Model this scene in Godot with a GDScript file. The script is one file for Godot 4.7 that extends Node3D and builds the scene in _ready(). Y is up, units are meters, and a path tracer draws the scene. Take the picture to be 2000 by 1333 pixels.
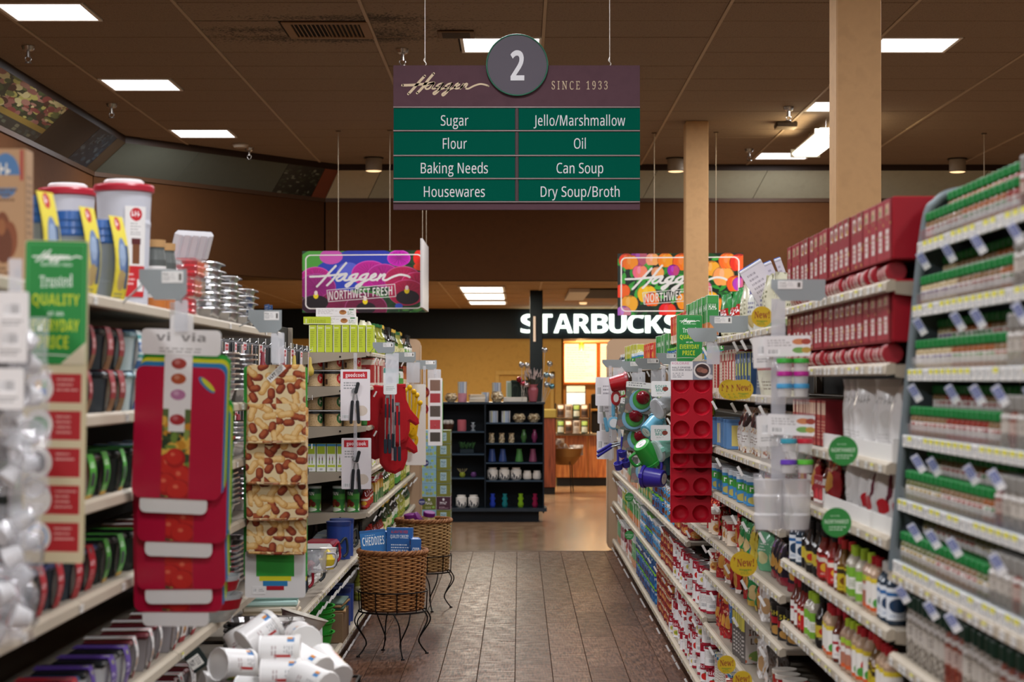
extends Node3D
# A supermarket aisle: two long shelf runs, a hanging aisle sign, baskets on wire stands, and a coffee bar beyond a dark display case.
# x runs across the aisle, -z into the picture; d below means metres in front of the lens (z = -d).

const FOCAL := 3600.0      # focal length measured on the 2000 px wide photograph
const VX := 1015.0         # where the aisle's lines meet on it
const VY := 745.0
const EYE := 1.6           # height of the lens
const CEIL := 4.09
const XL := -1.0           # front edge of the shelves on the left
const XR := 0.89           # and on the right
const END := 17.5          # where both runs end

var rng := RandomNumberGenerator.new()
var used := {}
var mats := {}
var cache := {}
var protos := {}
var cells := {}
var atlas: Image
var paper: StandardMaterial3D
var gloss: StandardMaterial3D
var film: StandardMaterial3D
var ts: TextServer
var fonts := {}

# ---------------------------------------------------------------- places
func P(px: float, py: float, d: float) -> Vector3:
	return v3((px - VX) * d / FOCAL, EYE - (py - VY) * d / FOCAL, -d)

func S(px: float, d: float) -> float:
	return px * d / FOCAL

# ---------------------------------------------------------------- nodes
func numbered(called: String) -> String:
	var n: int = used.get(called, 0)
	used[called] = n + 1
	return called if n == 0 else "%s_%03d" % [called, n]

func tag(o: Node, label: String, category: String, group := "", kind := "") -> void:
	if label: o.set_meta("label", label)
	if category: o.set_meta("category", category)
	if group: o.set_meta("group", group)
	if kind: o.set_meta("kind", kind)

func thing(called: String, label: String, category: String, at := Vector3.ZERO, yaw := 0.0, group := "") -> Node3D:
	var o := Node3D.new()
	o.name = numbered(called)
	add_child(o)
	o.position = at
	o.rotation.y = yaw
	tag(o, label, category, group)
	return o

func part(parent: Node, called: String, mesh: Mesh, m: Material, at := Vector3.ZERO, turn := Vector3.ZERO) -> MeshInstance3D:
	var o := MeshInstance3D.new()
	o.name = called
	o.mesh = mesh
	o.material_override = m
	o.position = at
	o.rotation = turn
	parent.add_child(o, true)
	return o

func solo(called: String, mesh: Mesh, m: Material, label: String, category: String, at := Vector3.ZERO, yaw := 0.0, group := "") -> MeshInstance3D:
	var o := part(self, numbered(called), mesh, m, at, v3(0, yaw, 0))
	tag(o, label, category, group)
	return o

func struct(called: String, mesh: Mesh, m: Material, at := Vector3.ZERO, turn := Vector3.ZERO) -> MeshInstance3D:
	var o := part(self, called, mesh, m, at, turn)
	o.set_meta("kind", "structure")
	return o

# a kind of goods is built once (front towards +z, standing on y = 0) and copied
func kind(key: String, root: Node3D) -> Node3D:
	protos[key] = root
	return root

func fresh(called: String) -> Node3D:
	var o := Node3D.new()
	o.name = called
	return o

func put(key: String, at: Vector3, yaw: float, label: String, category: String, group := "", tilt := Vector3.ZERO) -> Node3D:
	var o: Node3D = protos[key].duplicate()
	o.name = numbered(protos[key].name)
	add_child(o)
	o.position = at
	o.basis = Basis.from_euler(v3(0, yaw, 0)) * Basis.from_euler(tilt)
	tag(o, label, category, group)
	return o

# ---------------------------------------------------------------- materials
func mat(c: Color, rough := 0.6, metal := 0.0) -> StandardMaterial3D:
	var key := "%s %.2f %.2f" % [c.to_html(), rough, metal]
	if not mats.has(key):
		var m := StandardMaterial3D.new()
		m.albedo_color = c
		m.roughness = rough
		m.metallic = metal
		if rough >= 0.4: m.metallic_specular = 0.35
		if c.a < 1.0:
			m.transparency = BaseMaterial3D.TRANSPARENCY_ALPHA
		m.cull_mode = BaseMaterial3D.CULL_DISABLED
		mats[key] = m
	return mats[key]

func M(c: String, rough := 0.6, metal := 0.0) -> StandardMaterial3D:
	return mat(Color.html(c), rough, metal)

func v3(x: float, y: float, z: float) -> Vector3:
	return Vector3(x, y, z)

func hexc(s: String) -> Color:
	return Color.html(s)

func tex_mat(im: Image, rough := 0.6, metal := 0.0) -> StandardMaterial3D:
	var m := StandardMaterial3D.new()
	m.albedo_texture = ImageTexture.create_from_image(im)
	m.roughness = rough
	m.metallic = metal
	m.cull_mode = BaseMaterial3D.CULL_DISABLED
	return m

func lamp_mat(c: Color, energy: float) -> StandardMaterial3D:
	var m := StandardMaterial3D.new()
	m.albedo_color = Color(0.9, 0.9, 0.9)
	m.emission_enabled = true
	m.emission = c
	m.emission_energy_multiplier = energy
	return m

# ---------------------------------------------------------------- shapes
func st_new() -> SurfaceTool:
	var st := SurfaceTool.new()
	st.begin(Mesh.PRIMITIVE_TRIANGLES)
	return st

func tri(st: SurfaceTool, a: Vector3, b: Vector3, c: Vector3, n := Vector3.ZERO, ua := Vector2.ZERO, ub := Vector2.ZERO, uc := Vector2.ZERO) -> void:
	if n == Vector3.ZERO:
		n = (c - a).cross(b - a).normalized()
	for q in [[a, ua], [b, ub], [c, uc]]:
		st.set_normal(n)
		st.set_uv(q[1])
		st.add_vertex(q[0])

# a, b, c, d clockwise seen from outside, starting top left
func quad(st: SurfaceTool, a: Vector3, b: Vector3, c: Vector3, d: Vector3, uv := Rect2(0, 0, 1, 1)) -> void:
	var n := (c - a).cross(b - a)
	if n.length_squared() < 1e-14:
		n = (d - a).cross(c - a)
	n = n.normalized()
	var u0 := uv.position
	var u1 := uv.end
	tri(st, a, b, c, n, u0, Vector2(u1.x, u0.y), u1)
	tri(st, a, c, d, n, u0, u1, Vector2(u0.x, u1.y))

func quad_n(st: SurfaceTool, p: Array, n: Array, uv: Array) -> void:
	for i in [0, 1, 2, 0, 2, 3]:
		st.set_normal(n[i])
		st.set_uv(uv[i])
		st.add_vertex(p[i])

func done(st: SurfaceTool) -> ArrayMesh:
	return st.commit()

# a box with chamfered edges; the six faces take their own cells of print: front, side, top, back
func add_box(st: SurfaceTool, lo: Vector3, hi: Vector3, bevel := 0.0, front := Rect2(0, 0, 1, 1), side := Rect2(0, 0, 1, 1), top := Rect2(0, 0, 1, 1), x := Transform3D.IDENTITY) -> void:
	var b := minf(bevel, minf(minf(hi.x - lo.x, hi.y - lo.y), hi.z - lo.z) * 0.45)
	var a := lo + v3(b, b, b)
	var e := hi - v3(b, b, b)
	var q := func(p: Vector3) -> Vector3: return x * p
	quad(st, q.call(v3(a.x, e.y, hi.z)), q.call(v3(e.x, e.y, hi.z)), q.call(v3(e.x, a.y, hi.z)), q.call(v3(a.x, a.y, hi.z)), front)
	quad(st, q.call(v3(e.x, e.y, lo.z)), q.call(v3(a.x, e.y, lo.z)), q.call(v3(a.x, a.y, lo.z)), q.call(v3(e.x, a.y, lo.z)), front)
	quad(st, q.call(v3(hi.x, e.y, e.z)), q.call(v3(hi.x, e.y, a.z)), q.call(v3(hi.x, a.y, a.z)), q.call(v3(hi.x, a.y, e.z)), side)
	quad(st, q.call(v3(lo.x, e.y, a.z)), q.call(v3(lo.x, e.y, e.z)), q.call(v3(lo.x, a.y, e.z)), q.call(v3(lo.x, a.y, a.z)), side)
	quad(st, q.call(v3(a.x, hi.y, a.z)), q.call(v3(e.x, hi.y, a.z)), q.call(v3(e.x, hi.y, e.z)), q.call(v3(a.x, hi.y, e.z)), top)
	quad(st, q.call(v3(a.x, lo.y, e.z)), q.call(v3(e.x, lo.y, e.z)), q.call(v3(e.x, lo.y, a.z)), q.call(v3(a.x, lo.y, a.z)), top)
	if b <= 0.0:
		return
	var t := Rect2(top.get_center(), Vector2.ZERO)
	for sy in [0, 1]:
		var y0: float = e.y if sy else a.y
		var y1: float = hi.y if sy else lo.y
		quad(st, q.call(v3(a.x, y1, e.z)), q.call(v3(e.x, y1, e.z)), q.call(v3(e.x, y0, hi.z)), q.call(v3(a.x, y0, hi.z)), t)
		quad(st, q.call(v3(e.x, y1, a.z)), q.call(v3(a.x, y1, a.z)), q.call(v3(a.x, y0, lo.z)), q.call(v3(e.x, y0, lo.z)), t)
		quad(st, q.call(v3(e.x, y1, e.z)), q.call(v3(e.x, y1, a.z)), q.call(v3(hi.x, y0, a.z)), q.call(v3(hi.x, y0, e.z)), t)
		quad(st, q.call(v3(a.x, y1, a.z)), q.call(v3(a.x, y1, e.z)), q.call(v3(lo.x, y0, e.z)), q.call(v3(lo.x, y0, a.z)), t)
	for sx in [0, 1]:
		for sz in [0, 1]:
			var x0: float = e.x if sx else a.x
			var x1: float = hi.x if sx else lo.x
			var z0: float = e.z if sz else a.z
			var z1: float = hi.z if sz else lo.z
			quad(st, q.call(v3(x0, e.y, z1)), q.call(v3(x1, e.y, z0)), q.call(v3(x1, a.y, z0)), q.call(v3(x0, a.y, z1)), t)
			tri(st, q.call(v3(x0, hi.y, z0)), q.call(v3(x1, e.y, z0)), q.call(v3(x0, e.y, z1)), Vector3.ZERO, t.position, t.position, t.position)
			tri(st, q.call(v3(x0, lo.y, z0)), q.call(v3(x1, a.y, z0)), q.call(v3(x0, a.y, z1)), Vector3.ZERO, t.position, t.position, t.position)

# standing on y = 0, centred on x and z
func box(w: float, h: float, dp: float, bevel := 0.002) -> ArrayMesh:
	var key := "box %.4f %.4f %.4f %.4f" % [w, h, dp, bevel]
	if not cache.has(key):
		var st := st_new()
		add_box(st, v3(-w / 2, 0, -dp / 2), v3(w / 2, h, dp / 2), bevel)
		cache[key] = done(st)
	return cache[key]

func slab(lo: Vector3, hi: Vector3, bevel := 0.0) -> ArrayMesh:
	var st := st_new()
	add_box(st, lo, hi, bevel)
	return done(st)

func printed(w: float, h: float, dp: float, front: String, side := "", top := "", bevel := 0.0015) -> ArrayMesh:
	var key := "pr %.4f %.4f %.4f %s %s %s" % [w, h, dp, front, side, top]
	if not cache.has(key):
		var st := st_new()
		add_box(st, v3(-w / 2, 0, -dp / 2), v3(w / 2, h, dp / 2), bevel, cell(front), cell(side if side else front), cell(top if top else (side if side else front)))
		cache[key] = done(st)
	return cache[key]

# turned round the y axis; wraps is how often the print goes round
func add_lathe(st: SurfaceTool, prof: Array, segs := 16, uv := Rect2(0, 0, 1, 1), wraps := 2, x := Transform3D.IDENTITY, arc := TAU) -> void:
	var y0: float = prof[0].y
	var y1: float = prof[0].y
	for p in prof:
		y0 = minf(y0, p.y)
		y1 = maxf(y1, p.y)
	var span := maxf(y1 - y0, 1e-6)
	var per := maxi(1, segs / wraps)
	for k in prof.size() - 1:
		var a: Vector2 = prof[k]
		var b: Vector2 = prof[k + 1]
		var t := (b - a).normalized()
		var n2 := Vector2(t.y, -t.x)
		for i in segs:
			var t0 := arc * i / segs
			var t1 := arc * (i + 1) / segs
			var c0 := v3(sin(t0), 0, cos(t0))
			var c1 := v3(sin(t1), 0, cos(t1))
			var u0 := uv.position.x + uv.size.x * float(i % per) / per
			var u1 := uv.position.x + uv.size.x * float(i % per + 1) / per
			var va := uv.end.y - uv.size.y * (a.y - y0) / span
			var vb := uv.end.y - uv.size.y * (b.y - y0) / span
			var n0 := (x.basis * (c0 * n2.x + v3(0, n2.y, 0))).normalized()
			var n1 := (x.basis * (c1 * n2.x + v3(0, n2.y, 0))).normalized()
			quad_n(st, [x * (c0 * b.x + v3(0, b.y, 0)), x * (c1 * b.x + v3(0, b.y, 0)), x * (c1 * a.x + v3(0, a.y, 0)), x * (c0 * a.x + v3(0, a.y, 0))],
				[n0, n1, n1, n0], [Vector2(u0, vb), Vector2(u1, vb), Vector2(u1, va), Vector2(u0, va)])

func lathe(prof: Array, segs := 16, print_name := "", wraps := 2) -> ArrayMesh:
	var key := "la %s %d %s %d" % [str(prof), segs, print_name, wraps]
	if not cache.has(key):
		var st := st_new()
		add_lathe(st, prof, segs, cell(print_name) if print_name else Rect2(0, 0, 1, 1), wraps)
		cache[key] = done(st)
	return cache[key]

func V(x: float, y: float) -> Vector2:
	return Vector2(x, y)

# a round bar through points
func add_tube(st: SurfaceTool, pts: Array, r: float, sides := 6, closed := false, r_end := -1.0) -> void:
	var n := pts.size()
	var rings := []
	var up := v3(0.13, 0.97, 0.21).normalized()
	for i in n:
		var t: Vector3
		if closed:
			t = pts[(i + 1) % n] - pts[(i - 1 + n) % n]
		else:
			t = pts[mini(i + 1, n - 1)] - pts[maxi(i - 1, 0)]
		t = t.normalized()
		var s := t.cross(up)
		if s.length() < 0.05:
			s = t.cross(v3(1, 0.1, 0))
		s = s.normalized()
		var u := s.cross(t).normalized()
		up = u
		var rr := r if r_end < 0.0 else lerpf(r, r_end, float(i) / maxi(1, n - 1))
		var ring := []
		for k in sides:
			var a := TAU * k / sides
			ring.append([pts[i] + (s * cos(a) + u * sin(a)) * rr, s * cos(a) + u * sin(a)])
		rings.append(ring)
	var last := n if closed else n - 1
	var z := Vector2.ZERO
	for i in last:
		var p: Array = rings[i]
		var q: Array = rings[(i + 1) % n]
		for k in sides:
			var k2 := (k + 1) % sides
			quad_n(st, [p[k][0], p[k2][0], q[k2][0], q[k][0]], [p[k][1], p[k2][1], q[k2][1], q[k][1]], [z, z, z, z])
	if not closed:
		for e in [0, n - 1]:
			var ring: Array = rings[e]
			for k in range(1, sides - 1):
				tri(st, ring[0][0], ring[k][0], ring[k + 1][0])

func tube(pts: Array, r: float, sides := 6, closed := false, r_end := -1.0) -> ArrayMesh:
	var st := st_new()
	add_tube(st, pts, r, sides, closed, r_end)
	return done(st)

func ring_pts(c: Vector3, r: float, n: int, flat := true) -> Array:
	var out := []
	for i in n:
		var a := TAU * i / n
		out.append(c + (v3(sin(a), 0, cos(a)) if flat else v3(sin(a), cos(a), 0)) * r)
	return out

func smooth_pts(pts: Array, per := 6) -> Array:
	var c := Curve3D.new()
	for i in pts.size():
		var a: Vector3 = pts[maxi(i - 1, 0)]
		var b: Vector3 = pts[mini(i + 1, pts.size() - 1)]
		var t := (b - a) / 6.0
		c.add_point(pts[i], -t, t)
	var out := []
	for i in pts.size() - 1:
		for k in per:
			out.append(c.sample(i, float(k) / per))
	out.append(pts[-1])
	return out

# a flat outline given a thickness (outline in x, y; front at z = t/2)
func add_plate(st: SurfaceTool, outline: PackedVector2Array, t: float, uv := Rect2(0, 0, 1, 1), x := Transform3D.IDENTITY) -> void:
	var lo := outline[0]
	var hi := outline[0]
	for p in outline:
		lo = lo.min(p)
		hi = hi.max(p)
	var sz := (hi - lo).max(Vector2(1e-6, 1e-6))
	var idx := Geometry2D.triangulate_polygon(outline)
	var f := func(p: Vector2) -> Vector2: return uv.position + Vector2((p.x - lo.x) / sz.x, 1.0 - (p.y - lo.y) / sz.y) * uv.size
	var n := (x.basis * v3(0, 0, 1)).normalized()
	for k in range(0, idx.size(), 3):
		var a := outline[idx[k]]
		var b := outline[idx[k + 1]]
		var c := outline[idx[k + 2]]
		tri(st, x * v3(a.x, a.y, t / 2), x * v3(c.x, c.y, t / 2), x * v3(b.x, b.y, t / 2), n, f.call(a), f.call(c), f.call(b))
		tri(st, x * v3(a.x, a.y, -t / 2), x * v3(b.x, b.y, -t / 2), x * v3(c.x, c.y, -t / 2), -n, f.call(a), f.call(b), f.call(c))
	for k in outline.size():
		var a := outline[k]
		var b := outline[(k + 1) % outline.size()]
		quad(st, x * v3(a.x, a.y, t / 2), x * v3(b.x, b.y, t / 2), x * v3(b.x, b.y, -t / 2), x * v3(a.x, a.y, -t / 2), Rect2(f.call(a), Vector2.ZERO))

func plate(outline: PackedVector2Array, t: float, print_name := "") -> ArrayMesh:
	var st := st_new()
	add_plate(st, outline, t, cell(print_name) if print_name else Rect2(0, 0, 1, 1))
	return done(st)

func rounded(w: float, h: float, r: float, n := 5, cx := 0.0, cy := 0.0) -> PackedVector2Array:
	var out := PackedVector2Array()
	for q in [[1, 1, 0.0], [-1, 1, PI / 2], [-1, -1, PI], [1, -1, PI * 1.5]]:
		for i in n + 1:
			var a: float = q[2] + PI / 2 * i / n
			out.append(Vector2(cx + q[0] * (w / 2 - r) + cos(a) * r, cy + q[1] * (h / 2 - r) + sin(a) * r))
	return out

func oval(rx: float, ry: float, n := 24, cx := 0.0, cy := 0.0) -> PackedVector2Array:
	var out := PackedVector2Array()
	for i in n:
		out.append(Vector2(cx + cos(TAU * i / n) * rx, cy + sin(TAU * i / n) * ry))
	return out

# a ribbon of even width along a line of points, laid flat: brush lettering
func add_stroke(st: SurfaceTool, pts: Array, w: float, t: float, x := Transform3D.IDENTITY) -> void:
	var n := pts.size()
	var l := []
	var r := []
	for i in n:
		var d: Vector2 = (pts[mini(i + 1, n - 1)] - pts[maxi(i - 1, 0)]).normalized()
		var s := Vector2(-d.y, d.x) * w / 2
		l.append(pts[i] + s)
		r.append(pts[i] - s)
	for i in n - 1:
		var q := [l[i], l[i + 1], r[i + 1], r[i]]
		var f := []
		var b := []
		for p in q:
			f.append(x * v3(p.x, p.y, t))
			b.append(x * v3(p.x, p.y, 0))
		quad(st, f[0], f[1], f[2], f[3])
		quad(st, b[0], b[1], f[1], f[0])
		quad(st, f[3], f[2], b[2], b[3])
	for e in [0, n - 1]:
		var o := PackedVector2Array()
		for i in 8:
			o.append(pts[e] + Vector2(cos(TAU * i / 8), sin(TAU * i / 8)) * w / 2)
		add_plate(st, o, t * 2 if t > 0 else 0.0, Rect2(0, 0, 1, 1), x)

# a bag: pillow between two crimped ends; pinch = share of the depth left at the top (0 crimped flat), base = at the bottom
func pouch(w: float, h: float, dp: float, print_name: String, pinch := 0.0, base := 0.75, wob := 0.0, back := "") -> ArrayMesh:
	var key := "pouch %.3f %.3f %.3f %s %.2f %.2f %.3f %s" % [w, h, dp, print_name, pinch, base, wob, back]
	if cache.has(key):
		return cache[key]
	var r := RandomNumberGenerator.new()
	r.seed = hash(key)
	var nx := 6
	var ny := 8
	var st := st_new()
	for s in [1.0, -1.0]:
		var uv := cell(print_name if s > 0 or back == "" else back)
		var g := []
		for j in ny + 1:
			var v := float(j) / ny
			var row := []
			var prof: float
			if v < 0.88:
				prof = lerpf(base, 1.0, sin(minf(v / 0.45, 1.0) * PI / 2)) * (1.0 if v < 0.45 else cos((v - 0.45) / 0.43 * PI / 2 * 0.75))
			else:
				prof = lerpf(0.38, pinch, (v - 0.88) / 0.12)
			var wide := w * (1.0 - 0.06 * sin(v * PI) + (0.03 if v > 0.9 else 0.0))
			for i in nx + 1:
				var u := float(i) / nx
				var e := pow(sin(u * PI), 0.55)
				var z: float = s * dp / 2 * e * prof + (r.randf_range(-wob, wob) if wob > 0 else 0.0)
				row.append(v3((u - 0.5) * wide, v * h, z))
			g.append(row)
		for j in ny:
			for i in nx:
				var us := uv.position.x + uv.size.x * (float(i) / nx if s > 0 else 1.0 - float(i) / nx)
				var ue := uv.position.x + uv.size.x * (float(i + 1) / nx if s > 0 else 1.0 - float(i + 1) / nx)
				var v0 := uv.end.y - uv.size.y * float(j) / ny
				var v1 := uv.end.y - uv.size.y * float(j + 1) / ny
				var q := [g[j + 1][i], g[j + 1][i + 1], g[j][i + 1], g[j][i]]
				var nn: Vector3 = (q[2] - q[0]).cross(q[1] - q[0]).normalized() * s
				var nrm := []
				for c in [[i, j + 1], [i + 1, j + 1], [i + 1, j], [i, j]]:
					var a: Vector3 = g[c[1]][mini(c[0] + 1, nx)] - g[c[1]][maxi(c[0] - 1, 0)]
					var b: Vector3 = g[mini(c[1] + 1, ny)][c[0]] - g[maxi(c[1] - 1, 0)][c[0]]
					var m: Vector3 = a.cross(b) * s
					nrm.append(m.normalized() if m.length() > 1e-9 else nn)
				if s > 0:
					quad_n(st, q, nrm, [Vector2(us, v1), Vector2(ue, v1), Vector2(ue, v0), Vector2(us, v0)])
				else:
					quad_n(st, [q[1], q[0], q[3], q[2]], [nrm[1], nrm[0], nrm[3], nrm[2]], [Vector2(ue, v1), Vector2(us, v1), Vector2(us, v0), Vector2(ue, v0)])
	cache[key] = done(st)
	return cache[key]

func sphere(r: float, segs := 16, rings := 8, squash := 1.0) -> ArrayMesh:
	var prof := []
	for i in rings + 1:
		var a := -PI / 2 + PI * i / rings
		prof.append(Vector2(maxf(cos(a) * r, 0.0), sin(a) * r * squash))
	var key := "sph %.4f %d %d %.2f" % [r, segs, rings, squash]
	if not cache.has(key):
		cache[key] = smooth_lathe(prof, segs)
	return cache[key]

# like lathe, with normals shared along the profile too
func add_smooth_lathe(st: SurfaceTool, prof: Array, segs: int, x := Transform3D.IDENTITY) -> void:
	var nrm := []
	for k in prof.size():
		var t: Vector2 = (prof[mini(k + 1, prof.size() - 1)] - prof[maxi(k - 1, 0)]).normalized()
		nrm.append(Vector2(t.y, -t.x))
	var z := Vector2.ZERO
	for k in prof.size() - 1:
		for i in segs:
			var p := []
			var n := []
			for c in [[i, k + 1], [i + 1, k + 1], [i + 1, k], [i, k]]:
				var a: float = TAU * c[0] / segs
				var o := v3(sin(a), 0, cos(a))
				var q: Vector2 = prof[c[1]]
				p.append(x * (o * q.x + v3(0, q.y, 0)))
				n.append((x.basis * (o * nrm[c[1]].x + v3(0, nrm[c[1]].y, 0))).normalized())
			quad_n(st, p, n, [z, z, z, z])

func smooth_lathe(prof: Array, segs := 16) -> ArrayMesh:
	var key := "sl %s %d" % [str(prof), segs]
	if not cache.has(key):
		var st := st_new()
		add_smooth_lathe(st, prof, segs)
		cache[key] = done(st)
	return cache[key]

func text_mesh(words: String, size: float, depth := 0.004, bold := true, serif := false, fat := 0.0) -> TextMesh:
	var t := TextMesh.new()
	t.text = words
	t.font = font(bold, serif, fat)
	t.font_size = 64
	t.pixel_size = size / 64.0
	t.depth = depth
	t.curve_step = 2.0
	return t

func font(bold: bool, serif: bool, fat := 0.0) -> Font:
	var key := "%s %s %.2f" % [bold, serif, fat]
	if not fonts.has(key):
		var f := SystemFont.new()
		f.font_names = PackedStringArray(["Droid Serif" if serif else "Droid Sans"])
		f.font_weight = 700 if bold else 400
		if fat > 0.0:
			var v := FontVariation.new()
			v.base_font = f
			v.variation_embolden = fat
			fonts[key] = v
		else:
			fonts[key] = f
	return fonts[key]

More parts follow.
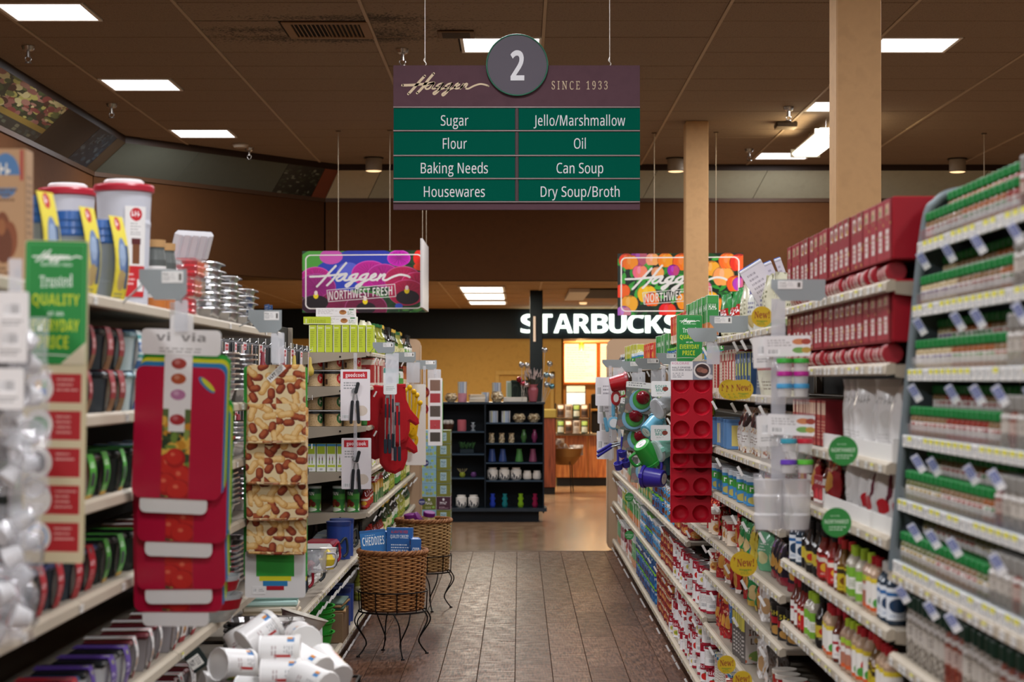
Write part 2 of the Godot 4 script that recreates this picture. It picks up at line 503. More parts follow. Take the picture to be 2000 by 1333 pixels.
# ---------------------------------------------------------------- print: flat artwork for labels, cartons and cards, one cell of a shared sheet each
# b colour | r x y w h colour | e cx cy rx ry colour | t words cx cy height colour width [serif] | l x y w lines step colour | c x y w h (bar code) | s count size colours...
const ART := {
	"blank": "b f4f2ee",
	"kraft_front": "b b8916a;e .5 .2 .36 .16 4f79a8;r .1 .2 .8 .1 b8916a;w 2 .5 .16 .09 e8e0d0 .3;r .86 .02 .1 .22 a8493a;l .2 .3 .6 3 .035 6b4a2f;e .42 .6 .2 .14 7c4526;e .6 .66 .2 .13 8a4d2c;e .45 .7 .22 .13 6c3a20;e .4 .57 .1 .06 9a6038;l .15 .86 .5 2 .035 6b4a2f;e .8 .9 .08 .04 3a3128",
	"kraft_side": "b b08a63;l .15 .2 .7 10 .05 7a5a3c;c .55 .8 .3 .12",
	"bowl_sleeve": "b e9d840;e .5 .1 .2 .08 c8322b;w 1 .5 .1 .08 ffffff .2;e .55 .48 .3 .22 6f88b4;e .55 .46 .22 .13 9db3d0;e .5 .75 .25 .12 b9a06a;r .75 .35 .2 .5 3a567e;l .15 .9 .6 2 .04 3a4a7a",
	"canister_card": "b f0eeec;e .5 .1 .28 .07 c9202c;w 3 .5 .1 .07 ffffff .4;l .25 .2 .5 5 .03 8a8a8a;r .34 .38 .36 .26 7a4a2a;r .3 .36 .44 .07 5a1f20;r 0 .66 1 .34 cc2129;r .6 .8 .34 .14 f0f0f0;l .12 .74 .4 3 .05 f3c9c9",
	"cork_label": "b 5d625f;r 0 .3 1 .7 f1efec;l .2 .36 .6 2 .05 999999;e .5 .6 .42 .12 1d2024;r 0 .76 1 .24 c9793a",
	"lake_sleeve": "b 9a1f2b;e .5 .1 .1 .05 6c6f70;t LAKE .5 .34 .1 f0d8d8 .6;t ETIX .5 .48 .1 f0d8d8 .6;r 0 .66 1 .34 8f6a44;s 60 .03 6b4a2a a8845a 5a2a1c",
	"blue_sleeve": "b dfeef0;r 0 .12 1 .1 3f9ea0;r 0 .3 1 .24 2b6fb2;w 4 .5 .42 .14 ffffff .7;r 0 .6 1 .08 3f9ea0;r 0 .75 1 .2 2b6fb2",
	"green_sleeve": "b 4cab3c;w 4 .5 .25 .14 e8f4e4 .6;r .2 .42 .6 .3 2d3a40;l .15 .78 .6 3 .05 cfe8c0;r 0 .9 1 .1 d9b04a",
	"purple_sleeve": "b 5a3a9a;e .6 .15 .16 .06 9aa05a;w 4 .45 .42 .12 e6def4 .6;w 5 .5 .58 .1 e6def4 .7;l .15 .7 .7 4 .06 cbbfe6",
	"red_sleeve": "b b3202c;e .5 .12 .14 .06 707274;w 4 .5 .4 .12 f2d8d8 .7;l .2 .55 .6 4 .06 e8b9b9",
	"white_sleeve": "b ebe8e6;e .5 .14 .14 .06 c9202c;l .2 .26 .6 3 .05 8f8f8f;e .5 .62 .26 .14 a4633a;e .45 .6 .14 .07 caa05a;r 0 .84 1 .16 b02a34",
	"blue_card": "b 2d62a8;w 4 .5 .3 .2 ffffff .7;l .1 .55 .8 4 .09 dfe8f4",
	"shelf_price": "b f2f0ea;w 4 .3 .45 .5 2a2a2a .42;l .55 .2 .4 4 .18 777777",
	"shelf_price_yellow": "b f2f0ea;r 0 0 1 .42 e6e04a;w 4 .5 .68 .36 2a2a2a .5",
	"talker_yellow": "b e8df45;r 0 0 1 .16 d8642f;l .2 .25 .6 6 .1 5a6a2a;r 0 .86 1 .14 f4f2ea",
	"talker_blue": "b dfe3ee;r .1 .12 .8 .5 4d5fa8;l .2 .2 .6 4 .1 dfe3ee;r 0 .8 1 .2 f6f6f6",
	"talker_green": "b a9cba0;r .15 .1 .7 .6 6fa566;r 0 .82 1 .18 f6f6f6",
	"holder_card": "b f1f1ee;w 5 .2 .25 .2 444444 .28;l .06 .45 .3 3 .14 888888;l .42 .2 .2 3 .2 c4c4c4;r .8 .2 .12 .6 55504a",
	"lime_box": "b c3d32c;r 0 0 .1 1 f1f2e4;r .16 .08 .6 .06 dfe7a0;l .2 .22 .5 9 .07 8a9a2a",
	"lime_side": "b c9d832;r .9 0 .1 1 f1f2e4;l .1 .12 .7 5 .12 97a52c",
	"cracker_box": "b f0ecea;l .06 .18 .45 5 .12 c9c2bd;e .68 .5 .09 .3 b87a3c;e .68 .36 .06 .14 8f5426;r .84 .1 .12 .16 3f8a4a;l .8 .4 .16 4 .12 8aa58a",
	"crumb_red": "b d6b98c;s 900 .012 c4a276 e4cda6 b4925f 8f6e44;e .25 .45 .16 .34 c0282d;w 1 .25 .45 .3 f0e0d0 .14;r .6 .5 .14 .36 4a3a2c",
	"crumb_green": "b cfae80;s 900 .012 b8966a dcc298 a5814f 7f6238;e .25 .45 .16 .34 2f6a3c;w 1 .25 .45 .3 f0e0d0 .14",
	"panko": "b 2f7a36;r 0 0 1 .28 1f4f2c;r 0 .3 1 .2 4c9a3e;r .4 .06 .34 .3 16352a;t PAN .62 .28 .14 f3f0e8 .42;e .55 .78 .4 .2 8fbf5a;e .4 .64 .14 .1 7a2b1d;e .62 .6 .15 .11 8e3524;e .78 .68 .13 .1 6c2417;e .52 .7 .14 .1 99402a;e .55 .88 .42 .08 e8efd8",
	"oil_box": "b f0f2ee;r 0 0 1 .1 3f8fc0;r .08 .1 .84 .28 b8d02c;r .26 .5 .1 .22 5a3a1a;r .58 .5 .1 .22 5a3a1a;r .29 .44 .04 .08 b03028;r .61 .44 .04 .08 b03028;e .31 .66 .08 .06 a8c060;e .63 .66 .08 .06 a8c060;r .08 .76 .84 .08 c6d63a;c .3 .87 .4 .1",
	"oil_side": "b f4efe6;r 0 0 1 .1 3f8fc0;r .1 .12 .8 .12 c9504a;l .1 .3 .8 8 .07 a98a72;r .1 .85 .8 .08 c6d63a",
	"snack_red": "b c92430;r 0 .7 1 .3 f0e6dc;e .5 .8 .3 .14 b87a3c;w 3 .5 .2 .16 ffe9b0 .6;e .5 .5 .22 .14 e8b23a",
	"snack_mix": "b d9a92c;r 0 0 1 .25 b02a34;r 0 .6 1 .4 3f7a3f;e .5 .5 .3 .2 f0dcb0;l .2 .1 .6 2 .07 ffffff",
	"oil_label": "b e6dfa8;r 0 0 1 .2 3d6a2c;r 0 .8 1 .2 3d6a2c;e .5 .5 .3 .2 8fa83a;l .2 .7 .6 2 .05 4a4a2a",
	"oil_green": "b a8b04a;e .5 .4 .34 .22 e9e3b6;l .25 .34 .5 3 .06 4f5a20;r 0 .72 1 .1 6b7426",
	"herb_label": "b eef0e8;r 0 .5 1 .5 4f9a4a;e .5 .38 .3 .18 7ab05a;w 4 .5 .2 .13 3a4a34 .6",
	"pink_card": "b f0e9ea;r .1 .06 .8 .14 c9202c;t goodcook .5 .13 .1 ffffff .66;l .12 .26 .5 3 .05 a0a0a0;e .7 .8 .2 .1 d9c9b8;c .08 .88 .2 .08",
	"utensil_card": "b f2f0f0;r .2 .04 .6 .18 b3202c;t goodcook .5 .13 .1 ffffff .5;l .2 .3 .6 2 .05 999999;e .5 .68 .3 .2 d8a03a;e .45 .62 .14 .1 5f3a1c",
	"chedd_blue": "b 2273b8;r 0 0 1 .08 1a5f9e;t CHEDDIES .5 .3 .24 f2f4f6 .86;l .2 .14 .6 1 .04 dfe9f2;e .68 .82 .2 .16 e8c98a;e .6 .9 .12 .1 d9b06a;e .2 .7 .06 .04 f0f0f0",
	"chedd_back": "b 1f5fa6;t ALL_ABOUT_THE_CHEEZE .5 .12 .07 d8343a .66;t QUALITY_CHEEZE! .5 .25 .12 f4f4f6 .7;l .18 .44 .64 5 .07 dfe6f0;e .3 .94 .16 .06 d9b06a",
	"chedd_side": "b 1f5a9c;t GOOD .5 .34 .2 f4f4f6 .7;t FOR_THE .5 .54 .15 f4f4f6 .66;t BODY .5 .74 .2 f4f4f6 .66",
	"lime_soda": "b 8fb9cc;e .3 .3 .12 .1 a8c45a;e .72 .3 .1 .09 a8c45a;e .08 .7 .1 .12 b5cc6a;e .94 .72 .1 .12 a8c45a;w 3 .5 .52 .18 5f8fb0 .4;e .38 .78 .12 .12 a3ad6a;e .64 .78 .12 .12 a3ad6a",
	"olive_soda": "b 7c7d2c;r .28 .18 .44 .62 a9c4cc;w 4 .5 .42 .2 53707c .34;l .36 .6 .3 2 .08 53707c;r .1 .06 .8 .05 5c5d20",
	"plum_soda": "b 4a1f33;e .5 .22 .08 .1 efe8ea;w 5 .5 .5 .24 efe8ea .5;l .2 .78 .6 2 .08 c4a9b4",
	"green_olive_soda": "b 6d7428;e .5 .22 .08 .1 efe8ea;w 5 .5 .5 .24 efe8ea .5;e .8 .8 .1 .08 8fc45a;l .25 .78 .4 2 .08 d9d9b0",
	"soup_kids": "b f2eff0;r 0 0 1 .4 a51c31;t kids .5 .24 .2 f6eef0 .6;e .5 .72 .26 .17 d02f2a;r .46 .52 .08 .06 3f8a3a;l .6 .5 .3 2 .05 caa9b0",
	"soup_kids_b": "b f2eff0;r 0 0 1 .4 a51c31;t kids .5 .24 .2 f6eef0 .6;e .5 .72 .3 .15 dcc76a;e .5 .72 .2 .09 8fa03a;l .1 .5 .4 2 .05 9a9aa0",
	"soup_kids_c": "b f4f1ee;r 0 0 1 .1 a51c31;l .1 .2 .8 5 .06 b9b4b0;c .3 .56 .4 .2;r 0 .86 1 .14 a51c31",
	"soup_loops": "b 8f2430;r 0 .2 1 .2 d8c8ae;w 5 .5 .3 .16 8a2a30 .8;e .5 .7 .42 .2 c9803f;s 50 .05 e8c898 a8331f d89a5a 6a8a3a;r 0 .92 1 .08 6c1a20",
	"soup_blue": "b 3f95cc;r 0 0 1 .22 e8eef2;w 6 .5 .34 .16 f6f8fa .8;e .5 .72 .42 .2 7a4a2a;s 50 .05 a5744a 5c3220 c98f4a",
	"soup_blue_green": "b 2b6fae;r 0 0 1 .16 77c93a;w 4 .5 .34 .16 f2f6f8 .7;e .5 .72 .4 .2 6b2f22;s 40 .05 9a5a34 4c2018",
	"soup_navy": "b 1f5c9c;r 0 0 1 .16 8fd63a;w 5 .5 .36 .16 f2f6f8 .7;e .5 .74 .36 .16 3f8fc4",
	"broth_green": "b 2f8a3c;r 0 0 1 .2 3f9a44;w 5 .5 .3 .16 f2f4ea .7;r 0 .68 1 .32 b5682e;e .5 .8 .28 .12 d98f4a",
	"broth_gold": "b b9b83a;r 0 .55 1 .45 2f7f3a;w 5 .5 .3 .16 f4f4e0 .7;e .5 .78 .3 .12 d8a24a",
	"broth_red": "b 8a2433;r 0 .6 1 .4 e6e0da;w 7 .5 .3 .14 f2eae4 .8;e .5 .8 .3 .12 c98a4a",
	"jelly_red": "b b3202f;w 4 .5 .25 .16 ffffff .7;e .5 .65 .3 .2 e0404a;r 0 .88 1 .12 f2ece8",
	"red_decor": "b 8f1220;r .3 .1 .5 .24 d8cac2;e .55 .22 .18 .08 8c5a40;s 12 .05 5a8a4a e8c04a c93a4a;r .3 .55 .5 .34 d2c4bc;l .36 .62 .36 3 .08 a83a3a",
	"red_decor_b": "b 991524;r .25 .08 .55 .2 b8907c;s 12 .05 6c8a3a e6c860 a83040;r .3 .5 .45 .36 d8ccc4;l .36 .58 .32 3 .08 b25a5a",
	"red_side": "b 8a0f1c;r .44 .42 .12 .2 640a14",
	"red_spine": "b b3402f;r .08 .06 .84 .26 e0c2a8;r .08 .38 .84 .54 9e2420;l .2 .45 .6 6 .07 e8cfa8",
	"sugar_pouch": "b edebea;r 0 .0 1 .12 dcdad8;w 6 .5 .3 .12 b8b6b4 .7;e .5 .55 .2 .12 e2dfdc;l .2 .75 .6 3 .05 cbc8c6",
	"sugar_swirl": "b efedec;e .55 .45 .3 .36 6a2a3a;e .48 .42 .26 .34 efedec;e .6 .72 .2 .14 c9202c;l .2 .85 .5 2 .05 aaaaaa",
	"sugar_orange": "b f0eeea;e .5 .4 .22 .2 a8493a;r 0 .7 1 .3 d8792f;r .1 .5 .3 .1 3f8a8a",
	"spice_a": "b 8a6a4a;s 300 .03 6c4a2c a5845a 4f3620 b89a6a;r 0 .3 1 .44 efeae6;r .1 .36 .8 .12 b04a3a;l .15 .54 .7 3 .06 777777",
	"spice_b": "b a3602f;s 300 .03 8a4a20 bb7a44 7a3a1c;r 0 .3 1 .44 efeae6;r .1 .36 .8 .12 3f8a4a;l .15 .54 .7 3 .06 777777",
	"spice_c": "b 6a6a3c;s 300 .03 4f5a2c 84844f 8f8a55;r 0 .3 1 .44 f0ece9;r .1 .36 .8 .12 b89a3a;l .15 .54 .7 3 .06 777777",
	"spice_d": "b 8f2a1c;s 300 .03 a5402a 6c1a12 b04f30;r 0 .3 1 .44 efeae6;r .1 .36 .8 .12 a52a2f;l .15 .54 .7 3 .06 777777",
	"spice_e": "b c9b48a;s 300 .03 b09a6c e2d2ae 9a8050;r 0 .3 1 .44 efeae6;r .1 .36 .8 .12 6a4a8a;l .15 .54 .7 3 .06 777777",
	"grinder": "b 8a8278;s 400 .035 6c6258 b0a89c 544a40 c4bcae;r 0 .12 1 .1 d9d6d2;r 0 .3 1 .3 c9c2b8;l .2 .36 .6 3 .06 6a6058",
	"grinder_red": "b 7a3328;s 400 .035 5c2018 94503f a86a50;r 0 .12 1 .1 d9d6d2;r 0 .3 1 .3 c0aaa0;l .2 .36 .6 3 .06 6a4a44",
	"sauce_black": "b 23201f;r 0 .2 1 .5 d8c040;e .5 .45 .3 .16 c93a2a;l .2 .72 .6 2 .05 e8e0c0",
	"sauce_red": "b c22c2c;r 0 .12 1 .2 f0e8d8;e .5 .55 .3 .2 e8b83a;l .2 .8 .6 2 .05 f6e8d8",
	"sauce_white": "b efebe6;r 0 .3 1 .12 b02a34;e .5 .6 .26 .16 c0302c;l .2 .8 .6 2 .05 8f8f8f",
	"sauce_blue": "b e8eef4;r 0 .15 1 .12 2c6aa8;e .5 .55 .34 .22 24405f;l .2 .82 .6 2 .05 57789c",
	"sauce_yellow": "b c9b42a;r 0 .1 1 .2 3a2c1a;e .5 .6 .28 .18 7a4a1c;l .2 .82 .6 2 .05 4a3a1c",
	"sauce_green": "b 7fb53a;r 0 .35 1 .4 f0f0e6;l .2 .45 .6 4 .06 7a8a5a",
	"sauce_mix": "b f0ece4;r 0 0 1 .16 e0c83a;e .55 .55 .24 .2 c93a34;e .4 .75 .26 .16 4f9a3f;r 0 .88 1 .12 d8602f",
	"pepper_lime": "b b87a62;r 0 0 1 .2 a8c93a;r 0 .3 1 .2 e9e2dc;e .5 .65 .2 .14 c03a2c;r 0 .86 1 .14 d8663a",
	"noodle_red": "b c42f2a;w 4 .5 .2 .14 f6e6d0 .7;e .5 .62 .36 .22 d89a4a;s 30 .05 f0d08a a8401f 7fae4a;r 0 .88 1 .12 f2e8e0",
	"noodle_cup": "b ead9c4;r 0 .1 1 .3 b3242a;w 3 .5 .26 .2 f4ead8 .6;e .5 .7 .36 .18 c98f4a;s 26 .05 e8c07a 9a4a2a",
	"noodle_green": "b 2f8a4a;w 4 .5 .24 .16 f0f4e8 .7;e .5 .62 .32 .2 e0c48a;r 0 .85 1 .15 c9a83a",
	"noodle_yellow": "b d9c24a;w 5 .5 .2 .14 6c2a1c .8;l .2 .34 .6 3 .06 4a3020;e .5 .68 .28 .16 6c90b0;r .2 .84 .6 .12 8a3a1c",
	"noodle_mint": "b 6fb58a;l .2 .3 .6 3 .07 e8f0e4;e .5 .65 .26 .16 d8d09a",
	"noodle_purple": "b 2b2230;r .1 .1 .5 .16 6a4a9a;e .5 .55 .28 .18 d8a04a;r 0 .8 1 .2 8a2434",
	"noodle_black": "b 1f1d20;t SHIN .5 .3 .16 e8d84a .6;r 0 .42 1 .2 b3202c;e .5 .8 .3 .14 b88a4a",
	"lunch_box": "b d8cfc8;t Maruchan .5 .14 .1 3c3640 .8;t Instant .5 .36 .14 6e5a4c .8;t Lunch .5 .54 .14 6e5a4c .7;e .5 .84 .4 .12 8fae5a;s 24 .05 e8c07a c96a4a",
	"lunch_spine": "b 5a5450;r .1 .06 .8 .3 e0d45a;l .2 .45 .6 6 .08 d8d0c8",
	"wrap_red": "b b02c30;s 40 .06 e8704a f0c8a8 7a1a20;e .5 .5 .3 .2 e0a04a",
	"wrap_clear": "b d6cfca;s 60 .06 f4f0ee b09a8c e0d0c4;e .5 .6 .3 .2 c9a072",
	"wrap_blue": "b 4a80c4;s 40 .06 e8eef6 2f5fa5 e0603a",
	"crisp_green": "b 3f9a4f;r 0 .55 1 .45 e9e6c8;r .15 .35 .7 .22 c9302c;w 3 .5 .46 .14 ffffff .5;l .2 .75 .6 3 .06 7a6a4a",
	"crisp_cream": "b e2dfc4;r 0 .8 1 .2 8fa06a;l .25 .3 .5 5 .08 8a8a6a;e .5 .72 .2 .08 b89a5a",
	"crisp_blue": "b dfe0d8;r 0 .0 1 .25 4a4a9a;l .2 .4 .6 5 .08 8a8aa0;e .5 .75 .24 .12 c9b47a",
	"card_white": "b f0eeee;l .1 .2 .5 3 .12 b9b6b6;e .75 .3 .14 .14 d88a5a;e .75 .7 .14 .14 7aae5a;e .9 .3 .1 .14 b04a3a;e .9 .7 .1 .14 c4a04a;c .1 .65 .25 .25",
	"box_spine_red": "b b8322e;r 0 .05 1 .2 e8d8c0;l .2 .35 .6 7 .07 f0d8c8;r 0 .88 1 .12 f0e6d8",
	"box_spine_cream": "b e6d8c4;r 0 .1 1 .18 b0302c;l .2 .4 .6 7 .07 9a7a5a",
	"box_navy": "b 1f4a80;r .4 .25 .5 .3 c9c84a;w 5 .3 .2 .12 e8eef4 .5;l .2 .65 .6 3 .07 b8c8dc",
	"box_blue": "b 5a86b8;r .2 .2 .3 .7 d8c46a;r .6 .2 .3 .7 e8dcb0;r 0 0 1 .12 3f6a9c",
	"baby_can": "b 3f8ac0;r 0 0 1 .2 dfe8ee;r 0 .3 1 .28 3f9a3f;w 4 .5 .44 .16 f4f4e8 .6;e .5 .8 .4 .14 b5a85a",
	"dry_bag": "b e9e4dc;s 120 .04 b0643a d8b07a 7a3a20 f0e0c4;e .5 .28 .34 .16 3a2c2a;r 0 .55 1 .3 f2efec;l .2 .62 .6 3 .06 9a8a80",
	"foil_label": "b f0eeec;w 4 .5 .3 .2 b03030 .7;l .15 .55 .7 3 .1 8a8a8a",
	"avocado_card": "b 26281f;s 80 .07 4a5a2a c9b88a 2f3a1c 8a7a4a;r 0 0 1 .2 f0efec;l .1 .04 .5 2 .07 9a9a9a;e .15 .8 .12 .12 7a3a2a;e .85 .75 .1 .12 6a8a3a",
	"mug_card": "b eef0ee;t SOUP .5 .36 .2 5a9a8a .6;t MUG .5 .58 .2 5a9a8a .5;e .72 .5 .14 .14 8a3a2c;l .3 .75 .4 2 .06 a0b0a8",
	"mold_card": "b f1eff0;t KOLORAE .24 .12 .13 d9a0b4 .4;t HALF-SPHERE .26 .34 .1 7a7a80 .42;t SILICONE_MOLD .28 .47 .1 7a7a80 .46;l .06 .62 .34 3 .1 b0b0b4;r .53 0 .47 1 8a8f9c;e .74 .5 .2 .42 e9e6e2;e .74 .48 .16 .33 3a2220;e .7 .46 .09 .14 8a5a4a;e .79 .52 .08 .12 a06a5a;e .93 .82 .06 .12 d9d9dc",
	"mat_card": "b eceae8;t vi__via .5 .3 .36 8a8785 .62;l .24 .72 .52 2 .12 b0adaa",
	"mat_card_small": "b eceae8;c .12 .3 .2 .5;l .5 .35 .4 2 .2 9a9a9a",
	"new_tag": "e .5 .5 .5 .5 d8b521;t New! .5 .42 .34 8f2a1f .72 serif;t Haggen .5 .72 .1 4d8a2f .5;l .3 .8 .4 2 .06 4d8a2f",
	"green_tag": "e .5 .5 .5 .5 2f8f3f;l .3 .28 .4 1 .06 cfe8cf;t NORTHWEST .5 .48 .14 e2f0de .8;l .25 .64 .5 2 .08 cfe8cf",
	"navy_tag": "e .5 .5 .5 .5 2f2f70;r .1 .38 .8 .24 a9a9c4;l .3 .7 .4 2 .08 c4c4dc",
	"can_paper": "b f4f2f1;r .12 .1 .14 .2 4f8ac4;r .12 .16 .07 .14 e0903a;l .34 .16 .14 4 .06 a0a0a0;r .5 .2 .05 .4 c03030;e .76 .5 .06 .34 d8c44a;e .82 .55 .05 .3 b03a2a;e .8 .74 .05 .1 5a9a3a;l .34 .55 .2 2 .08 c0b0b0",
	"wrap_card": "b e9e7e5;c .25 .3 .5 .3;l .2 .7 .6 2 .08 8a8a8a",
	"pot_leaves": "b e9e6de;e .15 .7 .05 .16 44484f;e .3 .8 .06 .13 3a3f46;e .45 .66 .05 .18 44484f;e .6 .82 .05 .14 3a3f46;e .75 .68 .06 .17 44484f;e .9 .8 .05 .14 3a3f46;e .38 .45 .04 .1 5c6066;e .68 .48 .04 .1 5c6066;e .05 .85 .04 .1 44484f",
	"pot_stripe": "b c9cfd6;r 0 0 .12 1 8fa0b8;r .2 0 .08 1 e8e6e0;r .34 0 .14 1 a9a4b4;r .55 0 .1 1 dfe2e0;r .7 0 .08 1 c4c8a0;r .84 0 .12 1 9fb0c8",
	"mosaic": "b a5906c;s 160 .07 d9c9a4 5c4a34 c4ac80 7a6244 e8dcc0",
	"menu_print": "b fbf4e6;l .08 .1 .84 14 .06 cdbfa8",
	"goods_green": "b 3a4a3a;r .1 .1 .8 .3 8fae5a;r .1 .5 .8 .4 d0d8cc",
	"goods_brown": "b 6a5040;r .1 .1 .8 .25 e0d8cc;r .1 .5 .8 .3 3a2c24",
	"goods_grey": "b b0a8a0;r .15 .15 .7 .3 5a4a40;l .2 .6 .6 3 .08 7a7068",
	"film_card": "b efedf0;c .1 .35 .24 .3;l .45 .3 .4 3 .12 9a98a0",
	"sponge_card": "b e9ecea;r 0 0 1 .2 5a9a8f;e .5 .45 .2 .12 8a9a94;l .2 .7 .6 3 .06 a0a8a4",
	"photo_strip": "b eeecec;r .15 .04 .7 .16 8a6a5a;r .15 .24 .7 .14 b03a40;r .15 .42 .7 .16 5a5048;r .15 .62 .7 .14 c0444a;r .15 .8 .7 .14 4a443c",
	"sheet_music": "b e6dfe8;r 0 0 1 .06 5a7ac0;l .2 .2 .6 6 .1 b0a8b4;e .5 .85 .4 .1 d8b8b0",
}
const ART_SIDE := 128
const ART_ROW := 12

func cell(called: String) -> Rect2:
	if not cells.has(called):
		push_error("no print " + called)
		return Rect2(0, 0, 0.01, 0.01)
	return cells[called]

func paint_atlas() -> void:
	ts = TextServerManager.get_primary_interface()
	var rows := ceili(float(ART.size()) / ART_ROW)
	var w := ART_ROW * ART_SIDE
	var h := rows * ART_SIDE
	atlas = Image.create(w, h, false, Image.FORMAT_RGBA8)
	var n := 0
	var r := RandomNumberGenerator.new()
	r.seed = 7
	for called in ART:
		var at := Vector2i(n % ART_ROW, n / ART_ROW) * ART_SIDE
		ink(atlas, Rect2i(at, Vector2i(ART_SIDE, ART_SIDE)), ART[called], r)
		cells[called] = Rect2((at.x + 1.5) / w, (at.y + 1.5) / h, (ART_SIDE - 3.0) / w, (ART_SIDE - 3.0) / h)
		n += 1
	paper = tex_mat(atlas, 0.55)
	gloss = tex_mat(atlas, 0.3)
	gloss.albedo_texture = paper.albedo_texture
	film = tex_mat(atlas, 0.22)
	film.albedo_texture = paper.albedo_texture

func ink(im: Image, r: Rect2i, ops: String, rnd: RandomNumberGenerator) -> void:
	var o := Vector2(r.position)
	var s := Vector2(r.size)
	for op in ops.split(";"):
		var a := op.split(" ")
		match a[0]:
			"b":
				im.fill_rect(r, hexc(a[1]))
			"r":
				im.fill_rect(Rect2i(Rect2(o + Vector2(float(a[1]), float(a[2])) * s, (Vector2(float(a[3]), float(a[4])) * s).max(Vector2.ONE))).intersection(r), hexc(a[5]))
			"e":
				ellipse(im, r, o + Vector2(float(a[1]), float(a[2])) * s, Vector2(float(a[3]), float(a[4])) * s, hexc(a[5]))
			"t":
				words(im, r, a[1].replace("_", " "), o + Vector2(float(a[2]), float(a[3])) * s, float(a[4]) * s.y, hexc(a[5]), float(a[6]) * s.x, a.size() > 7)
			"w":  # a word mark too small to read
				var n := int(a[1])
				var cw := float(a[6]) / n
				for k in n:
					var p := Vector2(float(a[2]) - float(a[6]) / 2 + cw * k, float(a[3]) - float(a[4]) * 0.5)
					im.fill_rect(Rect2i(Rect2(o + p * s, Vector2(cw * 0.3, float(a[4])) * s)).intersection(r), hexc(a[5]))
					im.fill_rect(Rect2i(Rect2(o + (p + Vector2(0, float(a[4]) * rnd.randf_range(0.0, 0.7))) * s, Vector2(cw * 0.8, float(a[4]) * 0.28) * s)).intersection(r), hexc(a[5]))
			"l":
				for k in int(a[4]):
					var x := float(a[1])
					var x1 := x + float(a[3]) * rnd.randf_range(0.6, 1.0)
					while x < x1:
						var wd := rnd.randf_range(0.03, 0.1)
						im.fill_rect(Rect2i(Rect2(o + Vector2(x, float(a[2]) + k * float(a[5])) * s, Vector2(maxf(1, wd * s.x), maxf(1, float(a[5]) * 0.5 * s.y)))).intersection(r), hexc(a[6]))
						x += wd + 0.02
			"c":
				im.fill_rect(Rect2i(Rect2(o + Vector2(float(a[1]), float(a[2])) * s, Vector2(float(a[3]), float(a[4])) * s)).intersection(r), Color.WHITE)
				var x := float(a[1]) + 0.02
				while x < float(a[1]) + float(a[3]) - 0.02:
					var wd := rnd.randf_range(0.008, 0.02)
					im.fill_rect(Rect2i(Rect2(o + Vector2(x, float(a[2]) + 0.01) * s, Vector2(maxf(1, wd * s.x), float(a[4]) * s.y * 0.8))).intersection(r), Color(0.12, 0.12, 0.12))
					x += wd + rnd.randf_range(0.01, 0.025)
			"s":
				for k in int(a[1]):
					var p := o + Vector2(rnd.randf(), rnd.randf()) * s
					var q := float(a[2]) * rnd.randf_range(0.5, 1.2)
					ellipse(im, r, p, Vector2(q, q * rnd.randf_range(0.5, 1.0)) * s, hexc(a[3 + rnd.randi() % (a.size() - 3)]))

func ellipse(im: Image, clip: Rect2i, c: Vector2, rad: Vector2, col: Color) -> void:
	for y in range(maxi(clip.position.y, floori(c.y - rad.y)), mini(clip.end.y, ceili(c.y + rad.y) + 1)):
		var t := (y + 0.5 - c.y) / rad.y
		if absf(t) >= 1.0: continue
		var hw := rad.x * sqrt(1.0 - t * t)
		im.fill_rect(Rect2i(roundi(c.x - hw), y, maxi(1, roundi(hw * 2)), 1).intersection(clip), col)

func word_image(txt: String, bold: bool, serif: bool) -> Image:
	var f := font(bold, serif)
	var rid: RID = f.get_rids()[0]
	var sz := Vector2i(64, 0)
	var pen := 0.0
	var w := 0.0
	var out := Image.create(64 * txt.length() + 64, 100, false, Image.FORMAT_RGBA8)
	var lo := Vector2(9999, 9999)
	var hi := Vector2(0, 0)
	for ch in txt:
		var g := ts.font_get_glyph_index(rid, 64, ch.unicode_at(0), 0)
		ts.font_render_glyph(rid, sz, g)
		var uv := ts.font_get_glyph_uv_rect(rid, sz, g)
		var off := ts.font_get_glyph_offset(rid, sz, g)
		var k := ts.font_get_glyph_texture_idx(rid, sz, g)
		if k >= 0 and uv.size.x > 0:
			var im := ts.font_get_texture_image(rid, sz, k)
			im.convert(Image.FORMAT_RGBA8)
			var p := Vector2i(int(pen + off.x) + 8, int(off.y) + 72)
			out.blend_rect(im, Rect2i(uv), p)
			lo = lo.min(Vector2(p))
			hi = hi.max(Vector2(p) + uv.size)
		pen += ts.font_get_glyph_advance(rid, 64, g).x
	if hi.x <= lo.x:
		return null
	return out.get_region(Rect2i(lo, hi - lo))

func words(im: Image, clip: Rect2i, txt: String, c: Vector2, h: float, col: Color, w: float, serif := false, bold := true, tilt := 0.0) -> void:
	var src := word_image(txt, bold, serif)
	if src == null: return
	src.resize(maxi(2, roundi(w)), maxi(2, roundi(h)), Image.INTERPOLATE_LANCZOS if h > 20 else Image.INTERPOLATE_BILINEAR)
	var o := Vector2i(c - Vector2(src.get_size()) / 2)
	for y in src.get_height():
		for x in src.get_width():
			var a := src.get_pixel(x, y).a
			var q := o + Vector2i(x, y + int(tilt * (x - src.get_width() / 2.0)))
			if a > 0.03 and clip.has_point(q):
				im.set_pixelv(q, im.get_pixelv(q).lerp(Color(col, 1.0), minf(a, 1.0)))

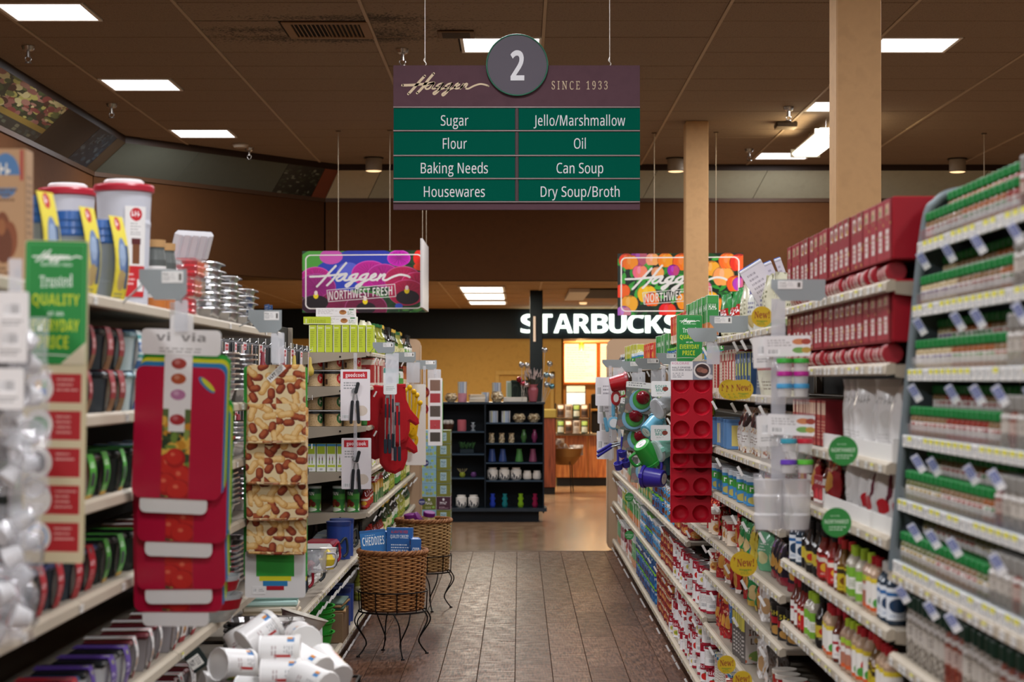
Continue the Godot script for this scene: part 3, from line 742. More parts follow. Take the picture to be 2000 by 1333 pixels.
# the shop's name in brush script, as strokes in a box about 1 wide and 0.36 high
func script_strokes() -> Array:
	var raw := [
		[[0.0, 0.21], [0.12, 0.215], [0.27, 0.235], [0.36, 0.25]],
		[[0.24, 0.36], [0.19, 0.27], [0.13, 0.15], [0.085, 0.07]],
		[[0.34, 0.4], [0.29, 0.3], [0.235, 0.17], [0.185, 0.085]],
		[[0.36, 0.25], [0.31, 0.225], [0.27, 0.18], [0.285, 0.15], [0.32, 0.165], [0.365, 0.24], [0.345, 0.17], [0.375, 0.155], [0.42, 0.185]],
		[[0.46, 0.245], [0.42, 0.225], [0.395, 0.185], [0.415, 0.16], [0.45, 0.185], [0.475, 0.245], [0.43, 0.12], [0.39, 0.065], [0.375, 0.09], [0.43, 0.135], [0.52, 0.175]],
		[[0.565, 0.245], [0.525, 0.225], [0.5, 0.185], [0.52, 0.16], [0.555, 0.185], [0.58, 0.245], [0.535, 0.11], [0.495, 0.045], [0.48, 0.07], [0.535, 0.125], [0.615, 0.18]],
		[[0.61, 0.18], [0.655, 0.215], [0.65, 0.245], [0.615, 0.215], [0.61, 0.17], [0.64, 0.155], [0.7, 0.185]],
		[[0.705, 0.235], [0.69, 0.185], [0.68, 0.155]],
		[[0.69, 0.185], [0.735, 0.235], [0.75, 0.225], [0.735, 0.17], [0.77, 0.155], [0.83, 0.2], [0.9, 0.23], [0.97, 0.215], [1.0, 0.195]],
	]
	var out := []
	for s in raw:
		var p3 := []
		for q in s: p3.append(v3(q[0], q[1], 0))
		var line := []
		for q in smooth_pts(p3, 5): line.append(Vector2(q.x + (q.y - 0.2) * 0.12, 0.2 + (q.y - 0.2) * 0.72))
		out.append(line)
	return out

func script_mesh(wide: float, stroke := 0.022, t := 0.002) -> ArrayMesh:
	var st := st_new()
	var i := 0
	for s in script_strokes():
		var pts := []
		for q in s: pts.append((q - Vector2(0.5, 0.2)) * wide)
		add_stroke(st, pts, stroke * wide * (1.5 if i < 3 else 1.0), t)
		i += 1
	return done(st)

func script_ink(im: Image, clip: Rect2i, c: Vector2, wide: float, col: Color, stroke := 0.022) -> void:
	for s in script_strokes():
		for k in s.size() - 1:
			var n := maxi(2, int((s[k + 1] - s[k]).length() * wide / 1.5))
			for j in n + 1:
				var q: Vector2 = s[k].lerp(s[k + 1], float(j) / n)
				ellipse(im, clip, c + Vector2(q.x - 0.5, 0.2 - q.y) * wide, Vector2.ONE * maxf(1.0, stroke * wide / 2), col)

# ---------------------------------------------------------------- computed surfaces
func noise_image(w: int, h: int, freq: Vector2, colors: Array, sd: int, octaves := 4, contrast := 1.0) -> Image:
	var n := FastNoiseLite.new()
	n.seed = sd
	n.frequency = 1.0
	n.fractal_octaves = octaves
	var im := Image.create(w, h, false, Image.FORMAT_RGB8)
	for y in h:
		for x in w:
			# runs round in both directions, so that it repeats without a seam
			var a := n.get_noise_2d(x * freq.x, y * freq.y)
			var b := n.get_noise_2d((x - w) * freq.x, y * freq.y)
			var c := n.get_noise_2d(x * freq.x, (y - h) * freq.y)
			var e := n.get_noise_2d((x - w) * freq.x, (y - h) * freq.y)
			var u := float(x) / w
			var v := float(y) / h
			var t := lerpf(lerpf(a, b, u), lerpf(c, e, u), v)
			t = clampf(0.5 + t * contrast, 0.0, 0.999) * (colors.size() - 1)
			im.set_pixel(x, y, colors[int(t)].lerp(colors[int(t) + 1], t - int(t)))
	return im

func wood_floor_mat(tint: Color, offset: Vector3) -> StandardMaterial3D:
	if not cache.has("floor grain"):
		cache["floor grain"] = ImageTexture.create_from_image(noise_image(256, 512, Vector2(0.09, 0.012), [hexc("3f2a20"), hexc("573b2d"), hexc("6a4b3a"), hexc("745444"), hexc("846351")], 11, 5, 1.5))
		cache["floor gloss"] = ImageTexture.create_from_image(noise_image(256, 256, Vector2(0.012, 0.07), [Color(0.34, 0.34, 0.34), Color(0.44, 0.44, 0.44), Color(0.54, 0.54, 0.54)], 5, 4, 1.3))
	var m := StandardMaterial3D.new()
	m.albedo_color = tint
	m.albedo_texture = cache["floor grain"]
	m.roughness = 1.0
	m.roughness_texture = cache["floor gloss"]
	m.uv1_triplanar = true
	m.uv1_world_triplanar = true
	m.metallic_specular = 0.4
	m.uv1_scale = v3(2.6, 2.6, 0.9)
	m.uv1_offset = offset
	return m

func ceiling_mat() -> StandardMaterial3D:
	var im := noise_image(256, 256, Vector2(0.2, 0.2), [hexc("85705a"), hexc("8c7660"), hexc("937d66")], 3, 3)
	var r := RandomNumberGenerator.new()
	r.seed = 5
	for k in 3200:   # pin holes of the mineral board
		ellipse(im, Rect2i(0, 0, 256, 256), Vector2(r.randf() * 256, r.randf() * 256), Vector2(r.randf_range(0.5, 1.7), r.randf_range(0.5, 1.1)), hexc(["5f4c3a", "6f5b48", "80705c"][r.randi() % 3]))
	var m := tex_mat(im, 0.9)
	m.uv1_triplanar = true
	m.uv1_world_triplanar = true
	m.uv1_scale = v3(1.9, 1.9, 1.9)
	return m

func soot_mat() -> StandardMaterial3D:
	if not mats.has("soot"):
		var im := noise_image(512, 384, Vector2(0.2, 0.2), [hexc("85705a"), hexc("8c7660"), hexc("937d66")], 3, 3)
		var r := RandomNumberGenerator.new()
		r.seed = 15
		var c := Rect2i(0, 0, 512, 384)
		for k in 3000:
			ellipse(im, c, Vector2(r.randf() * 512, r.randf() * 384), Vector2(r.randf_range(0.6, 1.6), r.randf_range(0.5, 1.1)), hexc(["5f4c3a", "6f5b48"][r.randi() % 2]))
		# clouds of soot flecks: [centre, spread, how many], in the sheet's own pixels
		for q in [[190, 265, 70, 16, 2600], [265, 235, 26, 30, 900], [110, 195, 60, 12, 900], [275, 110, 30, 18, 900], [200, 105, 60, 10, 600], [330, 190, 50, 30, 500], [60, 250, 50, 30, 300]]:
			for k in q[4]:
				var p := Vector2(r.randfn(q[0], q[2]), r.randfn(q[1], q[3]))
				ellipse(im, c, p, Vector2(r.randf_range(0.7, 2.2), r.randf_range(0.6, 1.6)), hexc(["2e251d", "3c3127", "4d4033"][r.randi() % 3]))
		mats["soot"] = tex_mat(im, 0.9)
	return mats["soot"]

func plaster(c: Color, rough := 0.85) -> StandardMaterial3D:
	var key := "plaster " + c.to_html()
	if not mats.has(key):
		if not cache.has("plaster"):
			cache["plaster"] = ImageTexture.create_from_image(noise_image(256, 256, Vector2(0.05, 0.05), [Color(0.96, 0.96, 0.96), Color(1, 1, 1), Color(0.98, 0.98, 0.98)], 21, 5, 1.2))
		var m := StandardMaterial3D.new()
		m.albedo_color = c
		m.albedo_texture = cache["plaster"]
		m.roughness = rough
		m.metallic_specular = 0.3
		m.uv1_triplanar = true
		m.uv1_world_triplanar = true
		m.uv1_scale = v3(0.6, 0.6, 0.6)
		m.heightmap_enabled = true
		m.heightmap_texture = cache["plaster"]
		m.heightmap_scale = 0.004
		mats[key] = m
	return mats[key]

func area_lamp(at: Vector3, sx: float, sz: float, energy: float, c: Color) -> void:
	var l := AreaLight3D.new()
	l.name = "lamp_glow"
	l.area_size = Vector2(sx, sz)
	l.light_energy = energy
	l.light_color = c
	l.shadow_enabled = true
	l.area_range = 40.0
	l.area_attenuation = 2.0
	l.area_normalize_energy = true
	add_child(l, true)
	l.position = at
	l.rotation.x = -PI / 2

func wall_quad(a: Vector3, b: Vector3, c: Vector3, e: Vector3, t: float) -> ArrayMesh:
	# a sheet of four corners given thickness t behind its face
	var st := st_new()
	var n := (c - a).cross(b - a).normalized() * -t
	quad(st, a, b, c, e)
	quad(st, b + n, a + n, e + n, c + n)
	quad(st, a + n, b + n, b, a)
	quad(st, e, c, c + n, e + n)
	quad(st, a + n, a, e, e + n)
	quad(st, b, b + n, c + n, c)
	return done(st)

func lights_and_camera() -> void:
	var cam := Camera3D.new()
	cam.name = "camera"
	cam.projection = Camera3D.PROJECTION_FRUSTUM
	cam.near = 0.1
	cam.far = 120.0
	cam.size = 0.1 * 1333.0 / FOCAL
	cam.frustum_offset = Vector2((1000.0 - VX) / FOCAL, (VY - 666.5) / FOCAL) * 0.1
	cam.position = v3(0, EYE, 0)
	var lens := CameraAttributesPhysical.new()
	lens.frustum_focal_length = 63.0
	lens.frustum_focus_distance = 10.0
	lens.exposure_aperture = 4.2
	lens.frustum_near = 0.1
	lens.frustum_far = 120.0
	cam.attributes = lens
	add_child(cam)
	cam.current = true
	var env := Environment.new()
	env.background_mode = Environment.BG_COLOR
	env.background_color = Color(0.01, 0.01, 0.01)
	env.tonemap_mode = Environment.TONE_MAPPER_LINEAR
	env.tonemap_exposure = 1.1
	env.sdfgi_enabled = true
	env.ssao_enabled = true
	env.ssil_enabled = true
	var we := WorldEnvironment.new()
	we.name = "surroundings"
	we.environment = env
	add_child(we)

const TROFFER := 4.9
const DOWN := 1.1
const GRID_X := 0.17
const GRID_D := 12.13

func troffer_rows() -> Array:
	# [x centre, depth of the near edge in rows of the grid]
	var out := []
	for k in [-40, -35, -30, -25, -20, -15, -10, -5, 0, 5, 10]: out.append([-3.18, k])
	for k in [-38, -33, -28, -23, -18, -13, -8, -3, 2, 7]: out.append([-0.135, k])
	for k in [-38, -33, -28, -23, -18, -13, -8, -3, 2, 7, 13]: out.append([2.915, k])
	for k in [-33, -23, -13, -3, 7]: out.append([5.965, k])
	return out

func openings() -> Array:
	return troffer_rows() + [[-1.355, 1]]

func build_ceiling() -> void:
	var cm := ceiling_mat()
	var metal := M("b09a80", 0.55)
	var c := struct("ceiling", slab(v3(-4.6, CEIL + 0.03, -21.7), v3(12.0, CEIL + 0.12, 14.0)), plaster(hexc("3a2f26")))
	var st := st_new()
	# the boards nearer than the picture's edge are one sheet
	add_box(st, v3(-4.4, CEIL, -10.25), v3(12, CEIL + 0.02, 14.0), 0.0)
	add_box(st, v3(7.49, CEIL, -21.3), v3(12, CEIL + 0.02, -10.25), 0.0)
	part(c, "ceiling_boards", done(st), cm).set_meta("kind", "stuff")
	var full := slab(v3(-0.6, 0, -0.298), v3(0.6, 0.02, 0.298), 0.005)
	var half := slab(v3(-0.297, 0, -0.298), v3(0.297, 0.02, 0.298), 0.005)
	for k in range(-3, 15):
		var z := -(GRID_D + 0.61 * k + 0.305)
		for j in range(-4, 6):
			var x := GRID_X + 1.22 * j + 0.61
			if x < -4.4: continue
			var cut := ""
			for l in openings():
				if l[1] == k and absf(l[0] - (x - 0.305)) < 0.06: cut = "l"
				if l[1] == k and absf(l[0] - (x + 0.305)) < 0.06: cut = "r"
			var off := rng.randf_range(0.0, 0.004)
			if k in [0, 1, 2] and j in [-2, -1]:
				# sooty boards round the air grille
				var x1 := x - 0.01 if cut == "r" else x + 0.6
				var uv := Rect2((x - 0.6 + 2.27) / 2.44, (k * 0.61) / 1.83, (x1 - x + 0.6) / 2.44, 0.6 / 1.83)
				var so := st_new()
				add_box(so, v3(x - 0.6, 0, -0.298), v3(x1, 0.02, 0.298), 0.005, uv, uv, uv)
				part(c, "ceiling_tile", done(so), soot_mat(), v3(0, CEIL + off, z))
			elif cut == "":
				part(c, "ceiling_tile", full, cm, v3(x, CEIL + off, z))
			else:
				part(c, "ceiling_tile", half, cm, v3(x + (0.305 if cut == "l" else -0.305), CEIL + off, z))
	for j in range(-3, 7):
		part(c, "main_runner", slab(v3(-0.012, -0.006, -5.6), v3(0.012, 0.02, 5.6), 0.002), metal, v3(GRID_X + 1.22 * j, CEIL, -15.9))
	for k in range(-3, 15):
		part(c, "cross_runner", slab(v3(-5.9, 0.016, -0.007), v3(5.9, 0.025, 0.007)), M("3a2b1e", 0.8), v3(1.55, CEIL, -(GRID_D + 0.61 * k)))
	# troffers
	var glow := lamp_mat(Color(0.99, 0.985, 1.0), 2.6)
	for l in troffer_rows():
		var d: float = GRID_D + 0.61 * l[1] + 0.305
		var name_ := "ceiling_light"
		var t := thing(name_, "square white recessed ceiling light panel, lit", "ceiling light", v3(l[0], CEIL, -d), 0, "recessed square ceiling lights")
		var st2 := st_new()
		for s in [-1, 1]:
			add_box(st2, v3(-0.3, -0.004, s * 0.288 - 0.012), v3(0.3, 0.02, s * 0.288 + 0.012), 0.002)
			add_box(st2, v3(s * 0.288 - 0.012, -0.004, -0.276), v3(s * 0.288 + 0.012, 0.02, 0.276), 0.002)
		part(t, "frame", done(st2), M("e8e0d4", 0.5))
		part(t, "diffuser_panel", slab(v3(-0.276, 0.002, -0.276), v3(0.276, 0.012, 0.276)), glow)
		area_lamp(v3(l[0], CEIL - 0.012, -d), 0.56, 0.56, TROFFER, Color(0.985, 0.985, 1.0))

func label_lights() -> void:
	var where := {
		"-3.18 0": "recessed square ceiling light cut by the photo's top left corner",
		"-3.18 5": "recessed square ceiling light second from the top in the left row",
		"-3.18 10": "recessed square ceiling light nearest the angled corner of the dark cornice",
		"-0.13 2": "recessed square ceiling light half hidden behind the round sign number",
		"2.92 2": "recessed square ceiling light just right of the tall near column",
		"2.92 7": "recessed square ceiling light cut by the left edge of the tall column",
		"2.92 13": "recessed square ceiling light close to the back cornice between the two columns",
	}
	for o in get_children():
		if o.has_meta("category") and o.get_meta("category") == "ceiling light" and String(o.name).begins_with("ceiling_light"):
			var k := roundi((-o.position.z - 0.305 - GRID_D) / 0.61)
			for key in where:
				var q: PackedStringArray = key.split(" ")
				if absf(float(q[0]) - o.position.x) < 0.05 and int(q[1]) == k:
					o.set_meta("label", where[key])

func build_shell() -> void:
	# floor: laid planks in the aisle, a smooth polished floor beyond
	var sub := struct("floor", slab(v3(-9, -0.1, -36), v3(12, -0.012, 14)), plaster(hexc("3b3029")))
	var wood := []
	var r := RandomNumberGenerator.new()
	r.seed = 4
	var tints := ["ffffff", "efe6dd", "dcd0c6", "f8efe4", "cfc2b6", "e6d8cc"]
	for i in 6:
		wood.append(wood_floor_mat(hexc(tints[i]), v3(r.randf(), r.randf(), r.randf())))
	var full := slab(v3(-0.1012, -0.012, -0.609), v3(0.1012, 0, 0.609), 0.0016)
	for i in range(-6, 6):
		var x := 0.1795 - 0.1025 + 0.205 * i
		var z0 := r.randf_range(0.0, 1.22)
		for k in 15:
			var zc := -(1.0 + z0 + 1.22 * k)
			var hi := zc + 0.609
			var lo := zc - 0.609
			if hi < -17.28: continue
			if lo < -17.3:
				part(sub, "floor_plank", slab(v3(-0.1012, -0.012, (-17.3 - hi)), v3(0.1012, 0, 0), 0.0016), wood[r.randi() % 6], v3(x, 0, hi))
			else:
				part(sub, "floor_plank", full, wood[r.randi() % 6], v3(x, 0, zc))
	var smooth := StandardMaterial3D.new()
	smooth.albedo_texture = ImageTexture.create_from_image(noise_image(256, 256, Vector2(0.03, 0.05), [hexc("8d7157"), hexc("9c8065"), hexc("ab8f73")], 31, 4, 1.1))
	smooth.roughness = 0.2
	smooth.uv1_triplanar = true
	smooth.uv1_world_triplanar = true
	smooth.uv1_scale = v3(0.7, 0.7, 0.25)
	part(sub, "polished_floor", slab(v3(-9, -0.012, -36), v3(12, -0.0005, -17.31)), smooth)
	part(sub, "floor_edging", slab(v3(-2.2, -0.001, -17.34), v3(2.2, 0.004, -17.29), 0.002), M("5a4636", 0.4, 0.3))
	var st := st_new()
	add_box(st, v3(-9, -0.012, -17.31), v3(-1.26, -0.001, 14), 0.0)
	add_box(st, v3(-1.26, -0.012, -0.9), v3(1.17, -0.001, 14), 0.0)
	add_box(st, v3(1.17, -0.012, -17.31), v3(12, -0.001, 14), 0.0)
	part(sub, "floor_margin", done(st), smooth)

	var brown := plaster(hexc("57351a"))
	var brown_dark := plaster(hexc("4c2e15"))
	var trim := M("32231a", 0.5)
	# the cornice: a dark band at the ceiling, boards leaning back, a trim and the wall below; left run, angled corner, back run
	var s := 0.338
	var top := [v3(-4.0, 0, 14.0), v3(-4.0, 0, -18.7), v3(-2.08, 0, -21.15), v3(12.0, 0, -21.2)]
	var cor := v3(-4.0 - s, 0, -(18.7 + 0.337 * s))
	var t2 := (v3(-2.08, 0, -21.15) - v3(-4.0, 0, -18.7)).normalized()
	var cor2 := v3(-2.08 - 0.19, 0, -21.2 - s)
	var low := [v3(-4.0 - s, 0, 14.0), cor, cor2, v3(12.0, 0, -21.2 - s)]
	var names := ["left", "corner", "back"]
	var yb := 4.02
	var yp := 3.74
	for k in 3:
		var a: Vector3 = top[k]
		var b: Vector3 = top[k + 1]
		var a2: Vector3 = low[k]
		var b2: Vector3 = low[k + 1]
		var U := func(v: Vector3, y: float) -> Vector3: return v3(v.x, y, v.z)
		struct("trim_%d" % (k + 1), wall_quad(U.call(a, CEIL + 0.02), U.call(b, CEIL + 0.02), U.call(b, yb), U.call(a, yb), 0.06), trim)
		struct("trim_%d" % (k + 4), wall_quad(U.call(a2, yp), U.call(b2, yp), U.call(b2, yp - 0.045), U.call(a2, yp - 0.045), 0.06), M("4a3322", 0.5))
		var nrm := (b2 - a2).cross(Vector3.UP).normalized() * 0.02
		var floor_y := 0.0 if k == 0 else 2.78
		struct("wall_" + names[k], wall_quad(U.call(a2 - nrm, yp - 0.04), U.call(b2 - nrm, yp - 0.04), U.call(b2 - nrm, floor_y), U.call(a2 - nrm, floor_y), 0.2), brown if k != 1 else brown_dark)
		# leaning boards, each its own panel
		var cuts := []
		if k == 0: cuts = [0.0, 0.3, 0.6, 0.72, 0.78, 0.8418, 0.9282, 0.966, 0.9887, 1.0]
		elif k == 1: cuts = [0.0, 0.32, 0.745, 0.93, 1.0]
		else: cuts = [0.0, 0.035, 0.077, 0.17, 0.26, 0.35, 0.44, 0.53, 0.64, 0.75, 0.86, 1.0]
		for j in cuts.size() - 1:
			var u0: float = cuts[j]
			var u1: float = cuts[j + 1]
			var p := [U.call(a.lerp(b, u0), yb), U.call(a.lerp(b, u1), yb), U.call(a2.lerp(b2, u1), yp), U.call(a2.lerp(b2, u0), yp)]
			var m: Material = plaster(hexc("a8a58e"))
			if k == 0:
				m = plaster(hexc("4a3b2a"))
				if j == 5: m = cornice_picture("bouquet")
				if j == 7: m = cornice_picture("night")
			elif k == 1:
				m = plaster(hexc("5a5d52"))
				if j == 2: m = cornice_picture("leaves")
				if j == 3: m = plaster(hexc("7a4430"))
			elif j == 0:
				m = plaster(hexc("b9ad90"))
			var gap := (b - a).normalized() * 0.004
			struct("trim_%d" % (10 + k * 12 + j), wall_quad(p[0] + gap, p[1] - gap, p[2] - gap, p[3] + gap, 0.02), m)
	# closing the room
	struct("wall_right", slab(v3(11.9, 0, -36), v3(12.1, CEIL + 0.1, 14)), brown)
	struct("wall_front", slab(v3(-9, 0, 13.9), v3(12, CEIL + 0.1, 14.1)), brown)
	struct("wall_far_left", slab(v3(-9.1, 0, -36), v3(-8.9, CEIL + 0.1, -18)), brown)
	struct("wall_gap", slab(v3(-9, 0, -18.2), v3(-4.4, CEIL + 0.1, -18.0)), brown)
	struct("ceiling_above_corner", slab(v3(-9, CEIL + 0.02, -36), v3(-2.2, CEIL + 0.1, -18.0)), brown)

func cornice_picture(which: String) -> StandardMaterial3D:
	var im := Image.create(256, 128, false, Image.FORMAT_RGB8)
	var r := RandomNumberGenerator.new()
	r.seed = hash(which)
	var c := Rect2i(0, 0, 256, 128)
	if which == "bouquet":
		im.fill(hexc("26301f"))
		for k in 170:
			ellipse(im, c, Vector2(r.randf() * 256, r.randf() * 80), Vector2(r.randf_range(3, 14), r.randf_range(3, 11)), hexc(["a9a45a", "8a5a52", "3f5230", "7a3a38", "c0b684", "5f6a3a", "9a6f62", "42261f"][r.randi() % 8]))
		im.fill_rect(Rect2i(0, 82, 256, 16), hexc("8a7434"))
		im.fill_rect(Rect2i(0, 98, 256, 30), hexc("2b2e2a"))
		for k in 24:
			im.fill_rect(Rect2i(r.randi() % 250, 100 + r.randi() % 18, 9, 8), hexc(["55604f", "3d4744", "6a6a54"][r.randi() % 3]))
	elif which == "night":
		im.fill(hexc("1b2730"))
		for k in 60:
			ellipse(im, c, Vector2(r.randf() * 256, r.randf() * 128), Vector2(r.randf_range(4, 18), r.randf_range(2, 9)), hexc(["30424d", "24343f", "45545a", "141c22"][r.randi() % 4]))
	else:
		im.fill(hexc("0f130f"))
		for k in 90:
			ellipse(im, c, Vector2(r.randf() * 256, r.randf() * 128), Vector2(r.randf_range(3, 16), r.randf_range(2, 7)), hexc(["1d2a1c", "3f4a3a", "172018", "6f7668", "2c3a28", "0c0f0c"][r.randi() % 6]))
	var m := tex_mat(im, 0.5)
	return m

func build_columns() -> void:
	var paint := plaster(hexc("c39a6c"), 0.6)
	for q in [[9.9, 1634.0, 1722.0, 0.0], [17.62, 1339.0, 1384.0, 0.0]]:
		var d: float = q[0]
		var x0: float = (q[1] - VX) * d / FOCAL
		var x1: float = (q[2] - VX) * d / FOCAL
		var o := struct("column", slab(v3(x0, 0, -d - (x1 - x0)), v3(x1, CEIL, -d), 0.012), paint)
		o.set_meta("label", "tall tan square column beside the shelves nearest the lens" if d < 12 else "slim tan square column behind the green tag")
		o.set_meta("category", "column")
		# corner boards: a thin batten stands proud on each face
		var st := st_new()
		add_box(st, v3(x0 + 0.004, 0, -d), v3(x1 - 0.004, CEIL - 0.001, -d + 0.006), 0.002)
		part(o, "facing_board", done(st), paint)

# ---------------------------------------------------------------- beyond the aisle: lower ceiling, coffee bar, display case
func build_far() -> void:
	var cream := plaster(hexc("c9a878"))
	var lowc := struct("ceiling_low", slab(v3(-9, 2.78, -36), v3(12, 2.86, -21.6)), plaster(hexc("b08d62")))
	for k in 6:
		part(lowc, "cross_runner", slab(v3(-5, -0.004, -0.012), v3(8, 0.01, 0.012)), M("c4a57a", 0.6), v3(0, 2.78, -22.4 - 1.22 * k))
	for k in 7:
		part(lowc, "main_runner", slab(v3(-0.012, -0.005, -4.0), v3(0.012, 0.01, 4.0)), M("c4a57a", 0.6), v3(-3.4 + 1.22 * k, 2.78, -25.8))
	var glow := lamp_mat(Color(1.0, 0.96, 0.9), 1.9)
	var i := 0
	for q in [[22.7, 24.0], [24.45, 26.05], [26.8, 27.7]]:
		var t := thing("ceiling_light", ["white ceiling light panel nearest the soffit over the display case", "middle white ceiling light panel over the display case", "white ceiling light panel closest to the navy sign band"][i], "ceiling light", v3(-0.475, 2.78, -(q[0] + q[1]) / 2), 0, "lights of the low ceiling")
		var hl: float = (q[1] - q[0]) / 2 - 0.05
		part(t, "diffuser_panel", slab(v3(-0.26, -0.03, -hl), v3(0.26, -0.01, hl), 0.004), glow)
		var st := st_new()
		for s in [-1, 1]:
			add_box(st, v3(-0.29, -0.02, s * (hl + 0.02) - 0.02), v3(0.29, 0, s * (hl + 0.02) + 0.02), 0.003)
			add_box(st, v3(s * 0.275 - 0.015, -0.02, -hl), v3(s * 0.275 + 0.015, 0, hl), 0.003)
		part(t, "frame", done(st), M("d8ccb8", 0.5))
		area_lamp(v3(-0.475, 2.74, -(q[0] + q[1]) / 2), 0.5, hl * 2, 6.0, Color(1.0, 0.95, 0.86))
		i += 1
	# a dark recess with a pale rim in the low ceiling
	var rec := thing("ceiling_recess", "dark square recess with pale rim in the low ceiling", "ceiling recess", v3(1.25, 2.78, -24.6))
	part(rec, "rim", slab(v3(-0.62, -0.05, -1.2), v3(-0.36, -0.004, 1.2), 0.005), M("cfc6b8", 0.6))
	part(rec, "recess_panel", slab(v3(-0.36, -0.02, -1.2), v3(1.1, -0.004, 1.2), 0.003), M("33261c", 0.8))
	# sign band and walls
	struct("wall_sign_band", slab(v3(-8.9, 2.29, -30.4), v3(11.9, 2.78, -30.0)), M("141f26", 0.5))
	struct("wall_yellow", slab(v3(-8.9, 0, -30.4), v3(0.68, 2.29, -30.02)), plaster(hexc("d2a75a")))
	struct("door_1", slab(v3(-0.03, 0, -30.02), v3(0.5, 1.7, -29.99), 0.006), plaster(hexc("c69a4c")))
	struct("trim_41", slab(v3(0.5, 0, -30.02), v3(0.56, 1.76, -29.97), 0.006), plaster(hexc("d8b064")))
	struct("trim_42", slab(v3(-0.4, 1.7, -30.02), v3(0.56, 1.77, -29.97), 0.006), plaster(hexc("d8b064")))
	struct("trim_43", slab(v3(-0.4, 0, -30.02), v3(-0.33, 1.7, -29.97), 0.006), plaster(hexc("d8b064")))
	struct("wall_alcove", slab(v3(0.6, 0, -33.6), v3(6.5, 2.3, -33.2)), plaster(hexc("a88a62")))
	struct("wall_alcove_left", slab(v3(0.6, 0, -33.3), v3(0.72, 2.3, -30.3)), plaster(hexc("b98f4d")))
	struct("wall_alcove_right", slab(v3(6.4, 0, -33.3), v3(6.6, 2.3, -30.1)), plaster(hexc("b98f4d")))
	struct("ceiling_alcove", slab(v3(0.6, 2.29, -33.6), v3(6.6, 2.4, -30.3)), plaster(hexc("b58a50")))
	# glowing channel letters
	var sign := thing("letter_sign", "glowing white capital letters on the navy band over the coffee counter", "sign", v3(1.3, 2.385, -29.99))
	var word := "STARBUCKS"
	var at := 0.0167
	var wide := [0.27, 0.25, 0.32, 0.28, 0.28, 0.29, 0.28, 0.3, 0.25]
	var lm := lamp_mat(Color(0.93, 1.0, 0.94), 2.4)
	for k in word.length():
		var tm := text_mesh(word[k], 0.41, 0.05, true, false)
		tm.horizontal_alignment = HORIZONTAL_ALIGNMENT_LEFT
		tm.vertical_alignment = VERTICAL_ALIGNMENT_BOTTOM
		var l := part(sign, "sign_letter", tm, lm)
		var bb := tm.get_aabb()
		var tw: float = wide[k] * 1.0
		l.scale = v3((tw - 0.012) / bb.size.x, 0.305 / bb.size.y, 1)
		l.position = v3(at - 1.3 - bb.position.x * l.scale.x, -bb.position.y * l.scale.y, 0.03)
		at += tw + 0.008
	area_lamp_facing(v3(1.3, 2.54, -29.88), 2.5, 0.28, 0.35, Color(0.9, 1.0, 0.93))
	# menu boards; emission stands in for the spotlight falling on them
	for q in [[1102.0, 1166.0, "wide menu board with added glow in an orange wooden frame"], [1172.0, 1196.0, "narrow menu board with added glow beside the wide one"]]:
		var x0: float = (q[0] - VX) * 33.0 / FOCAL
		var x1: float = (q[1] - VX) * 33.0 / FOCAL
		var mb := thing("menu_board", q[2], "menu board", v3((x0 + x1) / 2, 1.575, -33.14), 0, "menu boards")
		var lit := tex_mat(menu_image(), 0.6)
		lit.emission_enabled = true
		lit.emission_operator = BaseMaterial3D.EMISSION_OP_MULTIPLY
		lit.emission = Color(1.0, 0.9, 0.74)
		lit.emission_texture = lit.albedo_texture
		lit.emission_energy_multiplier = 1.1
		part(mb, "glow_face", plate(rounded(x1 - x0, 0.7, 0.005), 0.02), lit, v3(0, 0.35, 0.03))
		var st := st_new()
		for s in [-1, 1]:
			add_box(st, v3(s * ((x1 - x0) / 2 + 0.012) - 0.02, -0.03, 0), v3(s * ((x1 - x0) / 2 + 0.012) + 0.02, 0.73, 0.06), 0.004)
			add_box(st, v3(-(x1 - x0) / 2, 0.35 + s * 0.365 - 0.02, 0), v3((x1 - x0) / 2, 0.35 + s * 0.365 + 0.02, 0.06), 0.004)
		part(mb, "frame", done(st), M("a8622c", 0.45))
	area_lamp_facing(v3(1.6, 1.9, -33.0), 1.4, 0.6, 0.8, Color(1.0, 0.82, 0.58))  # added area light that goes with the boards' stand-in glow
	# lamp over the boards
	var sp := thing("spot_lamp", "small brass spotlight hanging over the menu board", "lamp", v3(1.09, 2.29, -32.5))
	part(sp, "lamp_head", lathe([V(0.0, -0.16), V(0.04, -0.15), V(0.05, -0.05), V(0.03, 0.0), V(0.0, 0.0)], 12), M("c8a060", 0.4, 0.6))
	var ol := OmniLight3D.new()
	ol.name = "lamp_glow"
	ol.light_energy = 0.9
	ol.light_color = Color(1.0, 0.78, 0.5)
	ol.light_size = 0.06
	ol.shadow_enabled = true
	ol.omni_range = 30
	add_child(ol, true)
	ol.position = v3(1.09, 2.08, -32.4)
	for x in [1.4, 3.6]:
		area_lamp(v3(x, 2.27, -31.0), 0.9, 0.7, 1.1, Color(1.0, 0.84, 0.62))
		var dl := thing("ceiling_light", "warm light panel in the coffee alcove, %s" % ("over the till" if x < 2 else "out past the shelves"), "ceiling light", v3(x, 2.285, -31.0), 0, "coffee alcove lights")
		part(dl, "diffuser_panel", slab(v3(-0.45, -0.008, -0.35), v3(0.45, 0, 0.35), 0.002), lamp_mat(Color(1, 0.8, 0.52), 1.2))
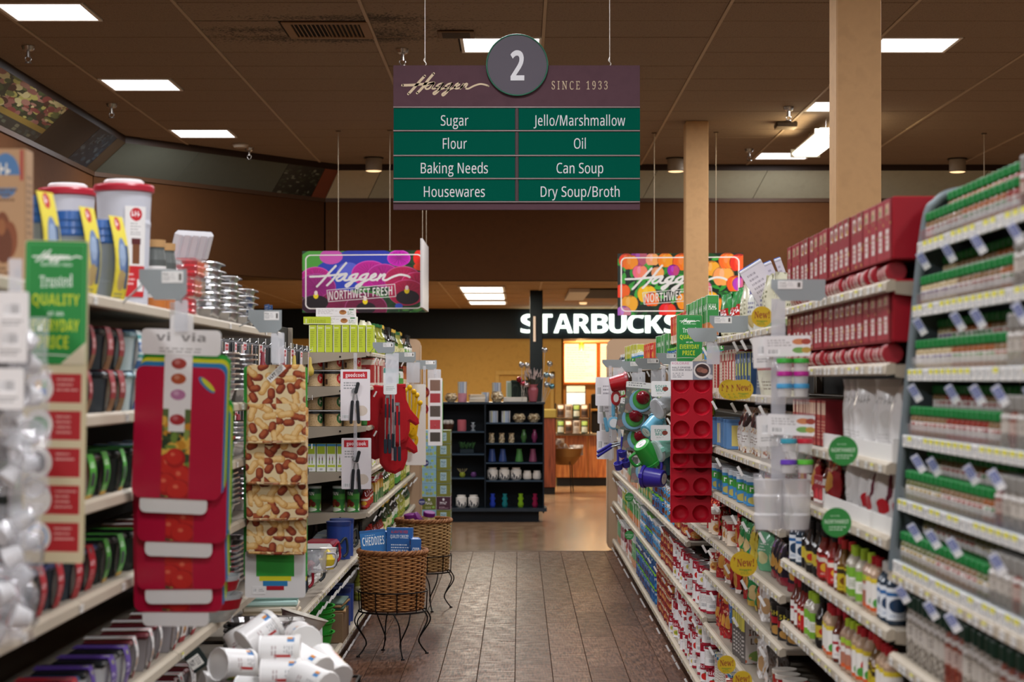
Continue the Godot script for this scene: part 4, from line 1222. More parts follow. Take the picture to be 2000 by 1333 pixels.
	for k in 3:
		var sl := thing("added_counter_lamp", "added small warm downlight above the wooden counter front, %s" % ["first", "second", "third"][k], "lamp", v3(0.95 + 0.8 * k, 2.78, -27.6), 0, "added counter downlights")  # unseen lamps, added to warm the counter front
		part(sl, "lamp_lens", lathe([V(0, -0.03), V(0.05, -0.03), V(0.06, 0), V(0, 0)], 14), lamp_mat(Color(1, 0.82, 0.58), 1.0))
		var sp2 := SpotLight3D.new()
		sp2.name = "lamp_glow"
		sp2.light_energy = 5.0
		sp2.light_color = Color(1, 0.8, 0.55)
		sp2.spot_angle = 38
		sp2.spot_range = 20
		sp2.light_size = 0.05
		sp2.shadow_enabled = true
		add_child(sp2, true)
		sp2.position = sl.position + v3(0, -0.05, 0)
		sp2.rotation.x = -PI / 2
	counter()
	display_case()
	navy_post()

func menu_image() -> Image:
	if not cache.has("menu"):
		var im := Image.create(128, 128, false, Image.FORMAT_RGB8)
		var r := RandomNumberGenerator.new()
		r.seed = 3
		ink(im, Rect2i(0, 0, 128, 128), ART["menu_print"], r)
		cache["menu"] = im
	return cache["menu"]

func area_lamp_facing(at: Vector3, sx: float, sy: float, energy: float, c: Color) -> void:
	var l := AreaLight3D.new()
	l.name = "lamp_glow"
	l.area_size = V(sx, sy)
	l.light_energy = energy
	l.light_color = c
	l.shadow_enabled = true
	l.area_range = 30.0
	add_child(l, true)
	l.position = at
	l.rotation.y = PI   # an area light shines along its own -z; turned to shine out of the alcove

func wood_mat(c1: String, c2: String, c3: String, sd: int, rough := 0.4) -> StandardMaterial3D:
	var m := tex_mat(noise_image(256, 256, V(0.08, 0.01), [hexc(c1), hexc(c2), hexc(c3)], sd, 4, 1.4), rough)
	m.uv1_triplanar = true
	m.uv1_world_triplanar = true
	m.uv1_scale = v3(1.6, 0.8, 1.6)
	return m

func counter() -> void:
	var wm := wood_mat("8a4a22", "b0672f", "c98446", 77)
	var d := 28.1
	var c := thing("service_counter", "wood fronted coffee counter with a grey top and dark plinth", "counter", v3(0.55, 0, -d))
	part(c, "plinth", slab(v3(0.02, 0, -0.6), v3(3.4, 0.13, -0.03), 0.004), M("1f1c19", 0.6))
	for k in 7:
		part(c, "front_panel", slab(v3(0.01 + 0.485 * k, 0.13, -0.04), v3(0.485 * (k + 1), 0.77, 0.0), 0.004), wm)
	part(c, "side_panel", slab(v3(-0.0, 0.13, -0.6), v3(0.01, 0.77, -0.04), 0.003), wm)
	part(c, "worktop", slab(v3(-0.03, 0.77, -0.64), v3(3.44, 0.805, 0.04), 0.006), M("8f8578", 0.3))
	var cab := thing("end_cabinet", "red brown wooden cabinet end standing before the counter", "cabinet", v3(0.41, 0, -26.0))
	part(cab, "body", slab(v3(-0.09, 0.1, -0.5), v3(0.1, 1.08, 0), 0.006), wood_mat("5f2a17", "7d3a20", "91482a", 78))
	part(cab, "plinth", slab(v3(-0.08, 0, -0.48), v3(0.09, 0.1, -0.02)), M("1c1816", 0.6))
	part(cab, "top", slab(v3(-0.1, 1.08, -0.52), v3(0.11, 1.2, 0.02), 0.01), M("a08a44", 0.5))
	# things on the counter
	var till := thing("order_screen", "till screen glowing pale blue with a green header", "screen", v3(0.79 + 0.06, 0.805, -27.9))
	part(till, "stand", slab(v3(-0.05, 0, -0.06), v3(0.05, 0.4, 0.0), 0.01), M("222222", 0.5))
	part(till, "housing", slab(v3(-0.15, 0.42, -0.03), v3(0.15, 0.73, 0.01), 0.01), M("1c1c1e", 0.5))
	var scr := lamp_mat(Color(0.72, 0.85, 0.86), 0.55)
	part(till, "glow_face", slab(v3(-0.14, 0.43, 0.0), v3(0.14, 0.62, 0.014)), scr)
	part(till, "screen_header", slab(v3(-0.14, 0.63, 0.0), v3(0.14, 0.72, 0.014)), lamp_mat(Color(0.25, 0.62, 0.3), 0.45))
	var mach := thing("coffee_machine", "black coffee machine behind the till screen", "machine", v3(1.3, 0.805, -28.3))
	part(mach, "body", slab(v3(-0.2, 0, -0.2), v3(0.35, 0.34, 0.1), 0.02), M("1d1a18", 0.4))
	part(mach, "top", slab(v3(-0.2, 0.36, -0.2), v3(0.05, 0.6, 0.05), 0.02), M("15130f", 0.4))
	part(mach, "shelf_rail", slab(v3(-0.2, 0.34, -0.2), v3(0.5, 0.37, 0.12), 0.004), M("b58a4a", 0.4, 0.4))
	var bag_names := ["goods_green", "goods_brown", "goods_grey"]
	for k in 8:
		solo("coffee_bag", pouch(0.11, 0.2, 0.07, bag_names[k % 3], 0.1), paper, "small coffee bag in the rack on the counter", "bag", v3(0.62 + 0.12 * (k % 4), 0.81 + 0.24 * (k / 4), -27.85 - 0.03 * (k / 4)), 0.0, "coffee bags on the counter")
	var rack := thing("bag_rack", "two tier dark rack of coffee bags on the counter", "rack", v3(0.8, 0.805, -27.9))
	part(rack, "shelf", slab(v3(-0.25, 0.215, -0.12), v3(0.25, 0.235, 0.06), 0.003), M("201c18", 0.5))
	part(rack, "side", slab(v3(-0.27, 0, -0.12), v3(-0.25, 0.46, 0.06), 0.003), M("201c18", 0.5))
	part(rack, "side", slab(v3(0.25, 0, -0.12), v3(0.27, 0.46, 0.06), 0.003), M("201c18", 0.5))
	# basket of bags on a stand before the counter
	var d2 := 26.6
	var c0 := P(1104, 888, d2)
	var b := thing("bread_basket", "round wicker basket of clear wrapped loaves before the wooden counter", "basket", v3(c0.x, 0, -d2))
	var by := EYE - (908 - VY) * d2 / FOCAL
	part(b, "basket_bowl", lathe([V(0.0, by), V(0.13, by), V(0.22, by + 0.12), V(0.25, by + 0.24), V(0.24, by + 0.24), V(0.2, by + 0.1), V(0.0, by + 0.02)], 20), M("a8763c", 0.7))
	for a in [0.4, 2.5, 4.4]:
		part(b, "leg", tube([v3(sin(a) * 0.16, by + 0.05, cos(a) * 0.16), v3(sin(a) * 0.2, 0, cos(a) * 0.2)], 0.008), M("1a1613", 0.5))
	for k in 5:
		solo("wrapped_loaf", pouch(0.2, 0.15, 0.13, "wrap_clear", 0.1, 0.8, 0.008), film, "clear wrapped loaf heaped in the round wicker basket", "bread", v3(c0.x - 0.16 + 0.08 * k, by + 0.16 + 0.07 * sin(k * 1.3 + 0.7), -d2 + 0.04 * cos(k * 2.0)), k * 0.8, "loaves in the far basket")

func navy_post() -> void:
	var d := 23.9
	var x0: float = (1035 - VX) * d / FOCAL
	var x1: float = (1060 - VX) * d / FOCAL
	var o := struct("column_navy", slab(v3(x0, 0, -d - 0.16), v3(x1, 2.78, -d), 0.006), M("0d161b", 0.5))
	tag(o, "slim dark navy post behind the display case", "post")
	part(o, "notice_strip", slab(v3(0.045, 0, 0), v3(0.075, 0.33, 0.008), 0.002), M("b8a89c", 0.5), v3(x0, EYE - (668 - VY) * d / FOCAL, -d))

func display_case() -> void:
	var d := 20.9
	var K := d / FOCAL
	var navy := M("101c26", 0.45)
	var inner := M("0c141b", 0.6)
	var x0 := (852 - VX) * K
	var xm := (946 - VX) * K
	var x1 := (1063 - VX) * K
	var Y := func(py: float) -> float: return EYE - (py - VY) * K
	var c := thing("display_case", "dark navy open display case of vases across the aisle end", "display case", v3(0, 0, -d))
	part(c, "back_panel", slab(v3(x0, 0.1, -0.36), v3(x1, Y.call(790), -0.34)), inner)
	for x in [x0, xm, x1 - 0.018]:
		part(c, "upright", slab(v3(x, 0.1, -0.34), v3(x + 0.018, Y.call(790), 0.0), 0.002), navy)
	part(c, "top", slab(v3(x0 - 0.01, Y.call(790), -0.37), v3(x1 + 0.01, Y.call(786), 0.012), 0.003), M("1b2a36", 0.35))
	part(c, "bottom_shelf", slab(v3(x0 - 0.02, Y.call(1000), -0.36), v3(x1 + 0.03, Y.call(993), 0.03), 0.003), M("1b2a36", 0.35))
	part(c, "plinth", slab(v3(x0, 0, -0.34), v3(x1 - 0.06, 0.12, -0.03)), inner)
	for py in [826, 866, 904, 939]:
		part(c, "shelf", slab(v3(xm + 0.018, Y.call(py + 3), -0.34), v3(x1 - 0.018, Y.call(py), 0.0), 0.002), M("22384a", 0.35))
	for py in [843, 887, 934]:
		part(c, "shelf", slab(v3(x0 + 0.018, Y.call(py + 3), -0.34), v3(xm, Y.call(py), 0.0), 0.002), M("22384a", 0.35))
	# the ware
	var vase := func(key: String, prof: Array, m: Material, print_name := "") -> void:
		var o := fresh(key)
		var sh: ArrayMesh = lathe(prof, 16, print_name, 2) if print_name else smooth_lathe(prof, 16)
		part(o, "body", sh, m)
		kind(key, o)
	var glass := func(c: String) -> Material: return mat(Color(hexc(c), 0.75), 0.1)
	var spots := []
	vase.call("leaf_jar", [V(0.0, 0.0), V(0.045, 0.0), V(0.062, 0.02), V(0.062, 0.11), V(0.045, 0.125), V(0.05, 0.14), V(0.046, 0.14), V(0.04, 0.12), V(0.0, 0.12)], gloss, "pot_leaves")
	vase.call("cream_jar", [V(0.0, 0.0), V(0.035, 0.0), V(0.05, 0.02), V(0.05, 0.07), V(0.038, 0.095), V(0.042, 0.105), V(0.038, 0.105), V(0.03, 0.09), V(0.0, 0.09)], M("e6e0d6", 0.35))
	vase.call("striped_cylinder", [V(0.0, 0.0), V(0.05, 0.0), V(0.052, 0.13), V(0.048, 0.13), V(0.046, 0.01), V(0.0, 0.01)], gloss, "pot_stripe")
	vase.call("mosaic_bowl", [V(0.0, 0.0), V(0.04, 0.0), V(0.07, 0.035), V(0.072, 0.06), V(0.05, 0.1), V(0.046, 0.1), V(0.06, 0.06), V(0.0, 0.02)], gloss, "mosaic")
	vase.call("twig_vase", [V(0.0, 0.0), V(0.03, 0.0), V(0.036, 0.04), V(0.025, 0.08), V(0.034, 0.11), V(0.03, 0.11), V(0.02, 0.08), V(0.0, 0.02)], gloss, "mosaic")
	var tall := [V(0.0, 0.0), V(0.045, 0.0), V(0.047, 0.01), V(0.03, 0.13), V(0.033, 0.15), V(0.029, 0.15), V(0.026, 0.13), V(0.0, 0.02)]
	for q in [["blue", "3a4f86"], ["green", "4f8a4a"], ["rose", "8a4a66"]]:
		vase.call(q[0] + "_vase", tall, mat(hexc(q[1]), 0.2))
	var bulb := [V(0.0, 0.0), V(0.025, 0.0), V(0.022, 0.025), V(0.036, 0.06), V(0.03, 0.1), V(0.018, 0.125), V(0.022, 0.15), V(0.019, 0.15), V(0.0, 0.1)]
	for q in [["green", "3f6a3a"], ["plum", "7a2f58"]]:
		vase.call(q[0] + "_bulb_vase", bulb, mat(hexc(q[1]), 0.15))
	var cut := [V(0.0, 0.0), V(0.028, 0.0), V(0.036, 0.04), V(0.022, 0.075), V(0.036, 0.1), V(0.02, 0.13), V(0.03, 0.155), V(0.026, 0.155), V(0.0, 0.12)]
	for q in [["sapphire", "2f4fd0"], ["teal", "1f8a90"], ["lime", "8fc42a"], ["ruby", "a0204f"]]:
		vase.call(q[0] + "_cut_vase", cut, glass.call(q[1]))
	var stand := func(key: String, px: float, py: float, label: String, group := "", back := 0.12) -> void:
		put(key, v3((px - VX) * (d + back) / FOCAL, Y.call(py) + 0.0005, -d - back), 0.4, label, "vase", group)
	for px in [964, 988]: stand.call("striped_cylinder", px, 826, "striped pale glass cylinder on the case's top right shelf", "striped cylinders")
	for px in [1014, 1043]: stand.call("mosaic_bowl", px, 826, "round mosaic bowl on the case's top right shelf", "mosaic bowls")
	for px in [960, 980, 999]: stand.call("twig_vase", px, 866, "small twig patterned vase on the second shelf", "twig vases")
	stand.call("green_bulb_vase", 1023, 866, "dark green bulb shaped vase on the second shelf")
	stand.call("plum_bulb_vase", 1044, 866, "plum bulb shaped vase on the second shelf")
	for px in [961, 982]: stand.call("blue_vase", px, 904, "tapered blue glass vase on the third shelf", "blue vases")
	stand.call("green_vase", 1014, 904, "tapered green glass vase on the third shelf")
	stand.call("rose_vase", 1041, 904, "tapered rose glass vase on the third shelf")
	for px in [962, 985, 1008]: stand.call("leaf_jar", px, 939, "white jar with grey leaves on the fourth shelf", "leaf jars on the fourth shelf")
	for px in [1030, 1049]: stand.call("cream_jar", px, 939, "plain cream jar beside the leaf jars", "cream jars")
	for q in [[962, "sapphire"], [986, "teal"], [1017, "lime"], [1045, "ruby"]]:
		stand.call(q[1] + "_cut_vase", q[0], 993, q[1] + " coloured cut glass bottle on the bottom shelf")
	for px in [901, 925]: stand.call("leaf_jar", px, 993, "white jar with grey leaves at the bottom left of the case", "leaf jars on the bottom shelf")
	var cand := thing("candle", "thick pink candle on the case's upper left shelf", "candle", v3((902 - VX) * 21.0 / FOCAL, Y.call(843), -21.0))
	part(cand, "wax", lathe([V(0, 0), V(0.05, 0), V(0.052, 0.12), V(0.045, 0.13), V(0, 0.128)], 16), M("b8606a", 0.5))
	part(cand, "wick", box(0.004, 0.142, 0.004, 0.0), M("2a2622", 0.9))
	var holder := thing("glass_holder", "small cut glass candle holder beside the pink candle", "candle holder", v3((924 - VX) * 21.0 / FOCAL, Y.call(843), -21.0))
	part(holder, "body", smooth_lathe([V(0, 0), V(0.035, 0), V(0.01, 0.03), V(0.03, 0.06), V(0.012, 0.08), V(0.026, 0.1), V(0.0, 0.1)], 14), M("aebcc6", 0.12, 0.5))
	var wb := thing("wicker_bowl", "wicker bowl of white balls on the case's upper left shelf", "bowl", v3((875 - VX) * 21.0 / FOCAL, Y.call(843), -21.0))
	part(wb, "bowl", lathe([V(0, 0), V(0.05, 0), V(0.07, 0.08), V(0.065, 0.08), V(0.0, 0.02)], 16), M("4a2f20", 0.7))
	for k in 5:
		part(wb, "ball", sphere(0.03, 10, 6), M("c9c4bc", 0.6), v3(sin(k * 1.256) * 0.04, 0.1, cos(k * 1.256) * 0.04))
	var pl := thing("potted_plant", "small green plant on the case's middle left shelf", "plant", v3((912 - VX) * 21.0 / FOCAL, Y.call(887), -21.0))
	part(pl, "pot", box(0.16, 0.05, 0.07, 0.004), M("1c2b33", 0.5))
	var stp := st_new()
	for k in 40:
		var a := rng.randf() * TAU
		var p := v3(rng.randf_range(-0.07, 0.07), 0.05, rng.randf_range(-0.02, 0.02))
		var q := p + v3(sin(a) * 0.03, rng.randf_range(0.03, 0.09), cos(a) * 0.03)
		var w := v3(cos(a), 0, -sin(a)) * 0.008
		tri(stp, p, q + w, q - w)
	part(pl, "foliage", done(stp), M("3f6a3f", 0.6))
	for q in [[903, "lime", "small lime glass pot with dried grass on the left shelf"], [925, "violet", "small violet glass pot on the left shelf"]]:
		var o := thing("glass_pot", q[2], "pot", v3((q[0] - VX) * 21.0 / FOCAL, Y.call(934), -21.0))
		part(o, "body", smooth_lathe([V(0, 0), V(0.025, 0), V(0.036, 0.03), V(0.026, 0.06), V(0.022, 0.06), V(0.0, 0.01)], 14), glass.call("9aa83a" if q[1] == "lime" else "6a3f7a"))
		if q[1] == "lime":
			var stg := st_new()
			for k in 14:
				var a := TAU * k / 14
				add_tube(stg, [v3(0, 0.03, 0), v3(sin(a) * 0.06, 0.1, cos(a) * 0.02)], 0.002, 3)
			part(o, "dried_grass", done(stg), M("b8ac80", 0.8))
	# on top
	var ty: float = Y.call(786)
	var top_at := func(px: float, back := 0.15) -> Vector3: return v3((px - VX) * (d + back) / FOCAL, ty + 0.0005, -d - back)
	put("mosaic_bowl", top_at.call(881), 0, "mosaic bowl at the left end of the case top", "bowl")
	put("striped_cylinder", top_at.call(903), 0, "striped candle glass standing on a pink one, on the case top", "candle").position.y += 0.1
	var pk := thing("pink_glass", "pink candle glass under the striped one on the case top", "candle", top_at.call(903))
	part(pk, "body", lathe([V(0, 0), V(0.05, 0), V(0.052, 0.1), V(0.0, 0.1)], 16), M("c98a9a", 0.3))
	put("striped_cylinder", top_at.call(948), 0, "shorter striped cylinder in the middle of the case top", "vase").scale = v3(0.85, 0.85, 0.85)
	var tallc := put("striped_cylinder", top_at.call(970, 0.25), 0, "tall striped cylinder behind the mosaic vase on the case top", "vase")
	tallc.scale = v3(1.0, 1.7, 1.0)
	put("mosaic_bowl", top_at.call(971, 0.08), 0, "round mosaic vase in front of the tall striped cylinder", "vase").scale = v3(1.0, 1.2, 1.0)
	for k in 3:
		solo("book", slab(v3(-0.09, 0, -0.06), v3(0.09, 0.028, 0.06), 0.003), mat(hexc(["d8c8b0", "e6dccb", "cfc0a8"][k]), 0.6), "pale book in the short stack on the case top", "book", top_at.call(932) + v3(0, 0.029 * k, 0), 0.1 * k, "books on the case top")
	var tray := thing("white_tray", "long white box tray on the case top", "tray", top_at.call(1006))
	part(tray, "body", box(0.27, 0.055, 0.12, 0.006), M("ddd6c8", 0.5))
	part(tray, "handle", tube(smooth_pts([v3(-0.02, 0.05, 0), v3(-0.03, 0.17, 0), v3(0.03, 0.17, 0), v3(0.02, 0.05, 0)], 5), 0.005), M("2a3a30", 0.5))
	var gift := thing("framed_print", "small pale framed print leaning on the case top", "picture frame", top_at.call(997, 0.28))
	part(gift, "frame", slab(v3(-0.05, 0, -0.01), v3(0.1, 0.24, 0.01), 0.003), M("cdd6c8", 0.5))
	part(gift, "print", slab(v3(-0.035, 0.02, 0.01), v3(0.085, 0.22, 0.012)), M("9fb39a", 0.5))
	var chest := thing("dark_box", "dark green box behind the white tray on the case top", "box", top_at.call(1016, 0.3))
	part(chest, "body", box(0.2, 0.22, 0.1, 0.006), M("1d2a24", 0.5))
	part(chest, "lid", slab(v3(-0.105, 0.22, -0.055), v3(0.105, 0.25, 0.055), 0.004), M("24342c", 0.5))
	# vase of feather picks
	var fv := thing("pink_vase", "pink glass vase holding white feathery picks on the case top", "vase", top_at.call(1041))
	part(fv, "body", smooth_lathe([V(0, 0), V(0.04, 0), V(0.045, 0.01), V(0.062, 0.13), V(0.055, 0.16), V(0.04, 0.175), V(0.06, 0.2), V(0.05, 0.2), V(0.03, 0.17), V(0.0, 0.1)], 18), M("a85a64", 0.25))
	var picks := st_new()
	var stems := st_new()
	for k in 34:
		var a := rng.randf() * TAU
		var r := rng.randf_range(0.03, 0.16)
		var q := v3(sin(a) * r, rng.randf_range(0.3, 0.4), cos(a) * r * 0.6)
		add_tube(stems, [v3(0, 0.15, 0), q * 0.85], 0.0025, 4)
		add_tube(picks, [q * 0.85, q], 0.009, 5, false, 0.002)
	part(fv, "stem", done(stems), M("4a4a3c", 0.7))
	part(fv, "foliage", done(picks), M("c9b8b4", 0.8))
	# silvered balls on sticks
	var ball_at := [[1019, 713, "c9cdd0"], [1030, 714, "c4c8c4"], [1064, 684, "cfd3d8"], [1074, 711, "c2c6c6"], [1067, 733, "8fb0bd"], [1078, 735, "cdd3d4"], [1068, 752, "b9c9d2"], [1078, 755, "6fa3b4"], [1014, 742, "8a2430"], [1021, 749, "b04a58"], [1028, 752, "d6c9cc"]]
	var n := 0
	for q in ball_at:
		var p := P(q[0], q[1], 21.0)
		var base: Vector3 = top_at.call((1056 if q[0] > 1045 else 1019) + n * 1.1, 0.05 + 0.02 * n)
		var o := thing("ornament_pick", "mirrored ball on a stick, %s" % ["far left of the vase", "left of the navy post", "topmost one right of the post", "upper right of the post", "pale blue upper one right of the post", "silver one at the far right", "pale lower one right of the post", "deep blue lower right one", "dark red one left of the vase", "rose red one left of the vase", "pinkish one against the vase"][n], "ornament", base, 0, "mirrored ball picks")
		part(o, "stick", tube([Vector3.ZERO, p - base], 0.003, 4), M("c9c4b8", 0.6))
		part(o, "ball", sphere(0.034, 14, 8), mat(hexc(q[2]), 0.12, 0.85), p - base)
		n += 1

# ---------------------------------------------------------------- hung from the ceiling
func wire(called_parent: Node, pts: Array, r: float, c: String) -> void:
	part(called_parent, "wire", tube(pts, r, 5), mat(hexc(c), 0.4, 0.7))

func build_aisle_sign() -> void:
	var d := 9.5
	var K := d / FOCAL
	var c := P(1009, 269, d)
	var w := 482 * K
	var h := 283 * K
	var s := thing("aisle_sign", "hanging aisle sign in plum and green with a round 2 on top", "sign", c)
	var plum := plaster(hexc("5c434a"), 0.7)
	var green := M("005443", 0.75)
	green.metallic_specular = 0.12
	plum.metallic_specular = 0.15
	part(s, "board", slab(v3(-w / 2, -h / 2, -0.012), v3(w / 2, h / 2, 0.0), 0.002), plum)
	# green tongues in four rows, slid into rails
	var rows := [[211, 254], [258, 303], [306, 348], [351, 393]]
	var Y := func(py: float) -> float: return -(py - 269) * K
	var X := func(px: float) -> float: return (px - 1009) * K
	var left := ["Sugar", "Flour", "Baking Needs", "Housewares"]
	var right := ["Jello/Marshmallow", "Oil", "Can Soup", "Dry Soup/Broth"]
	var lw := [[861, 915], [865, 912], [822, 953], [828, 947]]
	var rw := [[1042, 1221], [1121, 1144], [1087, 1178], [1056, 1210]]
	var ly := [236, 281, 329, 375]
	for k in 4:
		for side in 2:
			var x0: float = X.call(769 if side == 0 else 1013)
			var x1: float = X.call(1006 if side == 0 else 1250)
			var q := part(s, "name_strip", slab(v3(x0, Y.call(rows[k][1]), 0.0), v3(x1, Y.call(rows[k][0]), 0.005), 0.001), green)
			var t := text_mesh(right[k] if side else left[k], 0.1, 0.0016, false, false)
			t.horizontal_alignment = HORIZONTAL_ALIGNMENT_CENTER
			t.vertical_alignment = VERTICAL_ALIGNMENT_BOTTOM
			var bb := t.get_aabb()
			var ww: Array = rw[k] if side else lw[k]
			var tw: float = (ww[1] - ww[0]) * K
			# capitals are 20 px high on the photograph
			var cap := text_mesh("H", 0.1, 0.001, false, false).get_aabb().size.y
			var o := part(q, "lettering", t, M("dcdde0", 0.5))
			o.scale = v3(tw / bb.size.x, 20.5 * K / cap, 1)
			var base_y: float = Y.call(ly[k] + 10)
			var low := text_mesh("H", 0.1, 0.001, false, false)
			low.vertical_alignment = VERTICAL_ALIGNMENT_BOTTOM
			o.position = v3(X.call((ww[0] + ww[1]) / 2.0) - (bb.position.x + bb.size.x / 2) * o.scale.x, base_y - bb_bottom(t, right[k] if side else left[k]) * o.scale.y, 0.0055)
	for py in [210, 256, 304.5, 349.5, 395]:
		part(s, "rail", slab(v3(-w / 2, -0.004, 0.0), v3(w / 2, 0.004, 0.011), 0.002), M("8a7a78", 0.35, 0.3), v3(0, Y.call(py), 0))
	for k in 4:
		part(s, "divider", slab(v3(-0.007, Y.call(rows[k][1]), 0), v3(0.007, Y.call(rows[k][0]), 0.007), 0.001), M("4a3a3c", 0.5), v3(X.call(1009.5), 0, 0))
	# name in script and the year
	part(s, "script_name", script_mesh(168 * K, 0.02, 0.0015), M("d9c4a2", 0.5), v3(X.call(870), Y.call(168), 0.0))
	var yr := text_mesh("S I N C E   1 9 3 3", 0.06, 0.0012, false, true)
	yr.horizontal_alignment = HORIZONTAL_ALIGNMENT_CENTER
	var yb := yr.get_aabb()
	var yo := part(s, "lettering", yr, M("cfbb9a", 0.5), v3(X.call(1132), Y.call(167), 0.0007))
	yo.scale = v3(109 * K / yb.size.x, 17 * K / yb.size.y, 1)
	# the round number
	var rad := 60.5 * K
	var disc := part(s, "number_disc", lathe([V(0, 0), V(rad, 0), V(rad, 0.012), V(0, 0.012)], 48), M("57505a", 0.5), v3(X.call(1010), Y.call(128), 0.006), v3(PI / 2, 0, 0))
	part(disc, "rim", tube(ring_pts(v3(0, 0.012, 0), rad - 0.003, 48), 0.004, 6, true), M("2f6a52", 0.45))
	var two := text_mesh("2", 0.2, 0.002, true, false)
	var tb := two.get_aabb()
	var num := part(s, "number", two, M("e6e6ea", 0.5), v3(X.call(1010.5), Y.call(129), 0.0195))
	num.scale = v3(27 * K / tb.size.x, 59 * K / tb.size.y, 1)
	num.position -= v3((tb.position.x + tb.size.x / 2) * num.scale.x, (tb.position.y + tb.size.y / 2) * num.scale.y, 0)
	for px in [830, 1191]:
		wire(s, [v3(X.call(px), Y.call(120), -0.006), v3(X.call(px), CEIL - c.y, -0.006)], 0.0022, "c9c2b8")
		part(s, "hook", tube(smooth_pts([v3(X.call(px), Y.call(129), -0.006), v3(X.call(px) + 0.006, Y.call(124), -0.006), v3(X.call(px) - 0.006, Y.call(118), -0.006), v3(X.call(px), Y.call(112), -0.006)], 4), 0.0025, 5), M("d6d2ca", 0.3, 0.8))

func bb_bottom(t: TextMesh, txt: String) -> float:
	# height of the base line above the mesh's own origin: the bottom of a copy whose letters do not hang below the line
	var u := TextMesh.new()
	u.text = "HHH"
	u.font = t.font
	u.font_size = t.font_size
	u.pixel_size = t.pixel_size
	u.depth = t.depth
	u.vertical_alignment = t.vertical_alignment
	return u.get_aabb().position.y

